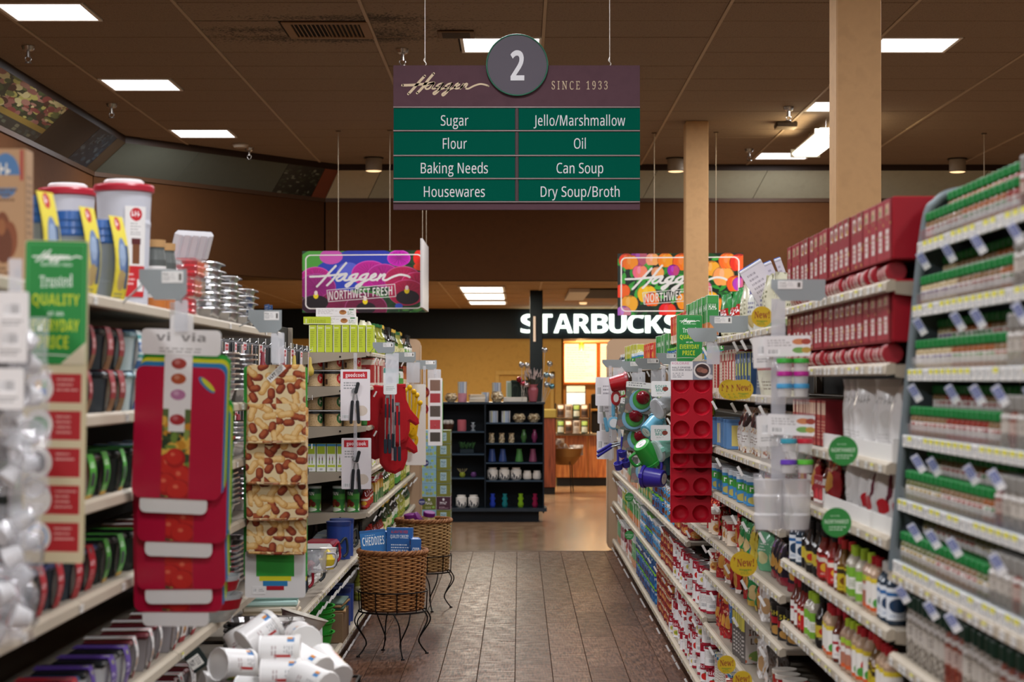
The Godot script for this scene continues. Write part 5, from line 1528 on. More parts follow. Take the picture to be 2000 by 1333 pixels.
func flower_image(which: int) -> Image:
	var w := 640
	var h := 324
	var im := Image.create(w, h, false, Image.FORMAT_RGB8)
	var c := Rect2i(0, 0, w, h)
	var r := RandomNumberGenerator.new()
	r.seed = 40 + which
	if which == 0:
		im.fill(hexc("24452a"))
		for k in 260:
			ellipse(im, c, V(r.randf() * w, r.randf() * h), V(r.randf_range(4, 26), r.randf_range(3, 12)), hexc(["2f6a33", "1c3a22", "5a8a4a", "16281a", "3f7a3c"][r.randi() % 5]))
		ellipse(im, c, V(90, 60), V(110, 70), hexc("5a9a4a"))
		ellipse(im, c, V(190, 130), V(130, 90), hexc("3c50a8"))
		ellipse(im, c, V(330, 40), V(160, 50), hexc("3a48a0"))
		ellipse(im, c, V(150, 30), V(60, 40), hexc("c46ab0"))
		ellipse(im, c, V(240, 110), V(60, 50), hexc("6a70c0"))
		# pansies: petals, edge and dark heart
		for q in [[350, 120, 95, "b02090"], [420, 130, 85, "a51c86"], [500, 40, 60, "b82aa8"], [70, 140, 80, "b0288a"], [75, 190, 100, "8f1f78"], [520, 150, 95, "a01a5a"], [590, 170, 80, "b0225f"], [540, 220, 95, "9c1850"], [200, 290, 120, "7a1450"], [330, 300, 110, "6c1046"], [60, 280, 70, "3a0c30"]]:
			var p := V(q[0], q[1])
			var rad: float = q[2]
			var col := hexc(q[3])
			ellipse(im, c, p, V(rad, rad * 0.72), col.lightened(0.3))
			ellipse(im, c, p + V(0, 2), V(rad - 4, rad * 0.72 - 3), col)
			for k in 26:
				var a := TAU * k / 26 + r.randf() * 0.2
				var e := p + V(cos(a), sin(a) * 0.72) * rad * 0.8
				for j in 14:
					ellipse(im, c, p.lerp(e, j / 14.0), V(1.6, 1.6), col.darkened(0.22))
		for q in [[545, 245, 60], [75, 270, 60], [330, 300, 50]]:
			ellipse(im, c, V(q[0], q[1]), V(q[2], q[2] * 0.62), hexc("260a20"))
			ellipse(im, c, V(q[0] - 4, q[1] - 34), V(13, 15), hexc("e0c83a"))
			ellipse(im, c, V(q[0] - 4, q[1] - 50), V(9, 12), hexc("e8dcd8"))
		ellipse(im, c, V(620, 40), V(46, 50), hexc("d8382a"))
		ellipse(im, c, V(615, 85), V(40, 22), hexc("e0522f"))
		ellipse(im, c, V(500, 290), V(20, 14), hexc("4a60b0"))
	else:
		im.fill(hexc("16281a"))
		for k in 170:
			var p := V(r.randf() * w, r.randf() * h)
			var a := r.randf() * PI
			var l := r.randf_range(20, 80)
			var col := hexc(["2f6a33", "3f8a40", "234f2a", "4f9a4c", "1a3a20"][r.randi() % 5])
			for j in 20:
				ellipse(im, c, p + V(cos(a), sin(a)) * l * (j / 20.0 - 0.5), Vector2.ONE * (2 + 9 * sin(PI * j / 20.0)), col)
		for q in [[45, 35, 40, "d8542a"], [110, 20, 46, "8a3a8c"], [65, 45, 42, "e07a2a"], [115, 95, 40, "d87a8f"], [178, 30, 36, "dba08a"], [245, 35, 42, "e08a2c"], [330, 45, 50, "e0702a"], [285, 88, 32, "9a28a0"], [205, 100, 34, "cf9a78"], [25, 195, 40, "d84a24"], [60, 260, 46, "d8a04a"], [150, 210, 50, "e0b02a"], [175, 240, 40, "d85a24"], [255, 300, 46, "c8202c"], [350, 250, 50, "e0923a"], [480, 80, 44, "e0a052"], [540, 120, 56, "dca070"], [600, 160, 46, "e06a2a"], [560, 40, 46, "e0763a"], [620, 50, 50, "c8402a"], [625, 160, 40, "a850b0"], [440, 180, 42, "b86ab0"], [420, 60, 46, "d85a3a"], [470, 240, 46, "e0a83a"], [520, 270, 40, "d0782a"], [30, 310, 40, "b078c0"], [400, 130, 40, "c83a4a"]]:
			var p := V(q[0], q[1])
			var rad: float = q[2]
			var col := hexc(q[3])
			ellipse(im, c, p, V(rad, rad * 0.9), col.darkened(0.25))
			for j in 3:
				var off := V((j - 1) * rad * 0.42, rad * 0.08)
				ellipse(im, c, p + off, V(rad * 0.5, rad * 0.82), col.lerp(hexc("f0c24a"), 0.16 * j))
			ellipse(im, c, p + V(-rad * 0.15, -rad * 0.2), V(rad * 0.22, rad * 0.5), col.lightened(0.22))
	# frame, name and stamp
	for k in 900:
		var t := k / 900.0 * 4.0
		var a := V(18, 22)
		var b := V(w - 22, h - 22)
		var rr := 26.0
		var q: Vector2
		match int(t):
			0: q = V(lerpf(a.x + rr, b.x - rr, t), a.y)
			1: q = V(b.x, lerpf(a.y + rr, b.y - rr, t - 1))
			2: q = V(lerpf(b.x - rr, a.x + rr, t - 2), b.y)
			_: q = V(a.x, lerpf(b.y - rr, a.y + rr, t - 3))
		ellipse(im, c, q, V(3.4, 3.4), hexc("e8e4e0"))
		var ang := k / 900.0 * TAU
		var cc := V(b.x - rr if cos(ang) > 0 else a.x + rr, b.y - rr if sin(ang) > 0 else a.y + rr)
		ellipse(im, c, cc + V(cos(ang), sin(ang)) * rr, V(3.4, 3.4), hexc("e8e4e0"))
	im.adjust_bcs(1.0, 1.2, 1.25)
	script_ink(im, c, V(298, 138), 515.0, hexc("f0eeea"), 0.022)
	words(im, c, "NORTHWEST FRESH", V(302, 222), 50, hexc("eae7e2"), 330, false, true, -0.085)
	for k in 400:
		var t := k / 400.0
		for q in [V(lerpf(128, 478, t), lerpf(206, 176, t)), V(lerpf(136, 484, t), lerpf(266, 240, t)), V(lerpf(128, 136, t), lerpf(206, 266, t)), V(lerpf(478, 484, t), lerpf(176, 240, t))]:
			ellipse(im, c, q, V(2, 2), hexc("e0ddd8"))
	return im

func build_flower_signs() -> void:
	var labels := ["hanging sign with magenta pansies", "hanging sign with orange and red tulips, cut by a column"]
	var q := [[589.0, 833.0, 490.0, 611.0, 0.10, [660, 762]], [1207.0, 1450.0, 495.0, 616.0, 0.10, [1278, 1398]]]
	for k in 2:
		var d := 18.3 if k == 0 else 18.45
		var K := d / FOCAL
		var a: Array = q[k]
		var c := P((a[0] + a[1]) / 2, (a[2] + a[3]) / 2, d)
		var w: float = (a[1] - a[0]) * K / cos(a[4])
		var h: float = (a[3] - a[2]) * K
		var s := thing("flower_sign", labels[k], "sign", c, -a[4])
		part(s, "board", slab(v3(-w / 2, -h / 2, -0.008), v3(w / 2, h / 2, 0.0), 0.001), M("d0ccc8", 0.5))
		var m := tex_mat(flower_image(k), 0.4)
		part(s, "print", plate(PackedVector2Array([V(-w / 2, -h / 2), V(w / 2, -h / 2), V(w / 2, h / 2), V(-w / 2, h / 2)]), 0.002), m, v3(0, 0, 0.0015))
		for px in a[5]:
			var x: float = (px - (a[0] + a[1]) / 2) * K
			wire(s, [v3(x, h / 2, -0.004), v3(x, CEIL - c.y, -0.004)], 0.004, "b8a890")
			part(s, "ceiling_clip", box(0.05, 0.008, 0.03, 0.002), M("6a5a48", 0.5), v3(x, CEIL - c.y - 0.008, -0.004))
	# one more board hangs edge-on beside the pansies
	var e := P(829, 540, 17.6)
	var s2 := thing("edge_on_sign", "white hanging board seen edge-on beside the pansy sign", "sign", e)
	part(s2, "board", slab(v3(-0.01, -0.32, -0.55), v3(0.012, 0.32, 0.55), 0.002), M("cfcac6", 0.5))
	for z in [-0.35, 0.35]:
		wire(s2, [v3(0, 0.32, z), v3(0, CEIL - e.y, z)], 0.003, "b8a890")
		part(s2, "ceiling_clip", box(0.05, 0.008, 0.03, 0.002), M("6a5a48", 0.5), v3(0, CEIL - e.y - 0.008, z))

func build_ceiling_fittings() -> void:
	var chrome := M("b8b4ae", 0.25, 0.8)
	var n := 0
	for q in [[55, 90], [218, 203], [786, 96], [1540, 209], [487, 289], [1463, 291]]:
		var d: float = (CEIL - EYE) * FOCAL / (VY - q[1])
		var s := thing("sprinkler_head", ["chrome sprinkler head near the top left ceiling light", "chrome sprinkler head right of the flower picture", "chrome sprinkler head left of the round number", "chrome sprinkler head above the small dark box", "chrome sprinkler head by the angled cornice corner", "chrome sprinkler head above the farthest light by the columns"][n], "sprinkler", v3((q[0] - VX) * d / FOCAL, CEIL, -d), 0, "ceiling sprinklers")
		part(s, "rose", lathe([V(0, -0.002), V(0.05, -0.002), V(0.04, -0.03), V(0.022, -0.04), V(0, -0.04)], 16), chrome)
		part(s, "stem", lathe([V(0, -0.04), V(0.013, -0.04), V(0.013, -0.085), V(0, -0.085)], 10), chrome)
		var st := st_new()
		for sx in [-1, 1]:
			add_tube(st, smooth_pts([v3(sx * 0.008, -0.07, 0), v3(sx * 0.022, -0.095, 0), v3(sx * 0.008, -0.12, 0)], 4), 0.004, 5)
		part(s, "yoke", done(st), chrome)
		part(s, "deflector", lathe([V(0, -0.12), V(0.026, -0.122), V(0.026, -0.128), V(0, -0.128)], 12), M("6a665f", 0.4, 0.7))
		n += 1
	# air grille and the soot that blows from it
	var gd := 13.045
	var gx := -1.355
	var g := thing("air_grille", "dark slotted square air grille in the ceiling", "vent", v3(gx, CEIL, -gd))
	var tan_m := M("8a6c4e", 0.6)
	var stf := st_new()
	for s in [-1, 1]:
		add_box(stf, v3(-0.3, -0.012, s * 0.27 - 0.03), v3(0.3, 0.0, s * 0.27 + 0.03), 0.003)
		add_box(stf, v3(s * 0.27 - 0.03, -0.012, -0.24), v3(s * 0.27 + 0.03, 0.0, 0.24), 0.003)
	part(g, "frame", done(stf), tan_m)
	part(g, "duct_shade_plate", slab(v3(-0.25, -0.002, -0.25), v3(0.25, -0.0005, 0.25)), M("15110d", 0.9))  # dark plate painted for the shade inside the duct
	for k in 16:
		part(g, "slat", slab(v3(-0.004, -0.012, -0.24), v3(0.004, -0.002, 0.24)), tan_m, v3(-0.225 + 0.03 * k, 0, 0), v3(0, 0, 0.5 if k < 8 else -0.5))
	# small access plate
	var ad := 8964.0 / (VY - 66)
	var ap := thing("vent_plate", "small dark framed vent beside the round number", "vent", v3((891 - VX) * ad / FOCAL, CEIL, -ad))
	part(ap, "frame", slab(v3(-0.13, -0.012, -0.13), v3(0.13, 0, 0.13), 0.004), M("6c543c", 0.6))
	part(ap, "inset", slab(v3(-0.1, -0.014, -0.1), v3(0.1, -0.011, 0.1), 0.001), M("3a2c20", 0.7))
	# smoke detector
	var sd := 8964.0 / (VY - 281)
	var sm := thing("smoke_detector", "flat round smoke detector by the angled cornice corner", "detector", v3((470 - VX) * sd / FOCAL, CEIL, -sd))
	part(sm, "body", lathe([V(0, -0.045), V(0.07, -0.04), V(0.085, -0.012), V(0.085, 0), V(0, 0)], 20), M("b8aa98", 0.5))
	# cylinder downlights
	n = 0
	for q in [[730, 308], [1320, 309], [1870, 310]]:
		var d: float = (CEIL - EYE) * FOCAL / (VY - q[1])
		var s := thing("downlight", ["cylinder downlight left of the aisle sign", "cylinder downlight between the sign and the slim column", "cylinder downlight right of the tall column"][n], "lamp", v3((q[0] - VX) * d / FOCAL, CEIL, -d), 0, "cylinder downlights")
		part(s, "canopy", lathe([V(0, -0.012), V(0.11, -0.012), V(0.11, 0), V(0, 0)], 20), M("2c231b", 0.5))
		part(s, "housing", lathe([V(0.09, -0.15), V(0.092, -0.15), V(0.092, -0.012), V(0, -0.012)], 20), M("9a8c78", 0.5))
		part(s, "lamp_lens", lathe([V(0, -0.158), V(0.07, -0.155), V(0.088, -0.148), V(0.088, -0.13), V(0, -0.13)], 20), lamp_mat(Color(1.0, 0.82, 0.6), 1.5))
		var sl := SpotLight3D.new()
		sl.name = "lamp_glow"
		sl.light_energy = 1.6
		sl.light_color = Color(1.0, 0.82, 0.6)
		sl.spot_angle = 50
		sl.spot_range = 30
		sl.light_size = 0.08
		sl.shadow_enabled = true
		add_child(sl, true)
		sl.position = s.position + v3(0, -0.17, 0)
		sl.rotation.x = -PI / 2
		n += 1
	# wrap-around fluorescent fitting, hung a little below the tiles
	var wd := 17.6
	var a := P(1590, 268, wd)
	var fx := thing("wrap_light", "angled bright fluorescent fitting with wrap lens beside the tall column", "ceiling light", v3(a.x + 0.08, CEIL - 0.16, -wd - 0.3))
	part(fx, "lamp_lens", slab(v3(-0.14, -0.06, -0.75), v3(0.14, 0.0, 0.75), 0.03), lamp_mat(Color(1, 0.97, 0.9), 2.2))
	part(fx, "end_cap", slab(v3(-0.15, -0.065, 0.75), v3(0.15, 0.02, 0.77), 0.004), M("a8a292", 0.5))
	part(fx, "end_cap", slab(v3(-0.15, -0.065, -0.77), v3(0.15, 0.02, -0.75), 0.004), M("a8a292", 0.5))
	part(fx, "spine", slab(v3(-0.1, 0.0, -0.75), v3(0.1, 0.03, 0.75), 0.004), M("cfc8b8", 0.5))
	for z in [-0.5, 0.5]:
		part(fx, "hanger", tube([v3(0, 0.03, z), v3(0, 0.16, z)], 0.004, 5), chrome)
	for s in [-1, 1]:
		var l := AreaLight3D.new()
		l.name = "lamp_glow"
		l.area_size = V(0.1, 1.4)
		l.light_energy = 0.35
		l.light_color = Color(1, 0.9, 0.7)
		l.shadow_enabled = true
		l.area_range = 20
		add_child(l, true)
		l.position = fx.position + v3(s * 0.17, 0.02, 0)
		l.basis = Basis.looking_at(v3(s * 0.8, 0.6, 0), v3(0, 0, 1))
	area_lamp(fx.position + v3(0, -0.075, 0), 0.26, 1.4, 1.4, Color(1, 0.96, 0.9))
	var ub := P(1536, 239, 17.7)
	var un := thing("access_box", "flat dark box under the ceiling beside the fluorescent fitting", "box", v3(ub.x, CEIL, -17.75))
	part(un, "body", slab(v3(-0.1, -0.045, -0.1), v3(0.1, 0, 0.1), 0.008), M("33291f", 0.5))
	part(un, "cover", slab(v3(-0.1, -0.055, -0.1), v3(0.1, -0.045, 0.1), 0.004), M("8a7c68", 0.5))
	var lw := thing("hanging_wire", "lone thin wire hanging from the ceiling above the spice rack", "wire", v3(P(1922, 260, 18.5).x, 0, -18.5))
	part(lw, "wire_line", tube([v3(0, CEIL, 0), v3(0, 3.2, 0)], 0.004, 5), M("b8a890", 0.5))
	part(lw, "ceiling_clip", box(0.05, 0.01, 0.03, 0.002), M("4a3c2e", 0.5), v3(0, CEIL - 0.01, 0))

# ---------------------------------------------------------------- shelf runs

func unit(label: String, side: int, d0: float, d1: float, shelves: Array, high: float, back: float, group: String, tags := 0.2, bracket := false, flags := 0.0) -> Node3D:
	# side -1 left, +1 right; shelves: [top y, depth, near end, far end] (ends optional)
	var xf := XL if side < 0 else XR
	var u := thing("shelf_unit", label, "shelf unit", v3(xf, 0, 0), 0, group)
	var steel := M("8d8375", 0.6)  # shelf bodies darkened for the shade under the shelves
	var L := func(a: float, b: float) -> Array: return [minf(a * side, b * side), maxf(a * side, b * side)]
	var sl := func(x0: float, x1: float, y0: float, y1: float, a: float, b: float, bev := 0.003) -> ArrayMesh:
		var q: Array = L.call(x0, x1)
		return slab(v3(q[0], y0, -b), v3(q[1], y1, -a), bev)
	part(u, "kick_plate", sl.call(0.06, 0.09, 0.0, 0.09, d0, d1), M("2a2623", 0.6))
	part(u, "back_panel", sl.call(back, back + 0.02, 0.05, high, d0, d1), M("2b2723", 0.8))  # panel painted near black for the shade deep in the shelves
	for d in [d0, d1 - 0.03]:
		part(u, "upright", sl.call(back - 0.03, back, 0.05, high, d, d + 0.03), steel)
	var tag_mesh := cached_tag("shelf_price")
	var tag_y := cached_tag("shelf_price_yellow")
	var flag := printed(0.011, 0.042, 0.001, "blank")
	var k := 0
	for q in shelves:
		var y: float = q[0]
		var dp: float = q[1]
		var a: float = q[2] if q.size() > 2 else d0
		var b: float = q[3] if q.size() > 3 else d1
		var front: float = q[4] if q.size() > 4 else 0.0
		var s := part(u, "shelf" if k < shelves.size() - 1 else "base_deck", sl.call(front + 0.012, front + dp, y - 0.02, y, a, b), steel)
		# lip with a price channel, made in lengths that butt together
		var n := maxi(1, roundi((b - a) / 1.22))
		for j in n:
			var z0 := a + (b - a) * j / n
			var z1 := a + (b - a) * (j + 1) / n - 0.004
			var st := st_new()
			var e: Array = [V(0.012, 0.003), V(0.0, 0.005), V(-0.01, -0.002), V(-0.013, -0.022), V(-0.008, -0.026), V(0.012, -0.022)]
			for i in e.size():
				var p: Vector2 = e[i]
				var r: Vector2 = e[(i + 1) % e.size()]
				quad(st, v3((front + p.x) * side, y + p.y, -z0), v3((front + p.x) * side, y + p.y, -z1), v3((front + r.x) * side, y + r.y, -z1), v3((front + r.x) * side, y + r.y, -z0))
			for z in [z0, z1]:
				for i in range(1, e.size() - 1):
					tri(st, v3((front + e[0].x) * side, y + e[0].y, -z), v3((front + e[i].x) * side, y + e[i].y, -z), v3((front + e[i + 1].x) * side, y + e[i + 1].y, -z))
			part(s, "lip", done(st), M("b9ad9a", 0.5))
		if bracket:
			var o := PackedVector2Array([V(front + 0.01, y), V(front + dp, y), V(front + dp, y - 0.085), V(front + 0.05, y - 0.035), V(front + 0.01, y - 0.03)])
			for i in o.size(): o[i].x *= side
			if side < 0: o.reverse()
			part(s, "bracket", plate(o, 0.003), M("a89c8a", 0.5), v3(0, 0, -a + 0.004))
			part(s, "bracket_hole", lathe([V(0, 0), V(0.007, 0), V(0.007, 0.002), V(0, 0.002)], 8), M("1c1814", 0.8), v3((front + dp * 0.4) * side, y - 0.03, -a + 0.0055), v3(PI / 2, 0, 0))
		var r2 := RandomNumberGenerator.new()
		r2.seed = int(y * 1000) + int(a * 77)
		if tags > 0.0:
			var z := a + 0.06
			while z < b - 0.04:
				part(s, "price_tag", tag_y if r2.randf() < 0.35 else tag_mesh, paper, v3((front - 0.0142) * side, y - 0.0215, -z), v3(0, PI / 2 * -side, 0))
				z += tags * r2.randf_range(0.55, 1.45)
		if flags > 0.0:
			var z := a + flags * 0.5
			while z < b - 0.04:
				var f := part(s, "shelf_flag", flag, paper, v3((front - 0.02) * side, y - 0.07, -z), v3(0, 0, 0.5 * side))
				f.rotation.y = r2.randf_range(-0.3, 0.3)
				z += flags * r2.randf_range(0.4, 1.7)
		k += 1
	return u

func cached_tag(print_name: String) -> ArrayMesh:
	return printed(0.034, 0.018, 0.0012, print_name)

# long promotional flag fixed under a lip, facing along the aisle
func talker(u: Node, side: int, px: float, py: float, d: float, print_name: String, w := 0.022, h := 0.1, lean := 0.35) -> void:
	var p := P(px, py, d)
	part(u, "shelf_talker", printed(w, h, 0.001, print_name), paper, p - u.position, v3(0, 0, lean * side))

func build_runs() -> Array:
	var out := []
	var lg := "shelf units of the housewares run"
	out.append(unit("nearest cream shelf unit of the housewares run, holding plastic tubs", -1, 3.0, 7.7, [[1.80, 0.5], [1.52, 0.5], [1.32, 0.5], [1.10, 0.5], [0.81, 0.5], [0.5, 0.5], [0.13, 0.55]], 1.95, 0.52, lg, 0.8))
	out.append(unit("peg board unit of hanging kitchen tools above two low shelves", -1, 7.72, 12.1, [[0.53, 0.45], [0.13, 0.55]], 1.95, 0.52, lg, 0.1, false, 0.16))
	out.append(unit("far cream shelf unit with lime green boxes on top", -1, 12.12, END, [[1.79, 0.45], [1.565, 0.45], [1.30, 0.45], [1.0, 0.45], [0.73, 0.45], [0.43, 0.45], [0.13, 0.55]], 1.85, 0.52, lg, 0.2, true, 0.5))
	var rg := "shelf units of the baking and soup run"
	out.append(unit("nearest cream unit of the soup run, under the spice rack", 1, 2.4, 4.40, [[1.15, 0.5], [0.95, 0.5], [0.6, 0.5], [0.13, 0.55]], 2.0, 0.56, rg, 0.07))
	out.append(unit("cream shelf unit full of red decorating boxes", 1, 4.42, 6.22, [[1.84, 0.45], [1.64, 0.45], [1.40, 0.45], [1.22, 0.45], [1.0, 0.45], [0.79, 0.45], [0.45, 0.45], [0.13, 0.55]], 2.1, 0.56, rg, 0.09, true))
	out.append(unit("cream shelf unit of noodle packs with round yellow tags", 1, 6.24, 8.85, [[1.79, 0.45], [1.545, 0.45], [1.30, 0.45], [1.095, 0.45], [0.87, 0.45, 6.24, 9.7], [0.69, 0.45], [0.44, 0.45], [0.13, 0.5]], 1.9, 0.56, rg, 0.13, false, 0.6))
	out.append(unit("long far cream shelf unit stacked with soup cans", 1, 8.87, END, [[1.70, 0.45], [1.42, 0.45], [1.08, 0.45, 9.72, END], [0.75, 0.45, 9.72, END], [0.46, 0.45], [0.10, 0.5]], 1.85, 0.56, rg, 0.24, false, 0.45))
	# end panels that close both runs
	for s in [-1, 1]:
		var e := thing("run_end_cover", "tan rounded panel closing the far end of the %s run" % ("housewares" if s < 0 else "soup"), "shelf end", v3((XL if s < 0 else XR), 0, -END - 0.02))
		var o := rounded(0.66, 2.0, 0.06, 6)
		for i in o.size(): o[i] += V(s * 0.27, 1.0)
		part(e, "panel", plate(o, 0.03), M("b99a7c", 0.6))
		part(e, "edge_band", slab(v3(-0.065 if s < 0 else -0.06, 0.06, -0.02), v3(0.065 if s > 0 else 0.06, 1.94, 0.02), 0.004) if false else slab(v3(-s * 0.06 - 0.006, 0.06, -0.02), v3(-s * 0.06 + 0.006, 1.94, 0.02), 0.003), M("c8ad90", 0.6))
	return out

# ---------------------------------------------------------------- kinds of goods
func mk_carton(key: String, called: String, w: float, h: float, dp: float, front: String, side := "", top := "", m: Material = null) -> void:
	var o := MeshInstance3D.new()
	o.name = called
	o.mesh = printed(w, h, dp, front, side, top)
	o.material_override = m if m else paper
	kind(key, o)

func mk_can(key: String, print_name: String, r: float, h: float, lid := "a8a8a4", called := "food_can", flat_lid := false) -> void:
	var o := fresh(called)
	part(o, "body", lathe([V(0.0, 0.004), V(r * 0.92, 0.004), V(r * 0.97, 0.0), V(r, 0.003), V(r * 0.98, 0.006), V(r * 0.98, h - 0.006), V(r, h - 0.003), V(r * 0.97, h)], 14, print_name), gloss)
	part(o, "lid", lathe([V(r * 0.97, h), V(r * 0.9, h - 0.003), V(0.0, h - 0.003)], 14) if not flat_lid else lathe([V(r * 1.03, h - 0.012), V(r * 1.03, h + 0.002), V(r * 0.98, h + 0.004), V(0.0, h + 0.003)], 14), mat(hexc(lid), 0.35, 0.0 if flat_lid else 0.75))
	kind(key, o)

func mk_jar(key: String, called: String, print_name: String, r: float, h: float, lid: String, lid_h: float, lid_r := 1.0, segs := 12) -> void:
	var o := fresh(called)
	var b := h - lid_h
	part(o, "body", lathe([V(0.0, 0.0), V(r * 0.92, 0.0), V(r, 0.006), V(r, b * 0.86), V(r * 0.8, b)], segs, print_name), gloss)
	part(o, "lid", lathe([V(r * 0.86 * lid_r, b), V(r * 0.98 * lid_r, b + 0.002), V(r * 0.98 * lid_r, h - 0.003), V(r * 0.9 * lid_r, h), V(0.0, h)], segs), mat(hexc(lid), 0.4))
	kind(key, o)

func mk_bottle(key: String, called: String, print_name: String, r: float, h: float, glass: String, cap: String, neck := 0.4, cap_h := 0.025) -> void:
	var o := fresh(called)
	var sh := h * (1.0 - neck)
	part(o, "body", lathe([V(0.0, 0.0), V(r * 0.9, 0.0), V(r, 0.006), V(r, sh * 0.92), V(r * 0.8, sh), V(r * 0.42, sh + (h - sh) * 0.35), V(r * 0.36, h - cap_h)], 12), mat(hexc(glass), 0.15))
	part(o, "label", lathe([V(r * 1.01, sh * 0.12), V(r * 1.01, sh * 0.84)], 12, print_name), gloss)
	part(o, "cap", lathe([V(r * 0.44, h - cap_h), V(r * 0.46, h - cap_h + 0.002), V(r * 0.44, h), V(0.0, h)], 10), mat(hexc(cap), 0.4))
	kind(key, o)

func mk_pouch(key: String, called: String, print_name: String, w: float, h: float, dp: float, pinch := 0.0, base := 0.75, wob := 0.004, m: Material = null) -> void:
	var o := MeshInstance3D.new()
	o.name = called
	o.mesh = pouch(w, h, dp, print_name, pinch, base, wob)
	o.material_override = m if m else film
	kind(key, o)

func make_kinds() -> void:
	for k in ["soup_kids", "soup_kids_b", "soup_kids_c", "soup_loops", "soup_blue", "soup_blue_green", "soup_navy"]:
		mk_can(k, k, 0.034, 0.101, "a8a8a4", "pasta_can" if k == "soup_loops" else "soup_can" if k.begins_with("soup_kids") else "stew_can")
	mk_can("baby_can", "baby_can", 0.05, 0.12)
	mk_can("panko", "panko", 0.043, 0.17, "c9d3cc", "crumb_can", true)
	mk_can("crumb_red", "crumb_red", 0.06, 0.095, "2c2e2f", "crumb_tub", true)
	mk_can("crumb_green", "crumb_green", 0.06, 0.095, "2c2e2f", "crumb_tub", true)
	mk_can("paper_can", "can_paper", 0.05, 0.115, "efedea", "white_canister", true)
	for k in ["broth_green", "broth_gold", "broth_red"]:
		mk_carton(k, "broth_carton", 0.09, 0.2, 0.06, k, k, "blank")
	mk_carton("jelly_red", "gelatin_box", 0.07, 0.085, 0.03, "jelly_red")
	mk_carton("lime_box", "lime_box", 0.05, 0.18, 0.13, "lime_box", "lime_box", "lime_side")
	mk_carton("cracker_box", "cracker_box", 0.26, 0.055, 0.1, "cracker_box")
	mk_carton("oil_box", "oil_box", 0.062, 0.185, 0.1, "oil_box", "oil_box", "lime_side")
	mk_carton("snack_red", "snack_box", 0.07, 0.17, 0.05, "snack_red")
	mk_carton("snack_mix", "snack_box", 0.08, 0.19, 0.05, "snack_mix")
	mk_carton("oil_side", "stock_box", 0.07, 0.17, 0.05, "oil_side")
	mk_carton("box_navy", "pasta_box", 0.05, 0.17, 0.14, "box_navy")
	mk_carton("box_blue", "noodle_box", 0.06, 0.13, 0.12, "box_blue")
	mk_carton("spine_red", "mix_box", 0.045, 0.19, 0.14, "box_spine_red", "box_spine_cream")
	mk_carton("spine_cream", "mix_box", 0.045, 0.19, 0.14, "box_spine_cream", "box_spine_red")
	mk_carton("red_decor", "decorating_box", 0.085, 0.148, 0.2, "red_decor", "red_side", "red_side")
	mk_carton("red_decor_b", "decorating_box", 0.085, 0.148, 0.2, "red_decor_b", "red_side", "red_side")
	mk_carton("red_spine", "slim_box", 0.035, 0.14, 0.12, "red_spine", "red_side", "red_side")
	mk_carton("lunch_box", "noodle_carton", 0.16, 0.2, 0.05, "lunch_box", "lunch_spine")
	for k in ["lime_soda", "olive_soda", "plum_soda", "green_olive_soda"]:
		mk_carton(k, "soda_carton", 0.135, 0.125, 0.26, k)
	mk_jar("oil_jar", "sauce_jar", "herb_label", 0.036, 0.14, "3a4a34", 0.02)
	for k in ["spice_a", "spice_b", "spice_c", "spice_d", "spice_e"]:
		mk_jar(k, "spice_jar", k, 0.0205, 0.067, "1f7a3a", 0.02, 1.08, 10)
	mk_jar("grinder", "spice_grinder", "grinder", 0.026, 0.1, "8d8a84", 0.03, 1.0, 10)
	mk_jar("grinder_red", "spice_grinder", "grinder_red", 0.026, 0.1, "8d8a84", 0.03, 1.0, 10)
	mk_jar("tall_grinder", "pepper_mill", "grinder", 0.026, 0.15, "1f3a2c", 0.035, 1.0, 10)
	mk_jar("tall_grinder_red", "pepper_mill", "grinder_red", 0.026, 0.15, "1f3a2c", 0.035, 1.0, 10)
	mk_bottle("oil_green", "oil_bottle", "oil_label", 0.036, 0.235, "2c3a20", "d8b04a")
	mk_bottle("oil_pale", "oil_bottle", "oil_green", 0.036, 0.23, "8f8f3a", "2f6a3a")
	mk_bottle("vinegar_dark", "vinegar_bottle", "herb_label", 0.033, 0.235, "1d1a18", "22201e")
	mk_bottle("sauce_black", "sauce_bottle", "sauce_black", 0.0237, 0.163, "201815", "1c1a19")
	mk_bottle("sauce_red", "sauce_bottle", "sauce_red", 0.0237, 0.155, "7a1f18", "1c1a19")
	mk_bottle("sauce_white", "sauce_bottle", "sauce_white", 0.0222, 0.159, "6a2f22", "a82430")
	mk_bottle("sauce_blue", "sauce_bottle", "sauce_blue", 0.0252, 0.146, "2a3a4a", "d9d6d0", 0.25)
	mk_bottle("sauce_yellow", "sauce_bottle", "sauce_yellow", 0.0237, 0.150, "6a4a1c", "b0302c")
	mk_bottle("sauce_green", "sauce_bottle", "sauce_green", 0.0252, 0.146, "b8b0a0", "a8c93a", 0.25, 0.045)
	mk_bottle("sauce_mix", "sauce_bottle", "sauce_mix", 0.0252, 0.148, "b89a80", "b0242c", 0.22, 0.035)
	mk_bottle("pepper_lime", "sauce_bottle", "pepper_lime", 0.0244, 0.146, "b0907a", "b8d43a", 0.22, 0.04)
	mk_pouch("sugar_pouch", "sweetener_pouch", "sugar_pouch", 0.13, 0.19, 0.07, 0.02, 0.85, 0.004)
	mk_pouch("sugar_swirl", "sweetener_pouch", "sugar_swirl", 0.13, 0.14, 0.07, 0.02, 0.85, 0.004)
	mk_pouch("sugar_orange", "sweetener_pouch", "sugar_orange", 0.11, 0.14, 0.06, 0.02, 0.85, 0.004)
	for k in ["noodle_red", "noodle_green", "noodle_yellow", "noodle_mint", "noodle_purple", "wrap_red", "wrap_clear", "wrap_blue"]:
		mk_pouch(k, "noodle_pouch", k, 0.11, 0.15, 0.05, 0.0, 0.7, 0.006)
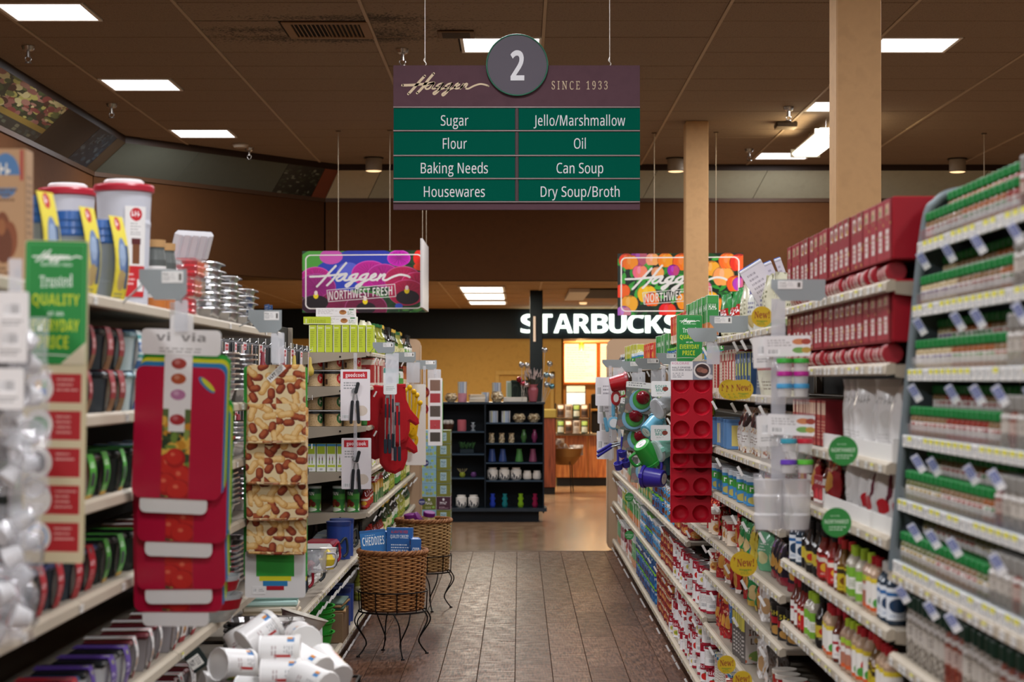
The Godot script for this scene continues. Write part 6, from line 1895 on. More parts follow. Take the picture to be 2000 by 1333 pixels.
	for k in ["crisp_green", "crisp_cream", "crisp_blue"]:
		mk_pouch(k, "snack_bag", k, 0.14, 0.22, 0.07, 0.0, 0.7, 0.008)
	mk_pouch("dry_bag", "dried_food_bag", "dry_bag", 0.12, 0.19, 0.07, 0.0, 0.8, 0.006)
	mk_can("noodle_cup", "noodle_cup", 0.045, 0.11, "e8e0d4", "noodle_cup", true)
	mk_can("noodle_black", "noodle_black", 0.048, 0.115, "2a2624", "noodle_cup", true)
	# round tub lying on its side, red end towards the aisle
	var o := fresh("round_tub")
	var X := Transform3D(Basis.from_euler(v3(PI / 2, 0, 0)), v3(0, 0.027, 0.023))
	var st := st_new()
	add_lathe(st, [V(0.026, -0.046), V(0.026, -0.002)], 12, cell("red_decor_b"), 2, X)
	part(o, "body", done(st), gloss)
	st = st_new()
	add_lathe(st, [V(0.0265, -0.014), V(0.0265, 0.0), V(0.024, 0.003), V(0.0, 0.003)], 12, Rect2(0, 0, 1, 1), 1, X)
	part(o, "lid", done(st), M("a01a28", 0.35))
	kind("round_tub", o)
	# food container set: clear box, coloured lid and a paper sleeve over the middle
	for q in [["lake", "lake_sleeve", "3c4247", "22262a"], ["azure", "blue_sleeve", "d4e0e4", "9fc0cc"], ["leaf", "green_sleeve", "2a2f2e", "1c2120"], ["violet", "purple_sleeve", "c9ccd0", "15191c"], ["scarlet", "red_sleeve", "39414a", "26406a"], ["ivory", "white_sleeve", "9a9498", "6a1d28"]]:
		var c := fresh("food_container_set")
		var tub := st_new()
		add_lathe(tub, [V(0.0, 0.0), V(0.085, 0.0), V(0.1, 0.085), V(0.104, 0.088)], 4, Rect2(0, 0, 1, 1), 1, Transform3D(Basis.from_euler(v3(0, PI / 4, 0)).scaled(v3(1.05, 1, 0.85)), Vector3.ZERO))
		part(c, "tub", done(tub), mat(hexc(q[2]), 0.25))
		part(c, "lid", slab(v3(-0.08, 0.086, -0.066), v3(0.08, 0.102, 0.066), 0.006), mat(hexc(q[3]), 0.35))
		var sl := st_new()
		# the sleeve bows over the front
		for i in 6:
			var a0 := float(i) / 6
			var a1 := float(i + 1) / 6
			var z := func(a: float) -> float: return 0.06 + 0.014 * sin(a * PI * 0.9)
			var uv := cell(q[1])
			quad(sl, v3(-0.028, lerpf(0.0, 0.106, a1), z.call(a1)), v3(0.028, lerpf(0.0, 0.106, a1), z.call(a1)), v3(0.028, lerpf(0.0, 0.106, a0), z.call(a0)), v3(-0.028, lerpf(0.0, 0.106, a0), z.call(a0)), Rect2(uv.position.x, uv.end.y - uv.size.y * a1, uv.size.x, uv.size.y / 6))
			quad(sl, v3(-0.028, lerpf(0.0, 0.106, a1), z.call(a1) - 0.002), v3(0.028, lerpf(0.0, 0.106, a1), z.call(a1) - 0.002), v3(0.028, lerpf(0.0, 0.106, a0), z.call(a0) - 0.002), v3(-0.028, lerpf(0.0, 0.106, a0), z.call(a0) - 0.002), Rect2(uv.position.x, uv.end.y - uv.size.y * a1, uv.size.x, uv.size.y / 6))
		add_box(sl, v3(-0.028, 0.104, -0.066), v3(0.028, 0.106, 0.062), 0.0, Rect2(cell(q[1]).get_center(), Vector2.ZERO), Rect2(cell(q[1]).get_center(), Vector2.ZERO), Rect2(cell(q[1]).position, cell(q[1]).size * V(1, 0.1)))
		part(c, "paper_sleeve", done(sl), paper)
		kind("set_" + q[0], c)
	# nested foil pans
	var foil := M("d3d3d4", 0.22, 0.85)
	var fp := fresh("foil_pan")
	var fs := st_new()
	var N := 40
	for k in 4:
		var lo: float = [0.0, 0.0, 0.05, 0.052][k]
		pass
	for i in N:
		var a0 := TAU * i / N
		var a1 := TAU * (i + 1) / N
		var sq := func(a: float, rx: float, rz: float, y: float) -> Vector3:
			var c := V(cos(a), sin(a))
			var m := 1.0 / pow(pow(absf(c.x), 5.0) + pow(absf(c.y), 5.0), 0.2)
			return v3(c.x * m * rx, y, c.y * m * rz)
		var wob := 0.0025 if i % 2 else -0.0025
		var wob2 := -wob
		quad(fs, sq.call(a0, 0.12 + wob, 0.085 + wob, 0.05), sq.call(a1, 0.12 + wob2, 0.085 + wob2, 0.05), sq.call(a1, 0.1 + wob2, 0.066 + wob2, 0.0), sq.call(a0, 0.1 + wob, 0.066 + wob, 0.0))
		quad(fs, sq.call(a0, 0.134, 0.098, 0.052), sq.call(a1, 0.134, 0.098, 0.052), sq.call(a1, 0.12 + wob2, 0.085 + wob2, 0.05), sq.call(a0, 0.12 + wob, 0.085 + wob, 0.05))
		quad(fs, sq.call(a0, 0.134, 0.098, 0.052), sq.call(a1, 0.134, 0.098, 0.052), sq.call(a1, 0.135, 0.099, 0.047), sq.call(a0, 0.135, 0.099, 0.047))
		tri(fs, Vector3.ZERO, sq.call(a0, 0.1, 0.066, 0.0), sq.call(a1, 0.1, 0.066, 0.0))
	part(fp, "pan", done(fs), foil)
	kind("foil_pan", fp)

# ---------------------------------------------------------------- goods on the shelves
const LOOK := {
	"soup_kids": ["red and white soup can with a tomato", "can"], "soup_kids_b": ["red and white soup can with pasta", "can"], "soup_kids_c": ["white backed red soup can", "can"],
	"soup_loops": ["orange and red pasta can", "can"], "soup_blue": ["light blue stew can", "can"], "soup_blue_green": ["blue soup can with lime top band", "can"], "soup_navy": ["deep blue soup can with lime band", "can"],
	"baby_can": ["blue food can with green band", "can"], "panko": ["green crumb can with a bowl of meatballs", "can"], "crumb_red": ["clear tub of crumbs with red round logo", "tub"], "crumb_green": ["clear tub of crumbs with green round logo", "tub"],
	"broth_green": ["green and orange broth carton", "carton"], "broth_gold": ["gold and green broth carton", "carton"], "broth_red": ["wine red broth carton", "carton"], "jelly_red": ["small red gelatin box", "box"],
	"lime_box": ["lime green box with white edge", "box"], "cracker_box": ["flat white box with a small food picture", "box"], "oil_box": ["white box with lime label and two bottles", "box"], "snack_red": ["red snack box", "box"], "snack_mix": ["yellow, red and green box", "box"], "oil_side": ["cream stock box with blue top", "box"],
	"box_navy": ["navy pasta box", "box"], "box_blue": ["pale blue noodle box", "box"], "spine_red": ["slim red mix box", "box"], "spine_cream": ["slim cream mix box", "box"],
	"red_decor": ["red decorating box with white windows", "box"], "red_decor_b": ["red decorating box with tan picture", "box"], "red_spine": ["slim brick red box", "box"], "lunch_box": ["grey noodle carton reading Instant Lunch", "carton"],
	"oil_jar": ["small herb jar", "jar"], "spice_a": ["brown spice jar with green lid", "jar"], "spice_b": ["orange spice jar with green lid", "jar"], "spice_c": ["olive spice jar with green lid", "jar"], "spice_d": ["red spice jar with green lid", "jar"], "spice_e": ["pale spice jar with green lid", "jar"],
	"grinder": ["grey lidded spice grinder", "grinder"], "grinder_red": ["grey lidded red spice grinder", "grinder"], "tall_grinder": ["dark capped pepper mill", "grinder"], "tall_grinder_red": ["dark capped mill of red spice", "grinder"],
	"oil_green": ["dark oil bottle with gold cap", "bottle"], "oil_pale": ["pale olive oil bottle", "bottle"], "vinegar_dark": ["black vinegar bottle", "bottle"],
	"sauce_black": ["black sauce bottle with yellow label", "bottle"], "sauce_red": ["red sauce bottle", "bottle"], "sauce_white": ["sauce bottle with white label", "bottle"], "sauce_blue": ["blue labelled sauce bottle", "bottle"], "sauce_yellow": ["yellow labelled sauce bottle with red cap", "bottle"], "sauce_green": ["seasoning bottle with lime cap", "bottle"], "sauce_mix": ["seasoning bottle with red cap", "bottle"], "pepper_lime": ["pink seasoning bottle with lime cap", "bottle"],
	"sugar_pouch": ["white sweetener pouch", "pouch"], "sugar_swirl": ["white pouch with a maroon swirl", "pouch"], "sugar_orange": ["white and orange pouch", "pouch"],
	"noodle_red": ["red noodle pouch", "pouch"], "noodle_green": ["green noodle pouch", "pouch"], "noodle_yellow": ["yellow noodle pouch", "pouch"], "noodle_mint": ["mint green pouch", "pouch"], "noodle_purple": ["black and purple noodle pouch", "pouch"], "wrap_red": ["shiny red wrapped pack", "pack"], "wrap_clear": ["clear wrapped pack", "pack"], "wrap_blue": ["blue and white wrapped pack", "pack"],
	"crisp_green": ["green and cream snack bag", "bag"], "crisp_cream": ["cream snack bag", "bag"], "crisp_blue": ["snack bag with blue top", "bag"], "dry_bag": ["clear bag of dried food", "bag"],
	"noodle_cup": ["cream and red noodle cup", "cup"], "noodle_black": ["black and red noodle cup", "cup"], "round_tub": ["round red tub lying on its side", "tub"],
	"set_lake": ["red sleeved dark containers", "container"], "set_azure": ["blue sleeved containers", "container"], "set_leaf": ["green sleeved black containers", "container"], "set_violet": ["purple sleeved containers", "container"], "set_scarlet": ["red sleeved blue lidded containers", "container"], "set_ivory": ["white sleeved red lidded containers", "container"],
	"foil_pan": ["ribbed foil baking pan", "pan"], "lime_soda": ["pale blue soda carton with limes", "carton"], "olive_soda": ["olive soda carton", "carton"], "plum_soda": ["plum soda carton", "carton"], "green_olive_soda": ["dark olive soda carton", "carton"], "paper_can": ["white paper canister", "canister"],
}

const NTH := ["first", "second", "third", "fourth", "fifth", "sixth", "seventh", "eighth", "ninth", "tenth", "eleventh", "twelfth", "thirteenth", "fourteenth", "fifteenth", "sixteenth", "seventeenth", "eighteenth", "nineteenth", "twentieth"]

func run(keys: Array, side: int, d0: float, d1: float, y: float, pitch: float, inset: float, place: String, layers := 1, lh := 0.0, jit := 0.006, yawj := 0.06, mixed := false, lip := 0.0) -> void:
	var n := maxi(1, int((d1 - d0) / pitch))
	for i in n:
		for l in layers:
			var key: String = keys[rng.randi() % keys.size()] if mixed else keys[mini(i * keys.size() / n, keys.size() - 1)]
			var x := (XL - inset if side < 0 else XR + inset) - side * lip * 0.0
			var at := v3(x + rng.randf_range(-jit, jit) * 1.0, y + 0.001 + lh * l, -(d0 + pitch * (i + 0.5)) + rng.randf_range(-1, 1) * pitch * 0.04)
			var label: String = LOOK[key][0] + " " + place
			if n <= 20 and place.begins_with("on the"):
				label = LOOK[key][0] + ", " + NTH[i] + (["", " below", " above"][l + 1] if layers == 2 else "") + place.replace("on the", " along the")
			if label.split(" ").size() > 16: label = LOOK[key][0] + " " + place
			put(key, at, (PI / 2 if side < 0 else -PI / 2) + rng.randf_range(-yawj, yawj), label, LOOK[key][1], place.trim_prefix("on the ").trim_prefix("in the "))

func stock_right() -> void:
	# soup cans: two deep shelves, three high
	var reds := ["soup_kids", "soup_kids_b", "soup_kids_c", "soup_kids"]
	run(reds, 1, 8.95, 11.1, 0.10, 0.0725, 0.055, "on the lowest shelf of the soup run", 3, 0.1015, 0.022, 0.5, true)
	run(["soup_loops"], 1, 11.15, 12.3, 0.10, 0.0725, 0.05, "on the lowest shelf of the soup run", 3, 0.1015, 0.004, 0.3)
	run(["soup_navy", "soup_blue_green", "soup_blue_green", "soup_blue_green"], 1, 12.35, 14.4, 0.10, 0.075, 0.05, "on the lowest shelf of the soup run", 3, 0.1015, 0.003, 0.2)
	run(["broth_green", "broth_red", "jelly_red", "broth_red", "broth_green"], 1, 14.5, 17.3, 0.10, 0.1, 0.06, "on the lowest shelf of the soup run", 1, 0.2)
	run(reds, 1, 9.0, 10.9, 0.46, 0.0725, 0.055, "on the second shelf of the soup run", 2, 0.1015, 0.02, 0.5, true)
	run(["soup_loops"], 1, 10.95, 11.9, 0.46, 0.0725, 0.05, "on the second shelf of the soup run", 2, 0.1015, 0.004, 0.3)
	run(["soup_blue", "soup_blue_green", "soup_blue"], 1, 11.95, 13.9, 0.46, 0.075, 0.05, "on the second shelf of the soup run", 2, 0.1015, 0.003, 0.2)
	run(["broth_green", "broth_green", "broth_gold", "broth_red"], 1, 14.0, 17.3, 0.46, 0.1, 0.06, "on the second shelf of the soup run", 1, 0.2)
	run(["soup_loops", "soup_blue", "soup_blue_green"], 1, 9.8, 12.6, 0.75, 0.0725, 0.05, "on the third shelf of the soup run", 2, 0.1015, 0.01, 0.3)
	run(["broth_gold", "broth_green", "broth_red"], 1, 12.7, 17.3, 0.75, 0.1, 0.06, "on the third shelf of the soup run", 1, 0.2)
	run(["broth_gold", "snack_mix", "broth_green", "oil_side"], 1, 9.85, 17.3, 1.08, 0.11, 0.06, "on the fourth shelf of the soup run", 1, 0.2)
	run(["sauce_green", "oil_jar", "sauce_yellow"], 1, 9.1, 17.3, 1.42, 0.11, 0.06, "on the fifth shelf of the soup run", 1, 0.2, 0.01, 0.3, true)
	run(["baby_can", "soup_blue_green", "broth_green", "snack_red", "baby_can", "broth_gold", "sauce_blue"], 1, 9.1, 17.3, 1.70, 0.11, 0.07, "on the top shelf of the soup run", 1, 0.0, 0.01, 0.2)
	run(["broth_green", "snack_red"], 1, 9.2, 11.6, 1.83, 0.12, 0.08, "stacked above the top shelf of the soup run", 1, 0.0)
	# noodle unit
	run(["crisp_cream", "crisp_blue", "crisp_cream", "crisp_green", "crisp_green"], 1, 6.9, 8.8, 1.79, 0.12, 0.1, "on the top shelf of the noodle unit", 1, 0.0, 0.02, 0.9)
	run(["box_navy", "box_navy", "spine_cream", "spine_red", "spine_cream", "spine_red"], 1, 7.3, 8.8, 1.545, 0.055, 0.09, "on the second shelf of the noodle unit", 1, 0.0, 0.006, 0.04)
	run(["crisp_green", "wrap_clear"], 1, 6.4, 7.25, 1.545, 0.12, 0.09, "on the second shelf of the noodle unit", 1, 0.0, 0.02, 0.5, true)
	run(["dry_bag", "dry_bag", "box_blue"], 1, 6.4, 8.8, 1.30, 0.125, 0.09, "on the third shelf of the noodle unit", 1, 0.0, 0.012, 0.3)
	run(["snack_mix", "noodle_purple", "baby_can", "baby_can", "baby_can"], 1, 6.4, 8.8, 1.095, 0.11, 0.07, "on the fourth shelf of the noodle unit", 1, 0.0, 0.012, 0.3)
	run(["noodle_purple", "noodle_purple", "noodle_mint", "noodle_yellow", "noodle_green", "noodle_red", "noodle_cup", "noodle_red", "noodle_cup", "wrap_red", "noodle_cup"], 1, 6.3, 9.6, 0.87, 0.12, 0.07, "on the fifth shelf of the noodle unit", 1, 0.0, 0.012, 0.6)
	run(["noodle_black", "noodle_black", "wrap_clear", "noodle_red", "noodle_green", "wrap_red", "noodle_red", "wrap_red", "noodle_red", "wrap_red", "noodle_cup"], 1, 6.3, 8.85, 0.69, 0.12, 0.07, "on the sixth shelf of the noodle unit", 1, 0.0, 0.015, 0.7)
	run(["noodle_cup", "wrap_clear", "wrap_clear", "wrap_clear"], 1, 6.4, 7.5, 0.44, 0.12, 0.08, "on the seventh shelf of the noodle unit", 1, 0.0, 0.02, 0.7)
	run(["lunch_box"], 1, 7.55, 7.95, 0.44, 0.06, 0.1, "on the seventh shelf of the noodle unit", 1, 0.0, 0.004, 0.02)
	for o in get_children():
		if String(o.name).begins_with("noodle_carton"): o.rotation.y = 0.25
	run(["wrap_red", "wrap_blue", "wrap_red"], 1, 8.0, 8.85, 0.44, 0.085, 0.07, "on the seventh shelf of the noodle unit", 2, 0.1, 0.015, 0.9, true)
	run(["wrap_clear", "noodle_cup", "spine_cream", "oil_side", "oil_side"], 1, 6.6, 8.85, 0.13, 0.09, 0.07, "on the bottom shelf of the noodle unit", 1, 0.0, 0.01, 0.2)
	# decorating boxes: two tiers, with round tubs below
	for y in [1.84, 1.64]:
		var nm := "top" if y > 1.7 else "second"
		run(["round_tub"], 1, 4.5, 6.15, y, 0.05, 0.03, "on the %s shelf of the red unit" % nm, 1, 0.0, 0.008, 0.05)
		run(["red_decor_b", "red_decor", "red_decor", "red_decor_b", "red_decor", "red_decor_b"], 1, 4.48, 6.2, y + 0.0585, 0.09, 0.11, "on the %s tier of the red unit" % nm, 1, 0.0, 0.003, 0.01)
		var t := thing("red_tray", "long red plastic tray under the %s row of decorating boxes" % nm, "tray", v3(XR, y + 0.0562, 0))
		part(t, "tray_floor", slab(v3(0.005, -0.001, -6.2), v3(0.24, 0.002, -4.45)), M("8f1420", 0.4))
		part(t, "end_wall", slab(v3(0.01, 0.0, -4.452), v3(0.24, 0.15, -4.446), 0.002), M("a01424", 0.4))
		part(t, "end_slot", slab(v3(0.1, 0.06, -4.446), v3(0.112, 0.1, -4.4445)), M("4a0810", 0.6))
		part(t, "end_slot", slab(v3(0.17, 0.07, -4.446), v3(0.19, 0.09, -4.4445)), M("4a0810", 0.6))
		part(t, "support", slab(v3(0.16, -0.0555, -6.2), v3(0.17, -0.001, -4.46)), M("8f1420", 0.4))
	run(["red_spine"], 1, 5.55, 6.2, 1.40, 0.04, 0.09, "on the third shelf of the red unit", 1, 0.0, 0.003, 0.02)
	run(["sugar_pouch"], 1, 4.62, 5.45, 1.415, 0.13, 0.08, "on the third shelf of the red unit", 1, 0.0, 0.015, 0.9)
	run(["sugar_orange"], 1, 4.45, 4.6, 1.415, 0.14, 0.16, "at the near end of the red unit's third shelf", 1, 0.0, 0.005, 0.2)
	run(["jelly_red", "wrap_red", "sauce_white"], 1, 5.55, 6.2, 1.22, 0.06, 0.06, "on the fourth shelf of the red unit", 1, 0.0, 0.005, 0.2, true)
	run(["sugar_swirl", "sugar_swirl", "sugar_pouch"], 1, 4.62, 5.45, 1.235, 0.13, 0.08, "on the fourth shelf of the red unit", 1, 0.0, 0.015, 0.5)
	run(["sugar_orange"], 1, 4.45, 4.6, 1.235, 0.14, 0.14, "at the near end of the red unit's fourth shelf", 1, 0.0, 0.005, 0.2)
	for y in [1.401, 1.221]:
		var t := thing("display_tray", "low white card tray holding the %s row of sweetener pouches" % ("upper" if y > 1.3 else "lower"), "tray", v3(XR, y, 0), 0, "white card trays")
		part(t, "tray_front", slab(v3(0.012, 0.0, -5.48), v3(0.016, 0.045, -4.47)), M("eceae6", 0.5))
		part(t, "tray_floor", slab(v3(0.016, 0.0, -5.48), v3(0.2, 0.004, -4.47)), M("e2dfda", 0.6))
		part(t, "tray_end", slab(v3(0.014, 0.0, -4.474), v3(0.2, 0.06, -4.468)), M("eceae6", 0.5))
	run(["sauce_blue", "sauce_mix", "pepper_lime", "sauce_green", "sauce_green", "sauce_yellow", "sauce_white", "sauce_red", "sauce_red", "sauce_black", "sauce_black", "sauce_black", "sauce_blue", "sauce_blue"], 1, 4.5, 6.2, 1.0, 0.056, 0.035, "on the fifth shelf of the red unit", 1, 0.0, 0.008, 0.3)
	run(["sauce_mix", "sauce_yellow", "sauce_mix", "pepper_lime", "sauce_white", "sauce_mix", "sauce_black", "sauce_green", "sauce_red", "sauce_white"], 1, 4.5, 6.2, 0.79, 0.056, 0.035, "on the sixth shelf of the red unit", 1, 0.0, 0.008, 0.3)
	run(["sauce_blue", "sauce_black", "noodle_cup", "sauce_white"], 1, 4.5, 6.2, 0.45, 0.095, 0.05, "on the seventh shelf of the red unit", 1, 0.0, 0.008, 0.3)
	# mills under the rack
	run(["tall_grinder_red", "tall_grinder", "tall_grinder", "tall_grinder_red", "tall_grinder", "tall_grinder", "tall_grinder"], 1, 3.35, 4.38, 0.95, 0.056, 0.045, "on the shelf under the spice rack", 1, 0.0, 0.004, 0.3)
	run(["sauce_mix", "sauce_white"], 1, 2.6, 3.3, 0.95, 0.075, 0.05, "at the near end under the spice rack", 1, 0.0, 0.004, 0.3, true)
	run(["sauce_green", "sauce_mix", "pepper_lime"], 1, 3.0, 4.38, 0.6, 0.08, 0.05, "on the low shelf under the mills", 1, 0.0, 0.006, 0.3, true)
	for o in get_children():
		if String(o.name).begins_with("round_tub"): o.rotation.y += PI / 2
		if String(o.name).begins_with("decorating_box") and o.position.y < 1.8: o.scale.y = 0.8

func spice_rack() -> void:
	# a grey steel rack leaning back, six clear trays of jars in two steps
	var u := thing("spice_rack", "grey steel rack of green lidded spice jars in six tiers", "rack", v3(XR, 1.15, 0))
	var grey := M("707a7e", 0.45, 0.2)
	var lean := 0.07
	var X := func(y: float) -> float: return 0.0 + lean * (y - 1.15) / 0.9
	# end frame: a rounded upright plate at the far end
	var o := PackedVector2Array()
	for q in [[0.0, 0.0], [0.3, 0.0], [0.3, 0.9], [0.16, 0.9], [0.115, 0.885], [0.085, 0.85], [0.075, 0.8]]: o.append(V(q[0], q[1]))
	part(u, "end_plate", plate(o, 0.004), M("5d686d", 0.5), v3(0, 0, -4.385))
	part(u, "end_tube", tube(smooth_pts([v3(-0.005, 0, -4.375), v3(0.03, 0.4, -4.375), v3(0.07, 0.8, -4.375), v3(0.1, 0.875, -4.375), v3(0.16, 0.9, -4.375), v3(0.3, 0.9, -4.375)], 6), 0.012, 8), grey)
	part(u, "back_sheet", slab(v3(0.3, 0.0, -4.38), v3(0.31, 0.92, -2.5)), M("2c3234", 0.6))
	var clear := mat(Color(0.9, 0.93, 0.93, 0.08), 0.1)
	var strip := M("d8dcdc", 0.35)
	var tiers := [1.93, 1.78, 1.63, 1.475, 1.325, 1.18]
	var order := ["second from top", "third", "fourth", "fifth"]
	for k in 6:
		var y: float = tiers[k]
		var x: float = X.call(y)
		var b := y - 1.15
		var dull := M("343c40", 0.5)  # tray colour holds the shade of the gaps under the tiers
		var tier := part(u, "tier_tray", slab(v3(x, b - 0.006, -4.37), v3(x + 0.16, b - 0.002, -2.5)), dull)
		part(tier, "step", slab(v3(x + 0.05, b - 0.002, -4.37), v3(x + 0.16, b + 0.048, -2.5)), dull)
		part(tier, "clear_front", slab(v3(x - 0.003, b - 0.004, -4.37), v3(x, b + 0.026, -2.5)), clear)
		part(tier, "price_strip", slab(v3(x - 0.008, b - 0.03, -4.37), v3(x - 0.003, b - 0.002, -2.5), 0.001), strip)
		for j in 28:
			part(tier, "price_tag", printed(0.04, 0.026, 0.001, "shelf_price_yellow" if rng.randf() < 0.75 else "shelf_price"), paper, v3(x - 0.0092, b - 0.029, -4.34 + 0.056 * j), v3(0, -PI / 2, 0))
		for j in [4, 5, 5, 4, 4, 3][k]:
			part(tier, "shelf_flag", printed(0.018, 0.042, 0.001, "talker_blue"), paper, v3(x - 0.026, b - 0.075, -4.12 + 0.24 * j + rng.randf_range(-0.06, 0.1)), v3(0, rng.randf_range(-0.3, 0.2), 0.55))
		var nm: String = ["top", "second", "third", "fourth", "fifth", "lowest"][k]
		var kinds: Array = [["spice_a", "spice_b", "spice_d"], ["spice_e", "spice_a", "spice_b"], ["spice_e", "spice_b", "spice_a"], ["spice_a", "spice_d", "spice_a"], ["spice_c", "spice_a", "spice_b"], ["spice_c", "spice_a", "spice_c"]][k]
		for j in 18:
			var z := -4.34 + 0.045 * j
			for row in 2:
				var key: String = kinds[(j + row * 5) * 3 / 23 % 3]
				put(key, v3(XR + x + 0.026 + row * 0.052, y - 0.0015 + row * 0.05, z + rng.randf_range(-0.002, 0.002)), rng.randf_range(-0.4, 0.4) - PI / 2, LOOK[key][0] + (", front step" if row == 0 else ", back step") + " of the %s rack tier" % nm, "jar", "spice jars on the %s rack tier" % nm)
		for j in 14:
			var key2: String = "grinder" if (j + k) % 4 else "grinder_red"
			put(key2, v3(XR + x + 0.025, y - 0.0015, -3.5 + 0.056 * j), rng.randf_range(-0.4, 0.4) - PI / 2, LOOK[key2][0] + " at the near end of the %s rack tier" % nm, "grinder", "spice grinders on the %s rack tier" % nm)

func stock_left() -> void:
	# nearest unit, top shelf
	var y := 1.801
	var kb := MeshInstance3D.new()
	solo("cookie_box", printed(0.085, 0.29, 0.06, "kraft_front", "kraft_side", "kraft_side"), paper, "brown kraft box with round cookies at the near end of the top shelf", "box", v3(-1.085, y, -3.92), 0.0)
	kb.free()
	for k in 3:
		var at: Vector3 = P([58, 142, 200][k], 745, [4.06, 4.42, 4.66][k]) * v3(1, 0, 1) + v3(0, y, 0)
		var s := thing("bowl_set", ["blue lidded bowl stack nearest the kraft box", "blue lidded bowl stack behind the nearest yellow sleeve", "blue lidded bowl stack in front of the big canister"][k], "bowl set", at, 1.2, "blue lidded bowl stacks")
		part(s, "bowl_stack", lathe([V(0, 0), V(0.034, 0), V(0.039, 0.05), V(0.036, 0.052), V(0.04, 0.1), V(0.042, 0.145), V(0, 0.145)], 18), M("8d979c", 0.3))
		part(s, "lid_stack", lathe([V(0.043, 0.145), V(0.045, 0.15), V(0.042, 0.162), V(0.045, 0.166), V(0.042, 0.18), V(0.045, 0.184), V(0.042, 0.205), V(0, 0.205)], 18), M("2f66b0", 0.3))
		var sl := st_new()
		var uv := cell("bowl_sleeve")
		for i in 8:
			var f := func(t: float) -> Vector3: return v3(0, 0.215 * t, 0.044 + 0.016 * sin(t * PI * 1.1))
			var a: Vector3 = f.call(i / 8.0)
			var b: Vector3 = f.call((i + 1) / 8.0)
			for w in [0.0, -0.0015]:
				quad(sl, b + v3(-0.03, 0, w), b + v3(0.03, 0, w), a + v3(0.03, 0, w), a + v3(-0.03, 0, w), Rect2(uv.position.x, uv.end.y - uv.size.y * (i + 1) / 8.0, uv.size.x, uv.size.y / 8.0))
		part(s, "paper_sleeve", done(sl), paper)
	var frost := mat(Color(0.88, 0.89, 0.93, 0.8), 0.4)
	for k in 2:
		var c := thing("storage_canister", "tall frosted canister with red rimmed lid, %s" % ("card facing the aisle" if k == 0 else "half hidden behind the other"), "canister", [P(242, 745, 5.2), P(132, 745, 5.3)][k] * v3(1, 0, 1) + v3(0, y, 0), 0.15)
		c.scale.y = 1.15
		part(c, "body", lathe([V(0, 0), V(0.062, 0), V(0.066, 0.01), V(0.073, 0.2), V(0.075, 0.21), V(0.073, 0.22), V(0.077, 0.29), V(0, 0.29)], 28), frost)
		part(c, "collar", lathe([V(0.076, 0.286), V(0.084, 0.289), V(0.085, 0.3), V(0.082, 0.305), V(0.0, 0.308)], 28), M("b8283a", 0.35))
		part(c, "cap", lathe([V(0.056, 0.306), V(0.056, 0.314), V(0.05, 0.318), V(0, 0.318)], 24), M("efecec", 0.4))
		if k == 0:
			var card := st_new()
			add_lathe(card, [V(0.069, 0.03), V(0.0775, 0.25)], 6, cell("canister_card"), 1, Transform3D(Basis.from_euler(v3(0, 0.1, 0)), Vector3.ZERO), 0.85)
			part(c, "label_card", done(card), paper)
	for k in 2:
		var j := thing("cork_jar", "dark glass jar with cork lid, %s" % ("in front" if k == 0 else "behind"), "jar", P(303 + 20 * k, 745, 5.5 + 0.14 * k) * v3(1, 0, 1) + v3(0, y, 0), 0.4)
		part(j, "body", lathe([V(0, 0), V(0.03, 0), V(0.033, 0.008), V(0.033, 0.16), V(0.028, 0.19), V(0.028, 0.2)], 16, "cork_label"), gloss)
		part(j, "cork_lid", lathe([V(0.03, 0.198), V(0.031, 0.22), V(0, 0.221)], 14), M("c49a68", 0.8))
	# clear and red ornament packs, then foil pans
	var clear := mat(Color(0.93, 0.94, 0.96, 0.05), 0.08)
	for k in 6:
		var at := v3(-1.06 - 0.05 * (k % 2), y + 0.062 * (k / 2), -(5.72 + 0.2 * (k % 2) + 0.05 * (k / 2)))
		var c := thing("clear_pack", "clear plastic pack of red scalloped cups, %s of the stack" % ["bottom front", "bottom rear", "middle front", "middle rear", "top front", "top rear"][k], "pack", at, PI / 2 + rng.randf_range(-0.15, 0.15), "packs of red cups")
		part(c, "clear_box", slab(v3(-0.09, 0, -0.06), v3(0.09, 0.06, 0.06), 0.008), clear)
		for j in 3:
			part(c, "red_cup", lathe([V(0, 0.004), V(0.02, 0.004), V(0.027, 0.014), V(0.02, 0.02), V(0.027, 0.034), V(0.02, 0.04), V(0.026, 0.05), V(0, 0.055)], 10), M("d01524", 0.2), v3(-0.058 + 0.058 * j, 0, 0.03))
	var lids := thing("lid_tray", "white ribbed tray leaning on top of the red cup packs", "tray", v3(-1.07, y + 0.19, -5.95), 0.7)
	part(lids, "tray", slab(v3(-0.07, 0, -0.012), v3(0.07, 0.1, 0.012), 0.01), M("dfe0e4", 0.3), Vector3.ZERO, v3(0.45, 0, 0))
	for k in 4:
		part(lids, "rib", slab(v3(-0.05 + 0.03 * k, 0.01, 0.012), v3(-0.042 + 0.03 * k, 0.09, 0.017), 0.002), M("cfd0d6", 0.3), Vector3.ZERO, v3(0.45, 0, 0))
	for q in [[6.4, 7, "nearer"], [6.8, 6, "middle"], [7.22, 5, "farther"]]:
		for k in q[1]:
			put("foil_pan", v3(-1.13, y + 0.026 * k, -q[0] + rng.randf_range(-0.006, 0.006)), PI / 2 + rng.randf_range(-0.05, 0.05), "ribbed foil pan in the %s stack on the top shelf" % q[2], "pan", "foil pans in the %s top stack" % q[2])
	for k in 6:
		solo("blue_label", printed(0.07, 0.028, 0.002, "blue_card"), paper, "small blue card stuck on the foil pan stacks", "label", v3(-0.985, y + 0.01 + 0.03 * (k % 3), -(7.18 + 0.09 * (k / 3))), PI / 2 + 0.4, "blue cards on foil pans")
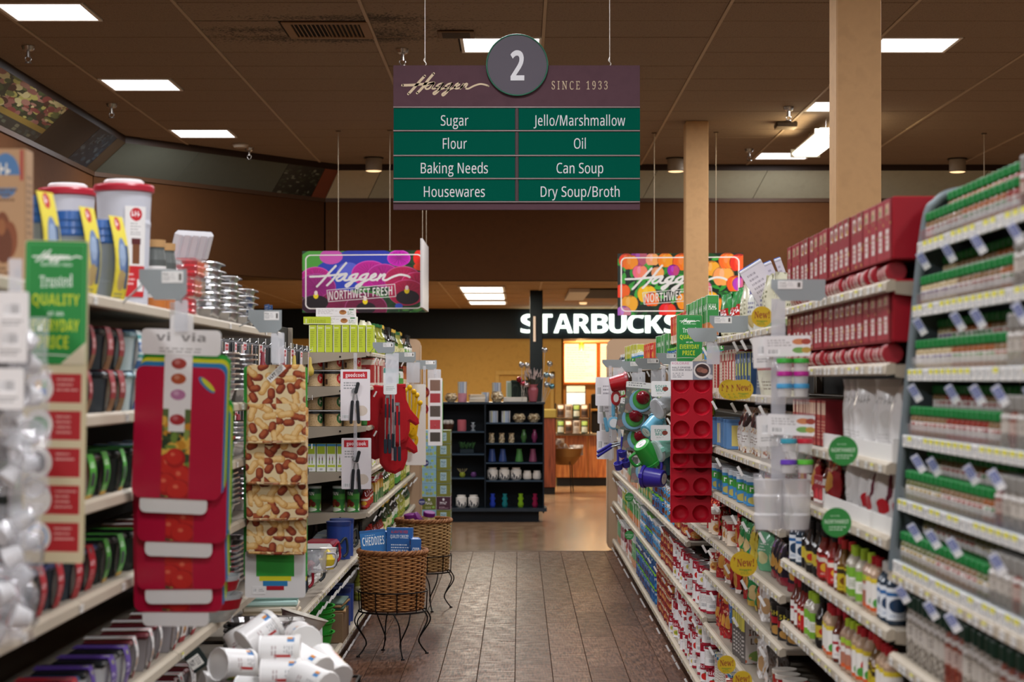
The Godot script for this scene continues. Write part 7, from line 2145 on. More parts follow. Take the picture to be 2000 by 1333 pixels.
	# second shelf and below: food containers in sleeves
	run(["set_lake", "set_azure", "set_azure"], -1, 4.3, 5.8, 1.52, 0.17, 0.085, "on the second shelf of the near unit", 2, 0.107, 0.01, 0.1)
	run(["set_leaf", "set_leaf", "set_azure"], -1, 3.6, 5.8, 1.32, 0.17, 0.085, "on the third shelf of the near unit", 1, 0.107, 0.01, 0.1)
	run(["set_scarlet", "set_scarlet", "set_scarlet", "set_leaf", "set_ivory", "set_ivory"], -1, 3.3, 5.8, 1.10, 0.17, 0.085, "on the fourth shelf of the near unit", 1, 0.107, 0.01, 0.1)
	run(["set_scarlet", "set_violet", "set_ivory", "set_ivory"], -1, 3.8, 6.0, 0.81, 0.17, 0.085, "on the fifth shelf of the near unit", 1, 0.107, 0.01, 0.12)
	run(["set_violet", "set_scarlet", "set_violet", "set_ivory", "set_ivory"], -1, 3.8, 6.0, 0.5, 0.17, 0.085, "on the sixth shelf of the near unit", 2, 0.107, 0.01, 0.12)
	# silver lidded stacks and foil seen between the hanging mats
	for q in [[1.52, 6.3, 7, "second"], [1.52, 6.75, 8, "second"], [1.52, 7.2, 8, "second"], [1.32, 7.0, 5, "third"], [1.10, 6.3, 8, "fourth"], [1.10, 6.75, 9, "fourth"], [1.10, 7.2, 9, "fourth"], [0.81, 6.45, 6, "fifth"], [0.81, 6.9, 8, "fifth"], [0.81, 7.35, 7, "fifth"]]:
		for k in q[2]:
			put("foil_pan", v3(-1.135, q[0] + 0.001 + 0.019 * k, -q[1] + rng.randf_range(-0.006, 0.006)), PI / 2 + rng.randf_range(-0.05, 0.05), "ribbed foil pan stacked on the %s shelf of the near unit" % q[3], "pan", "foil pans on the %s shelf" % q[3])
	for k in 2:
		var g := thing("glass_box", "glass food box with red lid, %s on the third shelf" % ("upper" if k else "lower"), "container", v3(-1.08, 1.321 + 0.085 * k, -6.55), PI / 2 + 0.1)
		part(g, "glass", slab(v3(-0.08, 0, -0.06), v3(0.08, 0.07, 0.06), 0.012), mat(Color(0.8, 0.84, 0.84, 0.5), 0.1))
		part(g, "lid", slab(v3(-0.086, 0.07, -0.066), v3(0.086, 0.083, 0.066), 0.004), M("c42430", 0.35))
	# glass bowls with red cards near the lower mats
	for k in 2:
		var g := thing("glass_bowl", "clear glass bowl with red band, %s one of the pair" % ("upper" if k else "lower"), "bowl", P(415 - 6 * k, 1195 - 30 * k, 6.05) * v3(1, 0, 1) + v3(0.0, 0.813 + 0.06 * k, 0), 0)
		part(g, "glass", lathe([V(0, 0), V(0.05, 0), V(0.085, 0.04), V(0.1, 0.09), V(0.096, 0.09), V(0.08, 0.045), V(0, 0.008)], 20), mat(Color(0.82, 0.85, 0.85, 0.5), 0.08))
		part(g, "band", lathe([V(0.087, 0.042), V(0.098, 0.075)], 20), M("a81c28", 0.4))

	# peg board tools: cards and steel tools on hooks
	var peg := ["pink_card", "utensil_card", "utensil_card", "pink_card"]
	var tool_no := 0
	for row in 3:
		for col in 15:
			var d := 7.95 + 0.27 * col
			var yy: float = [1.79, 1.48, 1.17][row]
			hang_tool(v3(-1.5, yy, -d), (col + row * 3) % 5, row, col)
			tool_no += 1
	# low shelves of that unit: bakeware
	for k in 3:
		put("foil_pan", v3(-1.14, 0.811 + 0.019 * k, -7.55), PI / 2, "blue lined foil pan behind the fallen canisters", "pan", "foil pans at the unit end")
	bakeware()
	# far unit, seen from its end
	var far := "on the top shelf of the far unit"
	for k in 8:
		put("lime_box", v3(-1.37 + 0.054 * k, 1.791, -12.25), rng.randf_range(-0.03, 0.03), "lime green box standing in the end row %s" % far, "box", "lime boxes in the end row")
	put("lime_box", v3(-1.33, 1.975, -12.25), 0.0, "lime green box lying flat on the lime row", "box", "", v3(0, 0, PI / 2)).position += v3(0.08, 0.026, 0)
	put("cracker_box", v3(-1.21, 1.973, -12.25), 0.0, "lower flat white box lying on the lime boxes", "box", "white boxes on the lime row")
	put("cracker_box", v3(-1.22, 2.029, -12.25), 0.03, "upper flat white box lying on the lime boxes", "box", "white boxes on the lime row")
	run(["crisp_cream", "oil_jar", "oil_pale", "oil_green", "vinegar_dark", "oil_green", "oil_pale", "oil_green", "oil_jar", "vinegar_dark"], -1, 12.4, 17.3, 1.79, 0.1, 0.06, far, 1, 0.0, 0.02, 0.3)
	run(["spine_cream", "oil_side", "snack_red", "oil_jar", "snack_red"], -1, 12.45, 17.3, 1.565, 0.1, 0.06, "on the second shelf of the far unit", 1, 0.0, 0.01, 0.1)
	run(["oil_jar", "snack_mix", "spine_red", "oil_jar", "snack_red"], -1, 12.45, 17.3, 1.30, 0.1, 0.06, "on the third shelf of the far unit", 1, 0.0, 0.01, 0.1)
	run(["oil_side", "snack_red", "spine_cream", "oil_side", "snack_mix", "oil_pale"], -1, 12.45, 17.3, 1.0, 0.1, 0.06, "on the fourth shelf of the far unit", 1, 0.0, 0.01, 0.1)
	run(["sauce_red", "snack_mix", "oil_green", "oil_pale", "vinegar_dark", "oil_pale", "oil_green"], -1, 12.45, 17.3, 0.73, 0.09, 0.06, "on the fifth shelf of the far unit", 1, 0.0, 0.01, 0.1)
	run(["sauce_yellow", "sauce_red", "oil_green", "vinegar_dark", "oil_pale", "oil_green"], -1, 12.3, 17.3, 0.43, 0.09, 0.06, "on the sixth shelf of the far unit", 1, 0.0, 0.01, 0.1)
	run(["oil_pale", "oil_green", "vinegar_dark"], -1, 12.3, 17.3, 0.13, 0.1, 0.07, "on the bottom shelf of the far unit", 1, 0.0, 0.01, 0.1)
	# end faces: crumb tubs two high on wire trays, bottle boxes and crumb cans
	for q in [[1.566, "crumb_red", "second"], [1.301, "crumb_green", "third"]]:
		for k in 3:
			for l in 2:
				put(q[1], v3(-1.365 + 0.127 * k, q[0] + 0.11 * l, -12.24), 0.25, LOOK[q[1]][0] + ", %s tier at the %s shelf's end" % [["lower", "upper"][l], q[2]], "tub", "crumb tubs at the %s shelf's end" % q[2])
		var w := thing("wire_tray", "white wire tray between the two tiers of tubs at the %s shelf's end" % q[2], "tray", v3(0, q[0] + 0.103, 0))
		for x in [-1.43, -1.33, -1.23, -1.13, -1.04]:
			part(w, "rod", tube([v3(x, 0, -12.17), v3(x, 0, -12.34)], 0.003, 5), M("e2e0dc", 0.4))
		part(w, "rail", tube([v3(-1.45, 0, -12.17), v3(-1.03, 0, -12.17)], 0.004, 5), M("e2e0dc", 0.4))
	for k in 6:
		put("oil_box", v3(-1.38 + 0.067 * k, 1.001, -12.24), 0.0, "white box with lime label and two bottles, in the end row", "box", "bottle boxes in the end row")
	for x in [-1.36, -1.2, -1.105]:
		put("panko", v3(x, 0.731, -12.24), 0.5, "green crumb can with meatballs in the end row of the fifth shelf", "can", "green crumb cans")
	for k in 5:
		put("vinegar_dark", v3(-1.36 + 0.075 * k, 0.431, -12.26), 0.0, "black vinegar bottle at the end of the sixth shelf", "bottle", "bottles at the sixth shelf's end")
	# soda cartons stacked past the end of the run
	for c in 2:
		for l in 9:
			var key := "lime_soda" if c == 0 else "olive_soda"
			if l == 3: key = "green_olive_soda" if c == 0 else "plum_soda"
			var pos: String = "%s layer from the floor" % ["bottom", "second", "third", "fourth", "fifth", "sixth", "seventh", "eighth", "top"][l]
			put(key, v3(-0.86 + 0.137 * c, 0.0005 + 0.126 * l, -17.62), 0.0, LOOK[key][0] + ", " + pos, "carton", "stacked soda cartons")

func hang_tool(at: Vector3, which: int, row: int, col: int) -> void:
	var nm := ["top", "middle", "low"][row] as String
	var kind_name: String = ["ladle", "card of cutters", "whisk", "spatula", "carded gadget"][which]
	var o := thing(["ladle", "cutter_card", "whisk", "spatula", "gadget_card"][which], "steel %s on the %s row of peg hooks" % [kind_name, nm] if which in [0, 2, 3] else "%s on the %s row of peg hooks" % [kind_name, nm], ["ladle", "card", "whisk", "spatula", "card"][which], at, PI / 2 + rng.randf_range(-0.1, 0.1), "%ss on the %s peg row" % [kind_name, nm])
	var steel := M("b9bcc0", 0.25, 0.85)
	part(o, "hook", tube([v3(0, 0, -0.0205), v3(0, 0, 0.16), v3(0, 0.012, 0.175)], 0.003, 5), steel)
	var tag_card := printed(0.035, 0.03, 0.001, "shelf_price")
	part(o, "hook_tag", tag_card, paper, v3(0, 0.0, 0.18))
	match which:
		0, 2, 3:
			for k in 3:
				var z := 0.05 + 0.04 * k
				part(o, "handle", slab(v3(-0.009, -0.12, z - 0.004), v3(0.009, -0.005, z + 0.004), 0.003), steel if which != 3 else M("2a2c30", 0.4))
				part(o, "shaft", tube([v3(0, -0.12, z), v3(0, -0.2, z)], 0.003, 5), steel)
				if which == 0:
					part(o, "bowl", lathe([V(0, -0.28), V(0.022, -0.272), V(0.034, -0.25), V(0.031, -0.25), V(0.0, -0.274)], 12), steel, v3(0, 0, z))
				elif which == 2:
					var st := st_new()
					for j in 4:
						var a := PI * j / 4
						var r := v3(cos(a), 0, sin(a)) * 0.024
						add_tube(st, smooth_pts([v3(0, -0.19, z), v3(0, -0.235, z) + r, v3(0, -0.28, z), v3(0, -0.235, z) - r, v3(0, -0.19, z)], 4), 0.0012, 4)
					part(o, "wires", done(st), steel)
				else:
					part(o, "blade", slab(v3(-0.03, -0.28, z - 0.002), v3(0.03, -0.19, z + 0.002), 0.002), mat(hexc("2c3038") if col % 2 else hexc("2f4f78"), 0.4))
		_:
			for k in 3:
				var z := 0.06 + 0.045 * k
				part(o, "backing_card", printed(0.085, 0.2, 0.002, "utensil_card" if which == 1 else "pink_card"), paper, v3(0, -0.2, z), v3(0.03, rng.randf_range(-0.15, 0.15), 0))
			part(o, "gadget", smooth_lathe([V(0, -0.16), V(0.022, -0.15), V(0.026, -0.12), V(0.012, -0.09), V(0.009, -0.04), V(0, -0.035)], 12), mat(hexc(["8a2432", "3a3d42", "c9b04a"][col % 3]), 0.35), v3(0, 0, 0.165))

func bakeware() -> void:
	var glassy := mat(Color(0.9, 0.91, 0.93, 0.14), 0.08)
	# second shelf: dark and red lidded dishes, measuring cups, packs
	for k in 9:
		var d := 8.9 + 0.33 * k
		var t := thing("lidded_dish", "stack of white dishes with black and red handles, %s along the shelf" % ["first", "second", "third", "fourth", "fifth", "sixth", "seventh", "eighth", "ninth"][k], "dish", v3(-1.17, 0.531, -d), PI / 2 + rng.randf_range(-0.1, 0.1), "dishes on the low shelf")
		var c: String = ["2e3336", "8f1c2c", "2e3336", "c9c6c0"][k % 4]
		part(t, "dish", slab(v3(-0.13, 0, -0.1), v3(0.13, 0.06, 0.1), 0.02), M("d9d6d0", 0.35))
		part(t, "lid", slab(v3(-0.135, 0.06, -0.105), v3(0.135, 0.085, 0.105), 0.012), mat(hexc(c), 0.35))
		part(t, "upper_dish", slab(v3(-0.12, 0.086, -0.09), v3(0.12, 0.13, 0.09), 0.016), mat(hexc(["3a4044", "b9b6b2", "7a1a28", "44494c"][k % 4]), 0.35))
		part(t, "handle", tube(smooth_pts([v3(0.12, 0.1, 0.09), v3(0.15, 0.13, 0.12), v3(0.15, 0.05, 0.13), v3(0.13, 0.02, 0.11)], 4), 0.008, 6), mat(hexc(c), 0.4))
	var jug := thing("measuring_jug", "clear measuring jug at the near end of the low shelf", "jug", P(618, 1110, 9.05) * v3(1, 0, 1) + v3(0, 0.662, 0), 0.3)
	part(jug, "glass", lathe([V(0, 0), V(0.045, 0), V(0.055, 0.1), V(0.058, 0.102), V(0.052, 0.1), V(0.043, 0.006), V(0, 0.006)], 18), glassy)
	part(jug, "handle", tube(smooth_pts([v3(0.052, 0.09, 0), v3(0.095, 0.085, 0), v3(0.09, 0.03, 0), v3(0.048, 0.02, 0)], 5), 0.006, 6), M("b9b6bc", 0.2))
	var cup := thing("juicer", "yellow lemon juicer beside the measuring jug", "juicer", P(640, 1110, 9.2) * v3(1, 0, 1) + v3(0, 0.662, 0), 0.3)
	part(cup, "cup", lathe([V(0, 0), V(0.03, 0), V(0.045, 0.05), V(0.042, 0.05), V(0, 0.008)], 16), M("e0c83a", 0.35))
	part(cup, "cone", lathe([V(0.03, 0.05), V(0.018, 0.085), V(0.0, 0.1)], 12), M("e0c83a", 0.35))
	var wc := thing("paper_cup", "white ribbed cup above the yellow juicer", "cup", P(641, 1100, 9.35) * v3(1, 0, 1) + v3(0, 0.662, 0))
	part(wc, "cup", lathe([V(0, 0), V(0.03, 0), V(0.042, 0.09), V(0.045, 0.092), V(0.04, 0.09), V(0, 0.01)], 16), M("ece9e4", 0.5))
	# bottom deck: green tubs, sifters, boxes, cutting boards
	for k in 5:
		var t := thing("green_tub", "bright green oval tub, %s in the nest" % ["lowest", "second", "third", "fourth", "topmost"][k], "tub", v3(-1.1, 0.132 + 0.028 * k + (0.03 if k > 0 else 0.0), -9.9), PI / 2, "nested green tubs")
		var st := st_new()
		add_lathe(st, [V(0.0, 0.0), V(0.085, 0.0), V(0.115, 0.12), V(0.128, 0.122), V(0.126, 0.116), V(0.112, 0.114), V(0.08, 0.006), V(0.0, 0.006)], 28, Rect2(0, 0, 1, 1), 1, Transform3D(Basis.IDENTITY.scaled(v3(1.15, 1, 0.85)), Vector3.ZERO))
		part(t, "shell", done(st), M("2f9a34", 0.35))
	for k in 2:
		var s := thing("steel_sifter", "steel cup sifter with a handle, %s" % ("shiny one beside the white boxes" if k else "wide dull one at the front"), "sifter", v3(-1.07, 0.131, -9.05 - 0.22 * k), 0.4)
		part(s, "cup", lathe([V(0, 0), V(0.06, 0), V(0.062, 0.12), V(0.066, 0.124), V(0.062, 0.124), V(0.058, 0.01), V(0, 0.01)], 20), mat(hexc("a8a29c") if k == 0 else hexc("c4c4c6"), 0.25, 0.8))
		part(s, "handle", tube(smooth_pts([v3(0.06, 0.1, 0), v3(0.11, 0.1, 0), v3(0.11, 0.02, 0), v3(0.06, 0.02, 0)], 5), 0.006, 6), M("b8b8ba", 0.25, 0.8))
	for k in 6:
		solo("gadget_box", printed(0.085, 0.075, 0.085, "utensil_card", "pink_card", "blank"), paper, "small white boxed gadget stacked by the sifters", "box", v3(-1.06 - 0.09 * (k / 3), 0.131 + 0.0755 * (k % 3), -9.5), 0.06 * k, "small white gadget boxes")
	for k in 4:
		solo("cutting_board", slab(v3(-0.13, 0, -0.17), v3(0.13, 0.014, 0.17), 0.004), mat(hexc(["b08c62", "3f5a4a", "a5825a", "6a7f74"][k]), 0.5), "flat cutting board in the stack behind the green tubs, %s" % ["tan bottom one", "dark green one", "tan third one", "grey green top one"][k], "cutting board", v3(-1.12, 0.3 + 0.0145 * k, -10.5), rng.randf_range(-0.1, 0.1))
	var bs := thing("board_crate", "low carton under the cutting boards", "carton", v3(-1.12, 0.131, -10.5))
	part(bs, "body", box(0.26, 0.168, 0.36, 0.003), M("7a6248", 0.8))
	part(bs, "lid_flap", slab(v3(-0.131, 0.166, -0.18), v3(0.131, 0.1685, 0.0)), M("86704f", 0.8))
	for k in 4:
		var t := thing("blue_canister", "dark blue canister at the far end of the low shelves, %s" % ["lower front", "lower rear", "upper front", "upper rear"][k], "canister", v3(-1.09, (0.131 if k < 2 else 0.531), -11.1 - 0.2 * (k % 2)), 0.3, "blue canisters")
		part(t, "body", lathe([V(0, 0), V(0.07, 0), V(0.072, 0.2), V(0, 0.2)], 18), M("24418a", 0.35))
		part(t, "lid", lathe([V(0.074, 0.2), V(0.075, 0.225), V(0, 0.228)], 18), M("1c2f66", 0.35))
	for k in 5:
		solo("towel_pack", slab(v3(-0.12, 0, -0.14), v3(0.12, 0.028, 0.14), 0.008), mat(hexc(["c9b9a0", "d8cdb8", "bfe0d8", "a8d0c8", "e0dcd4"][k]), 0.8), "folded pack under the measuring jug, %s" % ["lowest tan", "pale tan", "mint", "deeper mint", "white top"][k], "pack", v3(-1.13, 0.531 + 0.0285 * k - 0.0, -8.4), 0.05 * k)
	# at the unit end: burgundy bowls, muffin trays, egg tray
	for k in 2:
		var b := thing("mixing_bowl", "%s square bowl tipped on the low shelf" % ("white" if k else "burgundy"), "bowl", P(560 + 22 * k, 1215 - 14 * k, 7.55 + 0.05 * k) * v3(1, 0, 1) + v3(0, 0.531 + 0.02 * k, 0), 0.3)
		part(b, "shell", lathe([V(0, 0), V(0.06, 0), V(0.1, 0.09), V(0.104, 0.09), V(0.098, 0.085), V(0.057, 0.008), V(0, 0.008)], 24), mat(hexc("4a1826") if k == 0 else hexc("d8d2c4"), 0.3), Vector3.ZERO, v3(0.0, 0, -0.3))
	for k in 7:
		put("foil_pan", P(495, 745, 7.2) * v3(1, 0, 1) + v3(0.02, 0.505 + 0.019 * k, 0), 0.1, "square foil tray in the stack under the mats", "pan", "foil trays under the mats")
	var et := thing("egg_tray", "white moulded tray beside the foil trays", "tray", P(550, 745, 7.2) * v3(1, 0, 1) + v3(0, 0.62, 0), 0.2)
	for k in 6:
		part(et, "cup", lathe([V(0, 0), V(0.02, 0), V(0.03, 0.05), V(0.026, 0.05), V(0, 0.006)], 10), M("e9e6e2", 0.6), v3(-0.06 + 0.06 * (k % 3), 0, -0.03 + 0.06 * (k / 3)))

# ---------------------------------------------------------------- hung into the aisle
func price_arm(px0: float, px1: float, py0: float, py1: float, d: float, label: String, card := 1, tab := 70.0) -> Node3D:
	var w := S(px1 - px0, d)
	var h := S(py1 - py0, d)
	var o := thing("price_holder", label, "price holder", P((px0 + px1) / 2, (py0 + py1) / 2, d), 0, "grey price arms on clip strips")
	var out := PackedVector2Array([V(-w / 2, h * 0.1), V(-w / 2, h / 2), V(w / 2, h / 2), V(w / 2, -h * 0.3), V(w / 2 - h * 0.2, -h / 2), V(-w / 2 + h * 0.5, -h / 2)])
	out.reverse()
	part(o, "arm", plate(out, 0.003), M("9aa2a4", 0.4))
	# a rod runs back to the shelf lip that carries the arm
	var s := -1.0 if px0 < VX else 1.0
	var ly := (1.785 if d > 7.7 else 1.79) if s < 0 else (1.83 if d < 6.22 else 1.78 if d < 8.85 else 1.69)
	var lip := v3((XL + 0.005) if s < 0 else (XR - 0.005), ly, -maxf(d, 12.2) if s < 0 and d > 7.7 else -d)
	part(o, "rod", tube([v3(s * w * 0.45, 0, -0.004), lip - o.position], 0.0025, 5), M("b0b4b4", 0.35, 0.6))
	if card:
		part(o, "price_card", printed(w * 0.45, h * 0.38, 0.001, "holder_card"), paper, v3(w * 0.2 if card > 0 else -w * 0.15, h * 0.05, 0.002))
	if tab > 0:
		part(o, "hook", tube([v3(w * 0.38, -h * 0.35, 0), v3(w * 0.38, -h * 0.6, 0.0)], 0.002, 5), M("b8b8b8", 0.3, 0.7))
		part(o, "clear_tab", plate(rounded(S(26, d), S(tab, d), 0.006, 3), 0.0015), mat(Color(0.9, 0.91, 0.93, 0.55), 0.3), v3(w * 0.38, -h * 0.5 - S(tab / 2, d), -0.002))
	return o

func round_tag(px: float, py: float, r: float, d: float, print_name: String, label: String, yaw := 0.0, group := "") -> void:
	var o := thing("round_tag", label, "shelf tag", P(px, py, d), yaw, group)
	part(o, "disc", plate(oval(S(r, d), S(r, d), 28), 0.0015, print_name), paper)
	part(o, "clip", slab(v3(-0.004, -0.004, -0.03), v3(0.004, 0.004, -0.001)), M("e8e6e0", 0.4))

func blade_image() -> Image:
	var im := Image.create(256, 512, false, Image.FORMAT_RGB8)
	var c := Rect2i(0, 0, 256, 512)
	im.fill(hexc("1f8a3c"))
	for q in [Rect2i(12, 12, 232, 3), Rect2i(12, 12, 3, 440), Rect2i(241, 12, 3, 440)]:
		im.fill_rect(q, hexc("4fae63"))
	script_ink(im, c, V(130, 66), 200, hexc("eef3ea"), 0.035)
	words(im, c, "NORTHWEST FRESH", V(128, 98), 15, hexc("dcebdc"), 130)
	words(im, c, "Trusted", V(128, 165), 56, hexc("eef3ea"), 140, true, true, -0.05)
	words(im, c, "QUALITY", V(128, 248), 60, hexc("cfd82c"), 200)
	words(im, c, "at an", V(128, 300), 20, hexc("eef3ea"), 70, true)
	words(im, c, "EVERYDAY", V(128, 350), 52, hexc("cfd82c"), 200)
	words(im, c, "PRICE", V(120, 420), 56, hexc("cfd82c"), 130)
	for x in 256:
		for k in 5:
			var y := 470 + k + int(14.0 * pow((x - 90) / 166.0, 2.0))
			if y < 512: im.set_pixel(x, y, hexc("d9dccf"))
	# the foot of the tag is the board's cream
	for x in range(150, 256):
		for y in range(512 - int((x - 150) * 0.9), 512):
			im.set_pixel(x, y, hexc("d8cdb0"))
	return im

func blade_board_image() -> Image:
	var im := Image.create(256, 768, false, Image.FORMAT_RGB8)
	var c := Rect2i(0, 0, 256, 768)
	im.fill(hexc("d8cba6"))
	var r := RandomNumberGenerator.new()
	r.seed = 8
	for k in 5:
		var y := 36 + 144 * k
		im.fill_rect(Rect2i(60, y, 180, 112), hexc("b31f26"))
		for j in [3, 4, 2, 4, 3][k]:
			ink(im, Rect2i(130, y + 16 + j * 20, 100, 16), "l .08 .2 .84 1 .9 e8b8b0", r)
		ellipse(im, c, V(66, y + 56), V(58, 60), hexc("e6e2dc"))
		match k:
			0:
				im.fill_rect(Rect2i(36, y + 44, 60, 40), hexc("4f7fc4"))
				ellipse(im, c, V(62, y + 44), V(16, 18), hexc("e8b23a"))
				im.fill_rect(Rect2i(76, y + 24, 22, 34), hexc("5aa04a"))
			1: ellipse(im, c, V(66, y + 56), V(40, 34), hexc("3a8a4a"))
			2: ellipse(im, c, V(66, y + 56), V(30, 40), hexc("2c2c30"))
			3: ellipse(im, c, V(66, y + 56), V(46, 48), hexc("efece6"))
			4:
				ellipse(im, c, V(66, y + 56), V(44, 45), hexc("8fb4dc"))
				ellipse(im, c, V(66, y + 56), V(36, 37), hexc("e6e2dc"))
	return im

func green_blade(px0: float, px1: float, py0: float, py1: float, d: float, label: String, board_to := 0.0, roll := 0.0) -> void:
	var w := S(px1 - px0, d)
	var h := S(py1 - py0, d)
	var o := thing("blade_sign", label, "sign", P((px0 + px1) / 2, py0, d))
	o.rotation.z = roll
	if not mats.has("blade"):
		mats["blade"] = tex_mat(blade_image(), 0.4)
	var out := rounded(w, h, w * 0.05, 4)
	part(o, "green_panel", plate(out, 0.003), mats["blade"], v3(0, -h / 2, 0.003))
	if board_to > 0.0:
		var bh := S(board_to - py1 + 30, d)
		part(o, "backing_board", plate(rounded(w * 1.04, h + bh, 0.004, 2), 0.003), M("cfc29c", 0.5), v3(0, -(h + bh) / 2 + 0.002, -0.001))
		part(o, "printed_board", plate(PackedVector2Array([V(-w / 2, -bh), V(w / 2, -bh), V(w / 2, 0), V(-w / 2, 0)]), 0.002), tex_mat(blade_board_image(), 0.4), v3(0, -h + 0.0, 0.0017))
	else:
		part(o, "backing_board", plate(rounded(w * 1.03, h * 1.05, 0.004, 2), 0.003), M("cfc29c", 0.5), v3(0, -h * 0.52, -0.001))

func mat_strip_image() -> Image:
	var im := Image.create(96, 384, false, Image.FORMAT_RGB8)
	var c := Rect2i(0, 0, 96, 384)
	var r := RandomNumberGenerator.new()
	r.seed = 12
	im.fill(hexc("5a6a3a"))
	for k in 90:
		ellipse(im, c, V(r.randf() * 96, 180 + r.randf() * 204), V(r.randf_range(5, 22), r.randf_range(5, 18)), hexc(["6f8a3a", "3a4a2c", "c98a2c", "e0b04a", "8a9a4a", "2c3a26"][r.randi() % 6]))
	for q in [[30, 300, 44, 34], [70, 330, 40, 34], [20, 350, 40, 30], [62, 365, 44, 30], [48, 280, 34, 26]]:
		ellipse(im, c, V(q[0], q[1]), V(q[2], q[3]), hexc("a81a1c"))
		ellipse(im, c, V(q[0] - 4, q[1] - 4), V(q[2] * 0.85, q[3] * 0.8), hexc("c92a24"))
		ellipse(im, c, V(q[0] - 10, q[1] - 10), V(q[2] * 0.22, q[3] * 0.18), hexc("e06a50"))
	im.fill_rect(Rect2i(0, 0, 96, 150), hexc("ece9e8"))
	im.fill_rect(Rect2i(20, 150, 56, 60), hexc("ece9e8"))
	for q in [[30, "a84038"], [70, "b0502c"], [112, "b878a0"], [178, "a82a30"]]:
		ellipse(im, c, V(50, q[0]), V(26, 14), hexc(q[1]))
		ellipse(im, c, V(44, q[0] - 4), V(10, 6), hexc(q[1]).lightened(0.3))
	return im

func cutting_mats() -> void:
	var d := 4.62
	var strip := tex_mat(mat_strip_image(), 0.35)
	var red := M("b8143a", 0.28)
	var bottoms := [975, 1060, 1152, 1196]
	var left := [252, 262, 262, 256]
	var w := S(180, d)
	var h := S(258, d)
	var back := 0.0
	var names := ["front set of red cutting mats with a photo strip of tomatoes", "second set of red cutting mats, behind the front one", "third set of red cutting mats on the clip strip", "lowest set of red cutting mats on the clip strip"]
	for k in 4:
		var dd := d + 0.022 * k
		var c := P(left[k] + 92, bottoms[k], dd)
		var o := thing("cutting_mat_set", names[k], "cutting mats", c, -0.12)
		o.rotation.z = [-0.035, -0.02, 0.02, 0.01][k]
		var layers := [["2f9a3a", S(26, d), 0.030], ["d3cf2c", S(17, d), 0.024], ["2f7fb5", S(9, d), 0.016]]
		var z := -0.012
		for l in layers:
			part(o, "mat_sheet", plate(rounded(w * 0.99, h, 0.02, 5), 0.0015), mat(hexc(l[0]), 0.45), v3(l[2] * 0.35, h / 2 + l[1], z))
			z += 0.003
		part(o, "mat_sheet", plate(rounded(w, h, 0.022, 5), 0.002), red, v3(0, h / 2, 0))
		part(o, "photo_strip", plate(PackedVector2Array([V(-0.036, 0), V(0.036, 0), V(0.036, h + S(26, d)), V(-0.036, h + S(26, d))]), 0.001), strip, v3(-0.005, 0.003, 0.0018))
		var hole := part(o, "hang_hole", plate(oval(0.028, 0.009, 20), 0.001), M("2f7fb5", 0.45), v3(w * 0.3, h * 0.87, 0.0012), v3(0, 0, -0.75))
		part(hole, "inner", plate(oval(0.024, 0.006, 18), 0.001), M("c9cc3a", 0.45), v3(0.002, 0.003, 0.0006))
		part(o, "card_foot", plate(rounded(S(136, d), 0.044, 0.016, 5), 0.0012), M("e9e7e4", 0.5), v3(-0.008, -0.015, -0.003))
		if k == 0:
			part(o, "header_card", plate(rounded(S(160, d), S(50, d), 0.012, 4), 0.0012, "mat_card"), paper, v3(0.0, h + S(48, d), 0.003))
			part(o, "header_neck", plate(rounded(S(46, d), S(40, d), 0.006, 3), 0.0012), M("ebe9e7", 0.5), v3(0.0, h + S(82, d), 0.002))
	price_arm(272, 365, 526, 586, 4.6, "grey price arm above the red cutting mats", 1, 62)

func peanut_image() -> Image:
	var w := 512
	var im := Image.create(w, w, false, Image.FORMAT_RGB8)
	var c := Rect2i(0, 0, w, w)
	im.fill(hexc("e9d3a4"))
	var r := RandomNumberGenerator.new()
	r.seed = 6
	var done_at := []
	for k in 2500:
		var p := V(r.randf() * w, r.randf() * w)
		var near := false
		for q in done_at:
			if p.distance_to(q) < 47: near = true
		if near: continue
		done_at.append(p)
		var a := r.randf() * PI
		var dr := V(cos(a), sin(a))
		var tan_one := done_at.size() % 2 == 0
		var cols := ["c98f4a", "e0b26a", "efcb8c"] if tan_one else ["6a2412", "8c3a1e", "b05a34"]
		var long := 26.0 if (tan_one or done_at.size() % 5 == 0) else 12.0
		for pass_ in 3:
			for j in 9:
				var t := (j / 8.0 - 0.5) * 2.0
				var rad: float = (21.0 if absf(t) > 0.35 or long < 20 else 17.0) * [1.0, 0.84, 0.5][pass_]
				ellipse(im, c, p + dr * t * (long * [1.0, 0.96, 0.8][pass_]) + V(-2, -3) * pass_, V(rad, rad * 0.92), hexc(cols[pass_]))
	return im

func pillow_plate(outline: PackedVector2Array, t: float) -> ArrayMesh:
	var st := st_new()
	for q in [[0.0, 0.35], [0.18, 0.7], [0.42, 1.0]]:
		var o := outline
		if q[0] > 0.0:
			var g := Geometry2D.offset_polygon(outline, -t * q[0])
			if g.is_empty(): continue
			o = g[0]
		add_plate(st, o, t * q[1])
	return done(st)

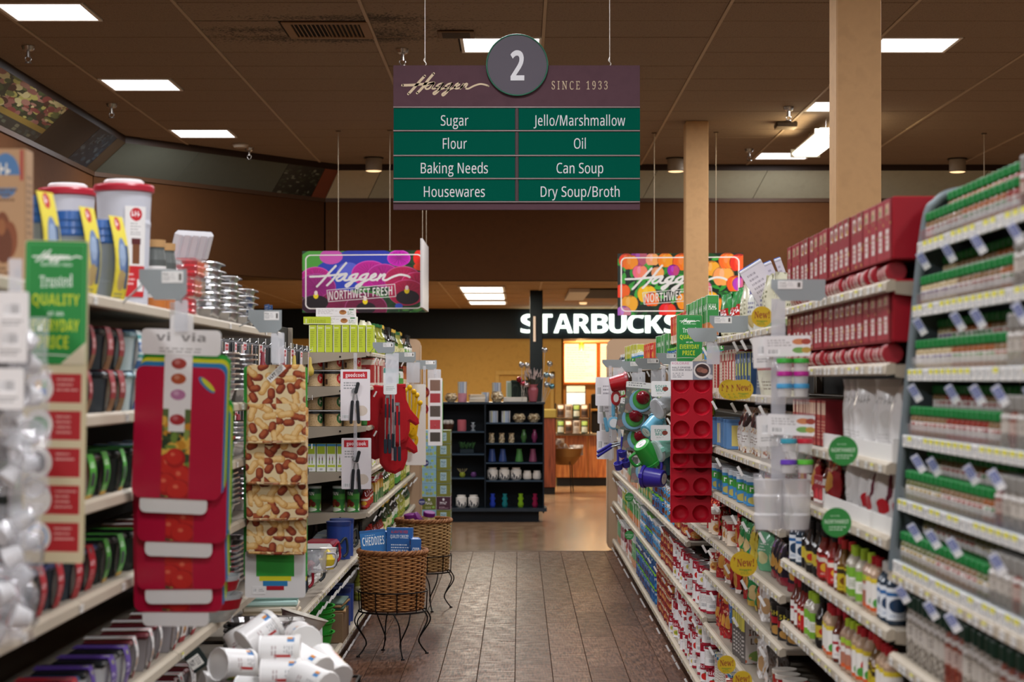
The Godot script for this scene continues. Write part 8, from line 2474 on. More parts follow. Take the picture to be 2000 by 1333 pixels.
func peanut_mats() -> void:
	var d := 6.55
	var cloth := tex_mat(peanut_image(), 0.85)
	cloth.uv1_triplanar = true
	cloth.uv1_scale = v3(3.0, 3.0, 3.0)
	var w := S(122, d)
	var ends := [865, 946, 1016, 1082]
	for k in 4:
		var dd := d + 0.03 * k
		var o := thing("peanut_mitt", "quilted mat printed with peanuts, %s on the clip strip" % ["front one", "second one", "third one", "lowest one"][k], "kitchen textile", P([541, 540, 542, 540][k], ends[k], dd), -0.06, "peanut print mats")
		var h := S(152, dd)
		cloth = cloth.duplicate()
		cloth.uv1_offset = v3(0.13 * k, 0.41 * k, 0.0)
		o.rotation.z = [0.012, -0.015, 0.02, -0.01][k]
		part(o, "cloth", pillow_plate(rounded(w * [0.94, 1.0, 1.0, 0.98][k], h, 0.012, 3), 0.018), cloth, v3(0, h / 2, 0))
		part(o, "hem", tube([v3(-w * 0.46, 0.003, 0.004), v3(0, 0.001, 0.007), v3(w * 0.46, 0.003, 0.004)], 0.006, 6), cloth)
		if k == 0:
			part(o, "care_tag", printed(0.075, 0.024, 0.001, "shelf_price"), paper, v3(0.01, h * 0.86, 0.0105), v3(0, 0, 0.75))
	var dg := d + 0.14
	# coloured mats behind, their carded foot below
	var g := thing("green_mat_set", "green cutting mat set in a white card frame below the peanut mats", "cutting mats", P(538, 1168, dg))
	var gw := S(122, dg)
	var z := -0.012
	for q in [["b02030", S(12, dg), 0.02], ["2f7fb5", S(20, dg), 0.012], ["d8d42c", S(30, dg), 0.006], ["3aa03f", S(40, dg), 0.0]]:
		part(g, "mat_sheet", plate(rounded(gw * 1.02 - q[2], S(412, dg), 0.012, 4), 0.002), mat(hexc(q[0]), 0.45), v3(0, q[1] + S(206, dg), z))
		z += 0.003
	part(g, "card_frame", plate(rounded(S(118, dg), S(92, dg), 0.012, 4), 0.0015), M("e6e4e2", 0.5), v3(0, S(46, dg), 0.004))
	for q in [["3aa03f", 37, 42, 92], ["d8d42c", 31, 33, 42], ["2f7fb5", 24, 23, 33], ["b02030", 17, 15, 23]]:
		part(g, "swatch_step", slab(v3(-S(q[1], dg), S(q[2], dg), 0.0045), v3(S(q[1], dg), S(q[3], dg), 0.006)), mat(hexc(q[0]), 0.45))
	part(g, "bar_code", printed(0.05, 0.03, 0.001, "mat_card_small"), paper, v3(-0.06, 0.012, 0.0055))
	price_arm(485, 550, 606, 650, 6.5, "grey price arm above the peanut mats", 1, 60)

func near_strip() -> void:
	# clear plastic goods closest to the lens, on a clip strip at the left edge
	var d := 3.25
	var clear := mat(Color(0.93, 0.93, 0.95, 0.16), 0.12)
	var white := M("e4e4e6", 0.35)
	var labels := ["topmost", "second", "third", "fourth", "lowest"]
	for k in 5:
		var r := S([54, 60, 52, 58, 62][k], d)
		var o := thing("clear_bag", "clear bag of white plastic ware, %s on the strip at the photo's left edge" % labels[k], "bag", P([40, 36, 44, 34, 20][k], [690, 800, 905, 1060, 1180][k], d + 0.03 * (k % 2)), 0.3 * k, "clear bags at the left edge")
		part(o, "bag", pouch(r * 2.1, r * 2.5, r * 1.7, "blank", 0.05, 0.5, 0.008), clear, v3(0, -r * 1.2, 0))
		for j in 5:
			var t := v3(sin(j * 2.4 + k) * r * 0.45, (j - 2) * r * 0.42, cos(j * 2.4 + k) * r * 0.4)
			part(o, "cup", smooth_lathe([V(0, -r * 0.3), V(r * 0.26, -r * 0.28), V(r * 0.4, r * 0.25), V(r * 0.44, r * 0.3), V(r * 0.36, r * 0.25), V(r * 0.22, -r * 0.2), V(0, -r * 0.2)], 14), white if j % 2 else mat(Color(0.92, 0.93, 0.95, 0.3), 0.15), t, v3(j * 1.1 + k, 0, j * 0.7))
	for k in 3:
		solo("hang_card", plate(rounded(S(62, d), S(78, d), 0.004, 3), 0.0012, "wrap_card"), paper, "grey bar coded hang card at the left edge, %s" % ["top one", "middle one", "low one"][k], "card", P([24, 20, 14][k], [610, 668, 760][k], d - 0.09), 0.1, "hang cards at the left edge")
	var s := thing("clip_strip", "clear plastic strip carrying the bags at the left edge", "clip strip", P(30, 560, d + 0.06))
	part(s, "strip", slab(v3(-0.012, -S(700, d), -0.001), v3(0.012, 0.05, 0.001)), mat(Color(0.9, 0.9, 0.92, 0.5), 0.3))

func canister_heap() -> void:
	var bin := thing("dump_bin", "dark wire bin heaped with white canisters", "bin", v3(-0.74, 0, -5.5))
	var black := M("22211f", 0.5, 0.3)
	var hx := 0.24
	var hz := 0.24
	var top := 0.68
	for s in [-1, 1]:
		for q in [-1, 1]:
			part(bin, "post", tube([v3(s * hx, 0, q * hz), v3(s * hx, top, q * hz)], 0.006, 6), black)
	for y in [0.2, 0.44, top]:
		part(bin, "hoop", tube([v3(-hx, y, -hz), v3(hx, y, -hz), v3(hx, y, hz), v3(-hx, y, hz), v3(-hx, y, -hz)], 0.005, 6), black)
	for i in 8:
		var t := -hx + 2 * hx * (i + 0.5) / 8
		part(bin, "wire", tube([v3(t, 0.2, hz), v3(t, top, hz)], 0.003, 5), black)
		part(bin, "wire", tube([v3(hx, 0.2, t), v3(hx, top, t)], 0.003, 5), black)
	part(bin, "bin_floor", slab(v3(-hx, 0.56, -hz), v3(hx, 0.565, hz)), black)
	# [px, py, depth, yaw, pitch, what]
	var heap := [
		[545, 1275, 5.3, 1.62, 0.0, "upright facing one in front, print towards the lens"], [548, 1322, 5.25, 1.6, 0.0, "one lying below the front canister"], [455, 1300, 5.4, 2.4, 0.15, "one lying at the left end"],
		[505, 1240, 5.55, 2.2, -0.5, "one leaning at the back left"], [590, 1250, 5.6, 0.3, 0.0, "one end-on at the back"], [600, 1300, 5.35, 0.9, 0.3, "one pointing down to the right"],
		[640, 1305, 5.45, 0.7, 0.5, "one at the right end"], [480, 1265, 5.6, 1.0, 1.0, "one tipped behind the left end"], [610, 1335, 5.2, 0.9, 0.2, "one cut off by the photo's bottom edge"], [430, 1345, 5.45, 2.0, 0.1, "one low at the left"], [500, 1355, 5.3, 1.4, 0.0, "one low in the middle"]]
	for q in heap:
		var p := P(q[0], q[1], q[2])
		var o := put("paper_can", p, 0, "white paper canister in the bin, " + q[5], "canister", "white canisters in the wire bin")
		# lying down: the can's axis turned level
		o.basis = Basis.from_euler(v3(0, q[3], 0)) * Basis.from_euler(v3(PI / 2 + q[4], 0, 0))
		o.position = p - o.basis.y * 0.057
	var tag_ := thing("price_sign", "small dark price sign leaning beside the canisters", "sign", P(384, 1290, 5.5), 0.2)
	part(tag_, "plate", slab(v3(-0.028, -0.03, -0.002), v3(0.028, 0.03, 0.002), 0.001), M("26302e", 0.5), Vector3.ZERO, v3(0, 0, 0.6))
	part(tag_, "figures", printed(0.04, 0.035, 0.001, "shelf_price"), paper, v3(0.006, -0.02, 0.003), v3(0, 0, 0.6))

func opener(px: float, py: float, d: float, label: String) -> void:
	var o := thing("can_opener", label, "can opener", P(px, py, d), 0.0, "carded can openers")
	var w := S(58, d)
	var h := S(100, d)
	part(o, "backing_card", plate(rounded(w, h, 0.006, 3), 0.0015, "pink_card"), paper, v3(0, -h / 2, 0))
	var black := M("1d2023", 0.35)
	var steel := M("b4b6b8", 0.25, 0.85)
	part(o, "wheel", lathe([V(0, 0), V(0.018, 0), V(0.018, 0.006), V(0, 0.006)], 16), steel, v3(-0.006, -h * 0.42, 0.004), v3(PI / 2, 0, 0))
	part(o, "turn_key", pillow_plate(rounded(0.022, 0.075, 0.01, 4), 0.01), black, v3(0.012, -h * 0.36, 0.018), v3(0, 0, -0.25))
	for s in [-1, 1]:
		part(o, "jaw", slab(v3(-0.004, -0.04, -0.002), v3(0.004, 0.02, 0.002)), steel, v3(s * 0.012, -h * 0.55, 0.008), v3(0, 0, s * 0.12))
		part(o, "handle", pillow_plate(rounded(0.02, 0.15, 0.009, 4), 0.016), black, v3(s * 0.02 - 0.002, -h * 0.62 - 0.07, 0.01), v3(0, 0, s * 0.06))

func mitts_and_tools() -> void:
	var red := M("b3141f", 0.55)
	var mitt := PackedVector2Array()
	for q in [[-0.06, 0.0], [0.05, 0.0], [0.055, -0.08], [0.075, -0.13], [0.115, -0.18], [0.118, -0.205], [0.1, -0.215], [0.07, -0.195], [0.068, -0.24], [0.05, -0.29], [0.01, -0.312], [-0.035, -0.3], [-0.065, -0.26], [-0.07, -0.14]]:
		mitt.append(V(q[0], q[1]))
	mitt.reverse()
	for k in 3:
		var o := thing("oven_mitt", ["upper red oven mitt, thumb to the right", "lower red oven mitt, thumb to the right", "rear red oven mitt slanting down to the left"][k], "oven mitt", P([772, 768, 748][k], [752, 800, 756][k], 12.4 + 0.05 * k), 0.0, "red oven mitts")
		o.rotation.z = [0.03, 0.0, -0.14][k]
		o.scale = Vector3.ONE * [1.3, 1.4, 1.6][k]
		part(o, "mitt_body", pillow_plate(mitt, 0.03), red)
		part(o, "cuff", slab(v3(-0.064, -0.02, -0.013), v3(0.055, 0.004, 0.013), 0.005), red)
	var steel := M("aeb2b5", 0.25, 0.85)
	var dark := M("23303a", 0.4)
	for k in 3:
		var p := P([764, 776, 757][k], [765, 790, 775][k], 12.3 - 0.03 * k)
		var o := thing("kitchen_tongs", "steel tongs with dark tips, %s" % ["left pair", "long middle pair", "short pair at the back"][k], "tongs", p, 0.0, "hanging tongs")
		for s in [-1, 1]:
			part(o, "arm", slab(v3(-0.004, -0.3, -0.004), v3(0.004, 0, 0.004), 0.002), steel, v3(s * 0.012, 0, 0), v3(0, 0, s * 0.015))
			part(o, "tip", pillow_plate(rounded(0.022, 0.1, 0.01, 4), 0.01), dark, v3(s * 0.014, -0.33, 0))
			part(o, "grip", slab(v3(-0.006, -0.14, 0.003), v3(0.006, -0.05, 0.008), 0.003), dark, v3(s * 0.012, 0, 0))
		part(o, "hinge", slab(v3(-0.016, -0.012, -0.006), v3(0.016, 0.012, 0.006), 0.004), steel)
	var card := thing("tong_card", "green and white hang card above the tongs", "card", P(762, 745, 12.2))
	part(card, "card", plate(rounded(S(26, 12.2), S(52, 12.2), 0.01, 4), 0.0012, "sponge_card"), paper)
	# yellow spoons on a card
	var d := 13.4
	var yellow := M("e0b014", 0.4)
	for k in 6:
		var p := P([792, 800, 808, 814, 797, 820][k], [765, 760, 768, 775, 800, 790][k], d + 0.02 * k)
		var o := thing("yellow_spoon", "yellow smiling face spoon hanging behind the mitts, %s" % ["far left", "second", "third", "fourth", "lower left", "far right"][k], "spoon", p, 0.0, "yellow spoons")
		o.rotation.z = [0.06, 0.0, -0.04, -0.1, 0.05, -0.14][k]
		part(o, "handle", slab(v3(-0.01, -0.24, -0.004), v3(0.01, 0, 0.004), 0.003), yellow)
		part(o, "bowl", pillow_plate(oval(0.026, 0.045, 18, 0, -0.27), 0.02), yellow)
		part(o, "bulb_head", sphere(0.02, 12, 8), yellow, v3(0, 0.01, 0))
		for s in [-1, 1]:
			part(o, "eye", box(0.004, 0.006, 0.003, 0.0), M("3a2c10", 0.6), v3(s * 0.008, -0.262, 0.0095))
	var bc := thing("spoon_card", "white hang card behind the yellow spoons", "card", P(812, 830, d + 0.15))
	part(bc, "card", plate(rounded(S(40, d), S(160, d), 0.01, 3), 0.0015, "blank"), paper)
	# red rose moulds
	for k in 2:
		var o := thing("rose_mould", "red silicone rose mould, %s" % ("upper" if k == 0 else "lower"), "mould", P([828, 826][k], [767, 800][k], 15.2), 0.0, "red rose moulds")
		for j in 4:
			var r := 0.048 * (1.0 - 0.2 * j)
			part(o, "petal_ring", lathe([V(r * 0.7, -0.02), V(r, 0.0), V(r * 0.95, 0.016), V(r * 0.8, 0.0)], 14), M("b8121c", 0.4), v3(0, 0, 0.008 * j), v3(PI / 2 - 0.2, 0, 0.15 * j))
		part(o, "core", sphere(0.018, 10, 6), M("a50f18", 0.4), v3(0, 0, 0.03))
	var ps := thing("photo_strip_card", "tall white card with five small photographs beside the end panel", "card", P(850, 805, 15.2))
	part(ps, "card", plate(rounded(S(28, 15.2), S(132, 15.2), 0.006, 3), 0.002, "photo_strip"), paper)
	part(ps, "edge_strip", slab(v3(S(13, 15.2), -S(60, 15.2), -0.004), v3(S(15, 15.2), S(60, 15.2), 0.0)), M("5fae4a", 0.5))
	price_arm(728, 771, 669, 690, 12.0, "grey price arm above the can openers", 1, 60)
	price_arm(770, 812, 688, 708, 13.4, "grey price arm above the oven mitts", 1, 40)
	price_arm(812, 853, 704, 722, 15.3, "grey price arm nearest the end panel of the housewares run", 1, 40)
	opener(694, 722, 11.7, "black handled can opener on a white card, upper one")
	opener(696, 856, 11.75, "black handled can opener on a white card, lower one")

func mould_mesh(w: float, h: float, cols: int, rows: int, rad: float, pitch: float, depth: float) -> ArrayMesh:
	var st := st_new()
	var nx := 84
	var ny := 126
	var z := func(p: Vector2) -> float:
		var best := 0.0
		for r in rows:
			for c in cols:
				var q := V((c - (cols - 1) / 2.0) * pitch * 0.93, h - 0.0585 - 0.003 - pitch * r)
				var t := p.distance_to(V(q.x, q.y)) / rad
				if t < 1.0:
					best = minf(best, -depth * pow(1.0 - pow(t, 4.0), 0.7))
				elif t < 1.1:
					best = maxf(best, 0.0015 * (1.1 - t) / 0.1)
		return best
	var g := []
	for j in ny + 1:
		var row := []
		for i in nx + 1:
			var p := V(-w / 2 + w * i / nx, h * j / ny)
			row.append(v3(p.x, p.y, z.call(p)))
		g.append(row)
	for j in ny:
		for i in nx:
			var nn := []
			for c in [[i, j + 1], [i + 1, j + 1], [i + 1, j], [i, j]]:
				var a: Vector3 = g[c[1]][mini(c[0] + 1, nx)] - g[c[1]][maxi(c[0] - 1, 0)]
				var b: Vector3 = g[mini(c[1] + 1, ny)][c[0]] - g[maxi(c[1] - 1, 0)][c[0]]
				nn.append(a.cross(b).normalized())
			quad_n(st, [g[j + 1][i], g[j + 1][i + 1], g[j][i + 1], g[j][i]], nn, [Vector2.ZERO, Vector2.ZERO, Vector2.ZERO, Vector2.ZERO])
	return done(st)

func silicone_moulds() -> void:
	var d := 8.3
	var w := S(80, d)
	var pitch := S(43.5, d)
	var rad := S(16, d)
	var h := pitch * 3 + 0.003
	var m := mould_mesh(w, h, 2, 3, rad, pitch, 0.03)
	var red := M("b80f26", 0.5)
	var ends := [857, 886, 914, 968, 1021]
	for k in 5:
		var dd := d + 0.045 * k
		var o := thing("silicone_mould", "red silicone mould of half spheres, %s on the strip" % ["front one under the card", "second one", "third one", "fourth one", "lowest one"][k], "mould", P([1351, 1351, 1350, 1350, 1349][k], ends[k], dd), -0.03, "red silicone moulds")
		part(o, "sheet", m, red)
		part(o, "rim", tube([v3(-w / 2, 0, 0), v3(w / 2, 0, 0), v3(w / 2, h, 0), v3(-w / 2, h, 0), v3(-w / 2, 0, 0)], 0.0018, 5), red)
		if k == 0:
			part(o, "header_card", plate(rounded(S(82, d), S(36, d), 0.004, 3), 0.0012, "mold_card"), paper, v3(0, h + 0.002, 0.004))
	price_arm(1343, 1400, 641, 668, 8.2, "grey price arm above the red silicone moulds", 0, 44)
	price_arm(1386, 1461, 617, 650, 7.05, "wide grey price arm with a card left of the round New tag", -1, 0)

func mug(px: float, py: float, d: float, c: String, axis: Vector3, label: String, r := 0.055, collar := "") -> void:
	var o := thing("soup_mug", label, "mug", P(px, py, d), 0, "hanging soup mugs")
	var y := axis.normalized()
	var x := y.cross(v3(0, 0, 1)).normalized()
	o.basis = Basis(x, y, x.cross(y))
	var m := mat(hexc(c), 0.3)
	part(o, "body", smooth_lathe([V(0.0, 0.0), V(r * 0.72, 0.0), V(r * 0.8, 0.006), V(r, r * 1.9), V(r * 0.96, r * 1.9), V(r * 0.76, 0.01), V(0, 0.01)], 24), m)
	part(o, "lid", lathe([V(r * 1.06, r * 1.75), V(r * 1.1, r * 1.8), V(r * 1.1, r * 2.05), V(r * 0.95, r * 2.12), V(0, r * 2.12)], 24), mat(hexc(collar), 0.35) if collar else m)
	part(o, "handle", tube(smooth_pts([v3(r * 0.85, r * 0.4, 0), v3(r * 1.5, r * 0.5, 0), v3(r * 1.5, r * 1.4, 0), v3(r * 0.95, r * 1.55, 0)], 5), 0.008, 8), m)
	part(o, "base_label", plate(oval(r * 0.52, r * 0.52, 20), 0.001, "wrap_card"), paper, v3(0, -0.001, 0), v3(PI / 2, 0, 0))
	for s in [-1, 1]:
		part(o, "clip", slab(v3(-0.012, r * 1.7, -0.004), v3(0.012, r * 2.1, 0.004), 0.002), m, v3(0, 0, s * r * 1.12))

func right_strip_goods() -> void:
	var d := 9.35
	mug(1313, 785, d, "a9adb0", v3(-0.75, -0.35, 0.45), "pale grey soup mug at the top of the mug strip", 0.05, "c9ccd0")
	mug(1262, 845, d + 0.06, "6fb4d0", v3(0.6, 0.5, -0.5), "sky blue soup mug with a bar code on its base", 0.05)
	mug(1252, 868, d - 0.03, "2fa03c", v3(0.4, -0.55, -0.3), "bright green soup mug with a white base label", 0.058)
	mug(1318, 868, d, "8fd0bd", v3(-0.8, -0.3, 0.35), "mint green soup mug with a clear collar", 0.054, "c4dcd8")
	mug(1297, 936, d - 0.05, "3a2f9c", v3(-0.85, 0.1, -0.45), "violet blue soup mug lowest on the strip", 0.055)
	for k in 2:
		solo("mug_card", plate(rounded(S(38, d), S(30, d), 0.008, 4), 0.0012, "mug_card"), paper, "white soup mug hang card, %s" % ("upper" if k == 0 else "lower"), "card", P([1291, 1290][k], [760, 846][k], d - 0.1), 0.0, "soup mug cards")
	var teal := thing("teal_cup", "deep teal cup half hidden behind the mint mug", "cup", P(1300, 905, d + 0.12))
	part(teal, "body", lathe([V(0, -0.05), V(0.045, -0.05), V(0.055, 0.05), V(0.05, 0.05), V(0.0, -0.03)], 20), M("1f6a80", 0.35), Vector3.ZERO, v3(0.4, 0, 0.4))
	part(teal, "rim", tube(ring_pts(v3(0, 0.05, 0), 0.054, 20), 0.003, 5, true), M("267a90", 0.35), Vector3.ZERO, v3(0.4, 0, 0.4))
	# avocado savers on printed cards
	var dv := 10.0
	for k in 4:
		var q: Array = [[1250, 778], [1236, 812], [1246, 852], [1262, 915]][k]
		var o := thing("avocado_saver", "avocado saver on a printed card, %s" % ["top one", "second one", "third one", "lowest one"][k], "avocado saver", P(q[0], q[1], dv + 0.05 * k), -0.15, "carded avocado savers")
		o.rotation.z = [-0.08, -0.18, -0.12, -0.1][k]
		part(o, "card", plate(rounded(S(58, dv), S(62, dv), 0.006, 3), 0.0015, "avocado_card"), paper)
		part(o, "blue_dish", pillow_plate(oval(0.062, 0.062, 24), 0.014), M("7fb0cc", 0.3), v3(0.006, -0.016, 0.008))
		part(o, "green_dish", pillow_plate(oval(0.05, 0.054, 24), 0.018), M("3f9a3f", 0.3), v3(0.012, -0.006, 0.016))
		part(o, "lid", smooth_lathe([V(0.038, 0.0), V(0.036, 0.016), V(0.024, 0.034), V(0.008, 0.048), V(0, 0.05)], 20), M("7a1422", 0.2), v3(0.018, 0.004, 0.024), v3(1.2, 0, -0.15))
		part(o, "clear_blister", slab(v3(-0.078, -0.085, 0.002), v3(0.08, 0.055, 0.006), 0.003), mat(Color(0.95, 0.95, 0.97, 0.08), 0.08))
	# small gadgets at the far end of the strips
	var df := 12.5
	for k in 4:
		solo("gadget_blister", plate(rounded(S(34, df), S(56, df), 0.008, 4), 0.003, "film_card"), paper, "grey and white blister card by the far end, %s" % ["top", "second", "third", "lowest"][k], "card", P([1180, 1184, 1188, 1182][k], [765, 800, 835, 870][k], df + 0.1 * k), -0.1, "blister cards at the far end")
	for k in 3:
		var o := thing("blue_peeler", "pale blue handled gadget by the far end, %s" % ["upper", "middle", "lower"][k], "gadget", P([1198, 1184, 1208][k], [800, 830, 842][k], df - 0.1), 0.2, "pale blue gadgets")
		part(o, "handle", pillow_plate(rounded(0.024, 0.1, 0.011, 4), 0.018), M("6fb0cc", 0.35), Vector3.ZERO, v3(0, 0, 0.2 * k))
		part(o, "blade", slab(v3(-0.008, 0.05, -0.002), v3(0.008, 0.09, 0.002)), M("b4b6b8", 0.3, 0.8), Vector3.ZERO, v3(0, 0, 0.2 * k))
	var disc := thing("brush_head", "round pale blue brush with a white face by the far end", "brush", P(1199, 827, df - 0.15))
	part(disc, "rim", pillow_plate(oval(0.044, 0.044, 22), 0.02), M("7fbcd8", 0.35))
	part(disc, "face", plate(oval(0.03, 0.03, 20), 0.002), M("e8eef0", 0.4), v3(0, 0, 0.0115))
	var gp := thing("garlic_press", "garlic press with two indigo handles sticking into the aisle", "garlic press", P(1200, 868, df - 0.2))
	for s in [0, 1]:
		part(gp, "handle", tube([v3(-0.02, -0.02 * s, 0), v3(-0.115, -0.055 - 0.026 * s, 0.02)], 0.011, 8), M("33309a", 0.4))
		part(gp, "arm", tube([v3(0.05, 0.012 - 0.01 * s, 0), v3(-0.02, -0.02 * s, 0)], 0.007, 6), M("8a8e92", 0.3, 0.8))
	part(gp, "head", slab(v3(0.04, -0.02, -0.015), v3(0.09, 0.025, 0.015), 0.006), M("8a8e92", 0.3, 0.8))
	for k in 3:
		var o := thing("indigo_scoop", "indigo plastic scoop under the avocado savers, %s" % ["upper", "middle", "lower"][k], "scoop", P([1215, 1222, 1207][k], [880, 900, 905][k], df - 0.3), 0.3, "indigo scoops")
		part(o, "handle", slab(v3(-0.008, 0, -0.006), v3(0.008, 0.09, 0.006), 0.004), M("3c3aa0", 0.4))
		part(o, "scoop_bowl", lathe([V(0, -0.05), V(0.025, -0.045), V(0.03, 0.0), V(0.027, 0.0), V(0, -0.04)], 14), M("4844ac", 0.4), Vector3.ZERO, v3(0.4, 0, 0.3))
	mug(1192, 752, df - 0.2, "b3141f", v3(0.9, 0.2, 0.1), "red mug with a white label at the far end of the strips", 0.06, "a8404a")
	var rs := thing("red_gadget", "red round gadget below the red mug", "gadget", P(1203, 778, df - 0.2))
	part(rs, "body", pillow_plate(oval(0.034, 0.05, 20), 0.03), M("b3141f", 0.35))
	part(rs, "label", plate(oval(0.018, 0.028, 16), 0.002), M("dcd4d0", 0.5), v3(0, 0, 0.0165))
	for q in [[1283, 1323, 690, 712, 10.2, "third"], [1241, 1290, 700, 722, 11.0, "fourth"], [1212, 1252, 706, 727, 12.0, "fifth"], [1176, 1215, 703, 718, 13.4, "farthest"]]:
		price_arm(q[0], q[1], q[2], q[3], q[4], "grey price arm, %s along the soup run" % q[5], 1 if q[5] != "farthest" else 0, 40)

func storage_strip() -> void:
	# clear packs of small boxes with coloured lids
	var d := 5.45
	var clear := mat(Color(0.9, 0.9, 0.92, 0.14), 0.12)
	var frost := mat(Color(0.93, 0.92, 0.92, 0.55), 0.4)
	var packs := [[1528, 655, 790, [["3fae3f", 706], ["b8208f", 731], ["4a9fcf", 755]], "top"], [1536, 808, 925, [["3a9fb5", 862], ["6a3fb8", 903]], "middle"], [1525, 925, 1040, [], "lowest"]]
	for k in 3:
		var q: Array = packs[k]
		var dd := d + 0.02 * k
		var c := P(q[0], q[2], dd)
		var o := thing("storage_pack", "clear bag of little storage boxes, %s on the strip by the red unit" % q[4], "pack", c, 0.0, "bags of storage boxes")
		var w := S(96, dd)
		var h := S(q[2] - q[1], dd)
		part(o, "bag", pouch(w * 1.1, h, 0.1, "blank", 0.05, 0.6, 0.004), clear)
		if k < 2:
			part(o, "hang_card", plate(rounded(w * 0.95, S(40, dd), 0.004, 3), 0.0012, "card_white"), paper, v3(w * 0.05, h - S(22, dd), 0.045), v3(0, 0, 0.02 - 0.06 * k))
			part(o, "side_card", plate(rounded(S(40, dd), S(60, dd), 0.003, 2), 0.0012, "wrap_card"), paper, v3(-w * 0.42, h - S(34, dd), 0.03), v3(0, 0, 0.05))
		for l in q[3]:
			var y := S(q[2] - l[1], dd)
			for j in 2:
				var b := part(o, "small_box", lathe([V(0, 0), V(S(13, dd), 0), V(S(15, dd), S(17, dd)), V(0, S(17, dd))], 16), frost, v3(S(32 * j + 1, dd), y - S(20, dd), 0.035))
				var col: String = l[0]
				if k == 1 and j == 1: col = "c42034" if l[1] < 880 else "5fc03a"
				part(b, "lid", lathe([V(S(16, dd), S(16, dd)), V(S(16.5, dd), S(18, dd)), V(S(16, dd), S(25, dd)), V(0, S(26, dd))], 16), mat(hexc(col), 0.35))
		if k == 2:
			for j in 2:
				part(o, "frosted_box", lathe([V(0, 0.01), V(0.036, 0.01), V(0.042, h * 0.3), V(0.038, h * 0.34), V(0.043, h * 0.62), V(0.039, h * 0.66), V(0.043, h * 0.9), V(0, h * 0.9)], 18), frost, v3(-0.04 + 0.085 * j, 0, 0.01))
	price_arm(1506, 1612, 546, 588, 5.28, "wide grey price arm beside the red unit", -1, 0)
	var tab := thing("clip_strip", "clear plastic strip carrying the bags of storage boxes", "clip strip", P(1520, 588, 5.5))
	part(tab, "strip", slab(v3(-S(14, d), -S(450, d), -0.001), v3(S(14, d), S(4, d), 0.001)), mat(Color(0.86, 0.86, 0.88, 0.6), 0.3))
	# white sleeves tilted on the top shelf
	for k in 3:
		var o := thing("tilted_sleeve", "clear white sleeve tilted over the top shelf, %s" % ["largest in front", "slim middle one", "slim rear one"][k], "sleeve", P([1486, 1515, 1532][k], [556, 552, 545][k], 7.3 + 0.08 * k), 0.1)
		o.rotation.z = [0.55, 0.42, 0.36][k]
		var ww := S([50, 16, 14][k], 7.3)
		part(o, "sleeve", plate(rounded(ww, S(90, 7.3), 0.004, 2), 0.004, "sheet_music"), film)
		part(o, "fold", slab(v3(-ww / 2, S(38, 7.3), -0.006), v3(ww / 2, S(43, 7.3), 0.006), 0.002), M("ecebf2", 0.25))

func clear_strip(px: float, py0: float, py1: float, d: float, what: String) -> void:
	var o := thing("clip_strip", "clear plastic clip strip behind the " + what, "clip strip", P(px, py0, d))
	part(o, "strip", slab(v3(-0.011, -S(py1 - py0, d), -0.0008), v3(0.011, 0, 0.0008)), mat(Color(0.9, 0.9, 0.92, 0.3), 0.2))
	for k in 4:
		part(o, "hook", tube([v3(0, -S(py1 - py0, d) * (k + 0.4) / 4.5, 0), v3(0, -S(py1 - py0, d) * (k + 0.4) / 4.5 + 0.01, 0.035)], 0.0018, 4), M("b8b8b8", 0.3, 0.7))

func tags_right() -> void:
	round_tag(1488, 619, 20.5, 6.3, "new_tag", "round yellow New tag beside the clear strip, highest one")
	for k in 4:
		round_tag([1423, 1432, 1442, 1452][k], [761, 763, 762, 761][k], 19.5, 7.3 - 0.16 * k, "new_tag", "round yellow New tag in the overlapping four, %s" % ["leftmost", "second", "third", "rightmost"][k], 0.0, "overlapping New tags")
	for k in 2:
		round_tag([1449, 1456][k], [1101, 1104][k], 23, 6.75 - 0.08 * k, "new_tag", "round yellow New tag of the pair amid noodle pouches, %s" % ["rear", "front"][k], 0.0, "pair of New tags")
	round_tag(1419, 1299, 18, 7.35, "new_tag", "round yellow New tag low beside the soup cans")
	round_tag(1450, 1330, 19, 6.85, "new_tag", "round yellow New tag cut by the bottom edge")
	round_tag(1647, 881, 29, 4.7, "green_tag", "round green tag under the upper row of white pouches")
	round_tag(1634, 1021, 29, 4.78, "green_tag", "round green tag under the lower row of white pouches")
	round_tag(1229, 972, 9, 13.2, "green_tag", "small round green tag at the far end, upper one", -0.3)
	round_tag(1229, 1046, 9, 13.6, "green_tag", "small round green tag at the far end, lower one", -0.3)
	round_tag(831, 905, 6.5, 16.2, "navy_tag", "small round navy tag at the far end of the housewares run, upper one", 0.3)
	round_tag(824, 981, 6.5, 16.2, "navy_tag", "small round navy tag at the far end of the housewares run, lower one", 0.3)

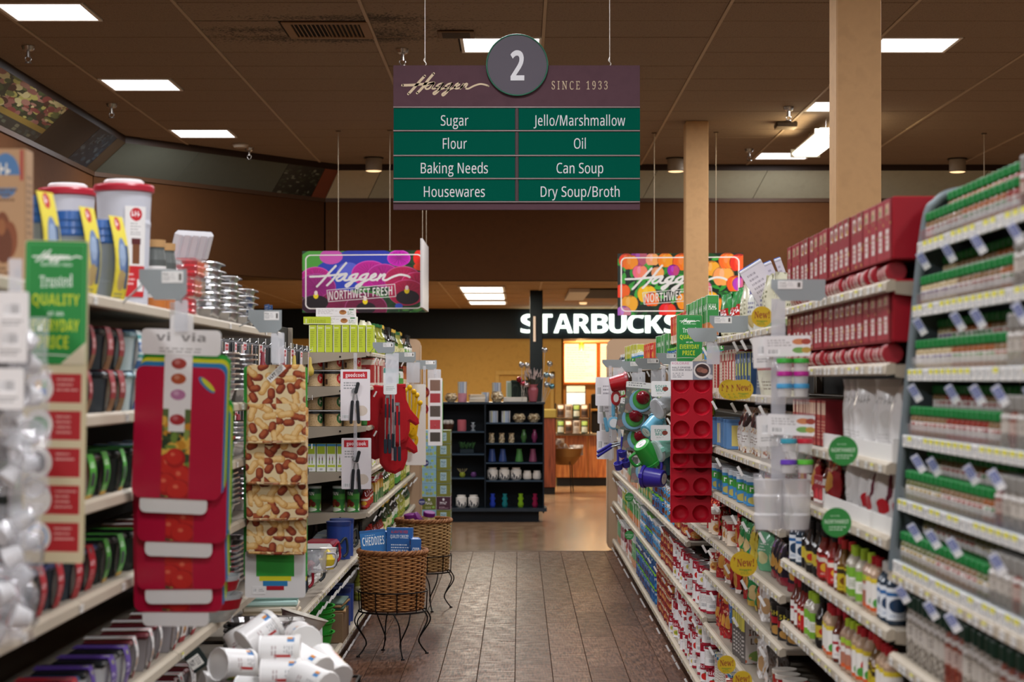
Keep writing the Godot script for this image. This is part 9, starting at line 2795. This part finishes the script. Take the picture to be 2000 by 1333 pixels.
# ---------------------------------------------------------------- baskets on wire stands
func basket(c: Vector3, r: float, rim: float, low: float, wood: String, dark: String, label: String) -> void:
	var o := thing("wicker_basket", label, "basket", c)
	var rw := func(y: float) -> float: return r * lerpf(0.9, 1.0, (y - low) / (rim - low))
	var stakes := 26
	var rows := 30
	var weave := st_new()
	for k in rows:
		var y := low + 0.012 + (rim - low - 0.02) * k / (rows - 1)
		var pts := []
		for i in stakes * 3:
			var a := TAU * i / (stakes * 3)
			var wv := cos(a * stakes / 2.0 + PI * (k % 2)) * 0.008
			pts.append(v3(sin(a), 0, cos(a)) * (rw.call(y) + wv) + v3(0, y + 0.0012 * sin(a * 7 + k), 0))
		add_tube(weave, pts, 0.0056, 5, true)
	part(o, "weave", done(weave), mat(hexc(wood), 0.6)).set_meta("kind", "stuff")
	var sm := mat(hexc(dark), 0.65)
	for i in stakes:
		var a := TAU * i / stakes
		var p := v3(sin(a), 0, cos(a))
		part(o, "stake", tube([p * (rw.call(low) - 0.001) + v3(0, low, 0), p * (rw.call(rim) - 0.001) + v3(0, rim, 0)], 0.0045, 4), sm)
	for k in 3:
		var pts := []
		for i in 120:
			var a := TAU * i / 120
			var t := a * 15 + TAU * k / 3
			pts.append(v3(sin(a), 0, cos(a)) * (r + 0.004 + cos(t) * 0.009) + v3(0, rim + 0.004 + sin(t) * 0.009, 0))
		part(o, "rim_braid", tube(pts, 0.0085, 6, true), mat(hexc(["8a5a34", "7a4c2a", "94633c"][k]), 0.55))
	part(o, "bottom", lathe([V(0, low + 0.006), V(r * 0.89, low + 0.006), V(r * 0.89, low), V(0, low)], 24), sm)
	part(o, "lining", lathe([V(r * 0.88, low + 0.008), V(r * 0.975, rim - 0.01)], 28), M("4a3220", 0.8))
	# stand
	var s := thing("basket_stand", label.replace("wicker basket", "wire stand under the wicker basket").split(" holding")[0], "stand", c)
	var iron := M("1c1a1a", 0.45, 0.5)
	var top := low + 0.11
	part(s, "upper_ring", tube(ring_pts(v3(0, top, 0), r + 0.012, 40), 0.004, 6, true), iron)
	part(s, "seat_ring", tube(ring_pts(v3(0, low - 0.006, 0), r + 0.006, 40), 0.005, 6, true), iron)
	for i in 10:
		var a := TAU * (i + 0.3) / 10
		var p := v3(sin(a), 0, cos(a))
		part(s, "upright_bar", tube([p * (r + 0.012) + v3(0, top, 0), p * (r + 0.006) + v3(0, low - 0.006, 0)], 0.0035, 5), iron)
	for i in 4:
		var a := TAU * i / 4 + 0.35
		for e in [-1, 1]:
			var a0: float = a + e * 0.26
			var p0 := v3(sin(a0), 0, cos(a0))
			var p1 := v3(sin(a + e * 0.12), 0, cos(a + e * 0.12))
			var p2 := v3(sin(a), 0, cos(a))
			part(s, "leg", tube(smooth_pts([p0 * (r + 0.004) + v3(0, low - 0.006, 0), p1 * (r + 0.03) + v3(0, low - 0.07, 0), p2 * (r - 0.03) + v3(0, low * 0.35, 0), p2 * (r - 0.02) + v3(0, 0.05, 0), p2 * (r + 0.015) + v3(0, 0.005, 0)], 6), 0.0042, 6), iron)
		part(s, "foot", lathe([V(0, 0), V(0.012, 0), V(0.01, 0.008), V(0, 0.01)], 10), iron, v3(sin(a), 0, cos(a)) * (r + 0.016))

func build_baskets() -> void:
	var c1 := v3((767 - VX) * 10.75 / FOCAL, 0, -10.75)
	basket(c1, 0.192, 0.605, 0.27, "b5814f", "5a3620", "near wicker basket holding blue cracker boxes")
	var c2 := v3((827 - VX) * 12.95 / FOCAL, 0, -12.95)
	basket(c2, 0.187, 0.62, 0.27, "c09a66", "7a5a38", "far wicker basket holding purple lidded jars")
	# boxes in the near basket
	var big := printed(0.15, 0.22, 0.05, "chedd_blue", "chedd_side", "chedd_side")
	var b := solo("cracker_box", big, paper, "blue tilted cracker box at the left of the near basket", "box", c1 + v3(-0.1, 0.51, -0.02), 0.0)
	b.rotation = v3(-0.1, 0.12, 0.1)
	var b2 := solo("cracker_box", printed(0.15, 0.22, 0.06, "chedd_back", "chedd_side", "chedd_side"), paper, "deep blue cracker box standing in the middle of the near basket", "box", c1 + v3(0.04, 0.525, 0.0), 0.0)
	b2.rotation = v3(-0.05, -0.06, -0.01)
	var b3 := solo("cracker_box", printed(0.06, 0.2, 0.15, "chedd_side", "chedd_back", "chedd_side"), paper, "cracker box turned sideways at the right of the near basket", "box", c1 + v3(0.125, 0.485, 0.02), 0.0)
	b3.rotation = v3(0, 0.15, -0.03)
	var b4 := solo("cracker_box", big, paper, "blue cracker box hidden low at the back of the near basket", "box", c1 + v3(0.0, 0.5, -0.1), 0.1)
	b4.rotation = v3(0.1, 0.1, 0)
	# jars in the far basket
	var n := 0
	for q in [[801, 1012, 0.12, 0.12], [813, 1014, -0.95, 0.4], [838, 1008, -0.12, 0.2]]:
		var p := P(q[0], q[1], 12.9)
		var o := thing("purple_lid_jar", "amber jar with purple lid in the far basket, %s" % ["left one", "tilted middle one", "right one"][n], "jar", p, 0.0, "purple lidded jars")
		o.rotation = v3(q[3], 0, q[2])
		part(o, "body", lathe([V(0, -0.13), V(0.04, -0.13), V(0.046, -0.12), V(0.046, -0.02), V(0.038, 0.0)], 18), M("b09a68", 0.2))
		part(o, "lid", lathe([V(0.042, 0.0), V(0.043, 0.024), V(0.038, 0.028), V(0, 0.028)], 18), M("6a1f6c", 0.4))
		n += 1

func _ready() -> void:
	rng.seed = 20
	lights_and_camera()
	paint_atlas()
	build_shell()
	build_ceiling()
	label_lights()
	build_columns()
	build_far()
	build_aisle_sign()
	build_flower_signs()
	build_ceiling_fittings()
	var units := build_runs()
	make_kinds()
	build_baskets()
	spice_rack()
	stock_right()
	stock_left()
	green_blade(52, 172, 472, 712, 3.64, "tall green and cream blade sign with red bands beside the tubs", 1070, -0.018)
	green_blade(1322, 1371, 616, 706, 8.9, "small green blade sign in front of the slim column")
	cutting_mats()
	peanut_mats()
	near_strip()
	canister_heap()
	mitts_and_tools()
	silicone_moulds()
	right_strip_goods()
	storage_strip()
	tags_right()
	for q in [[694, 690, 900, 11.73, "can openers"], [768, 705, 900, 12.34, "tongs and mitts"], [806, 700, 880, 13.47, "yellow spoons"], [829, 715, 830, 14.22, "rose moulds"], [850, 720, 870, 15.22, "card of photographs"], [1296, 715, 950, 9.42, "soup mugs"], [1250, 720, 945, 10.08, "avocado savers"], [1192, 715, 900, 12.45, "small blue gadgets"], [1210, 725, 915, 12.3, "indigo scoops"], [340, 590, 1190, 4.72, "red cutting mats"], [538, 650, 1090, 6.75, "peanut mats"]]:
		clear_strip(q[0], q[1], q[2], q[3], q[4])
	for k in protos:
		protos[k].free()
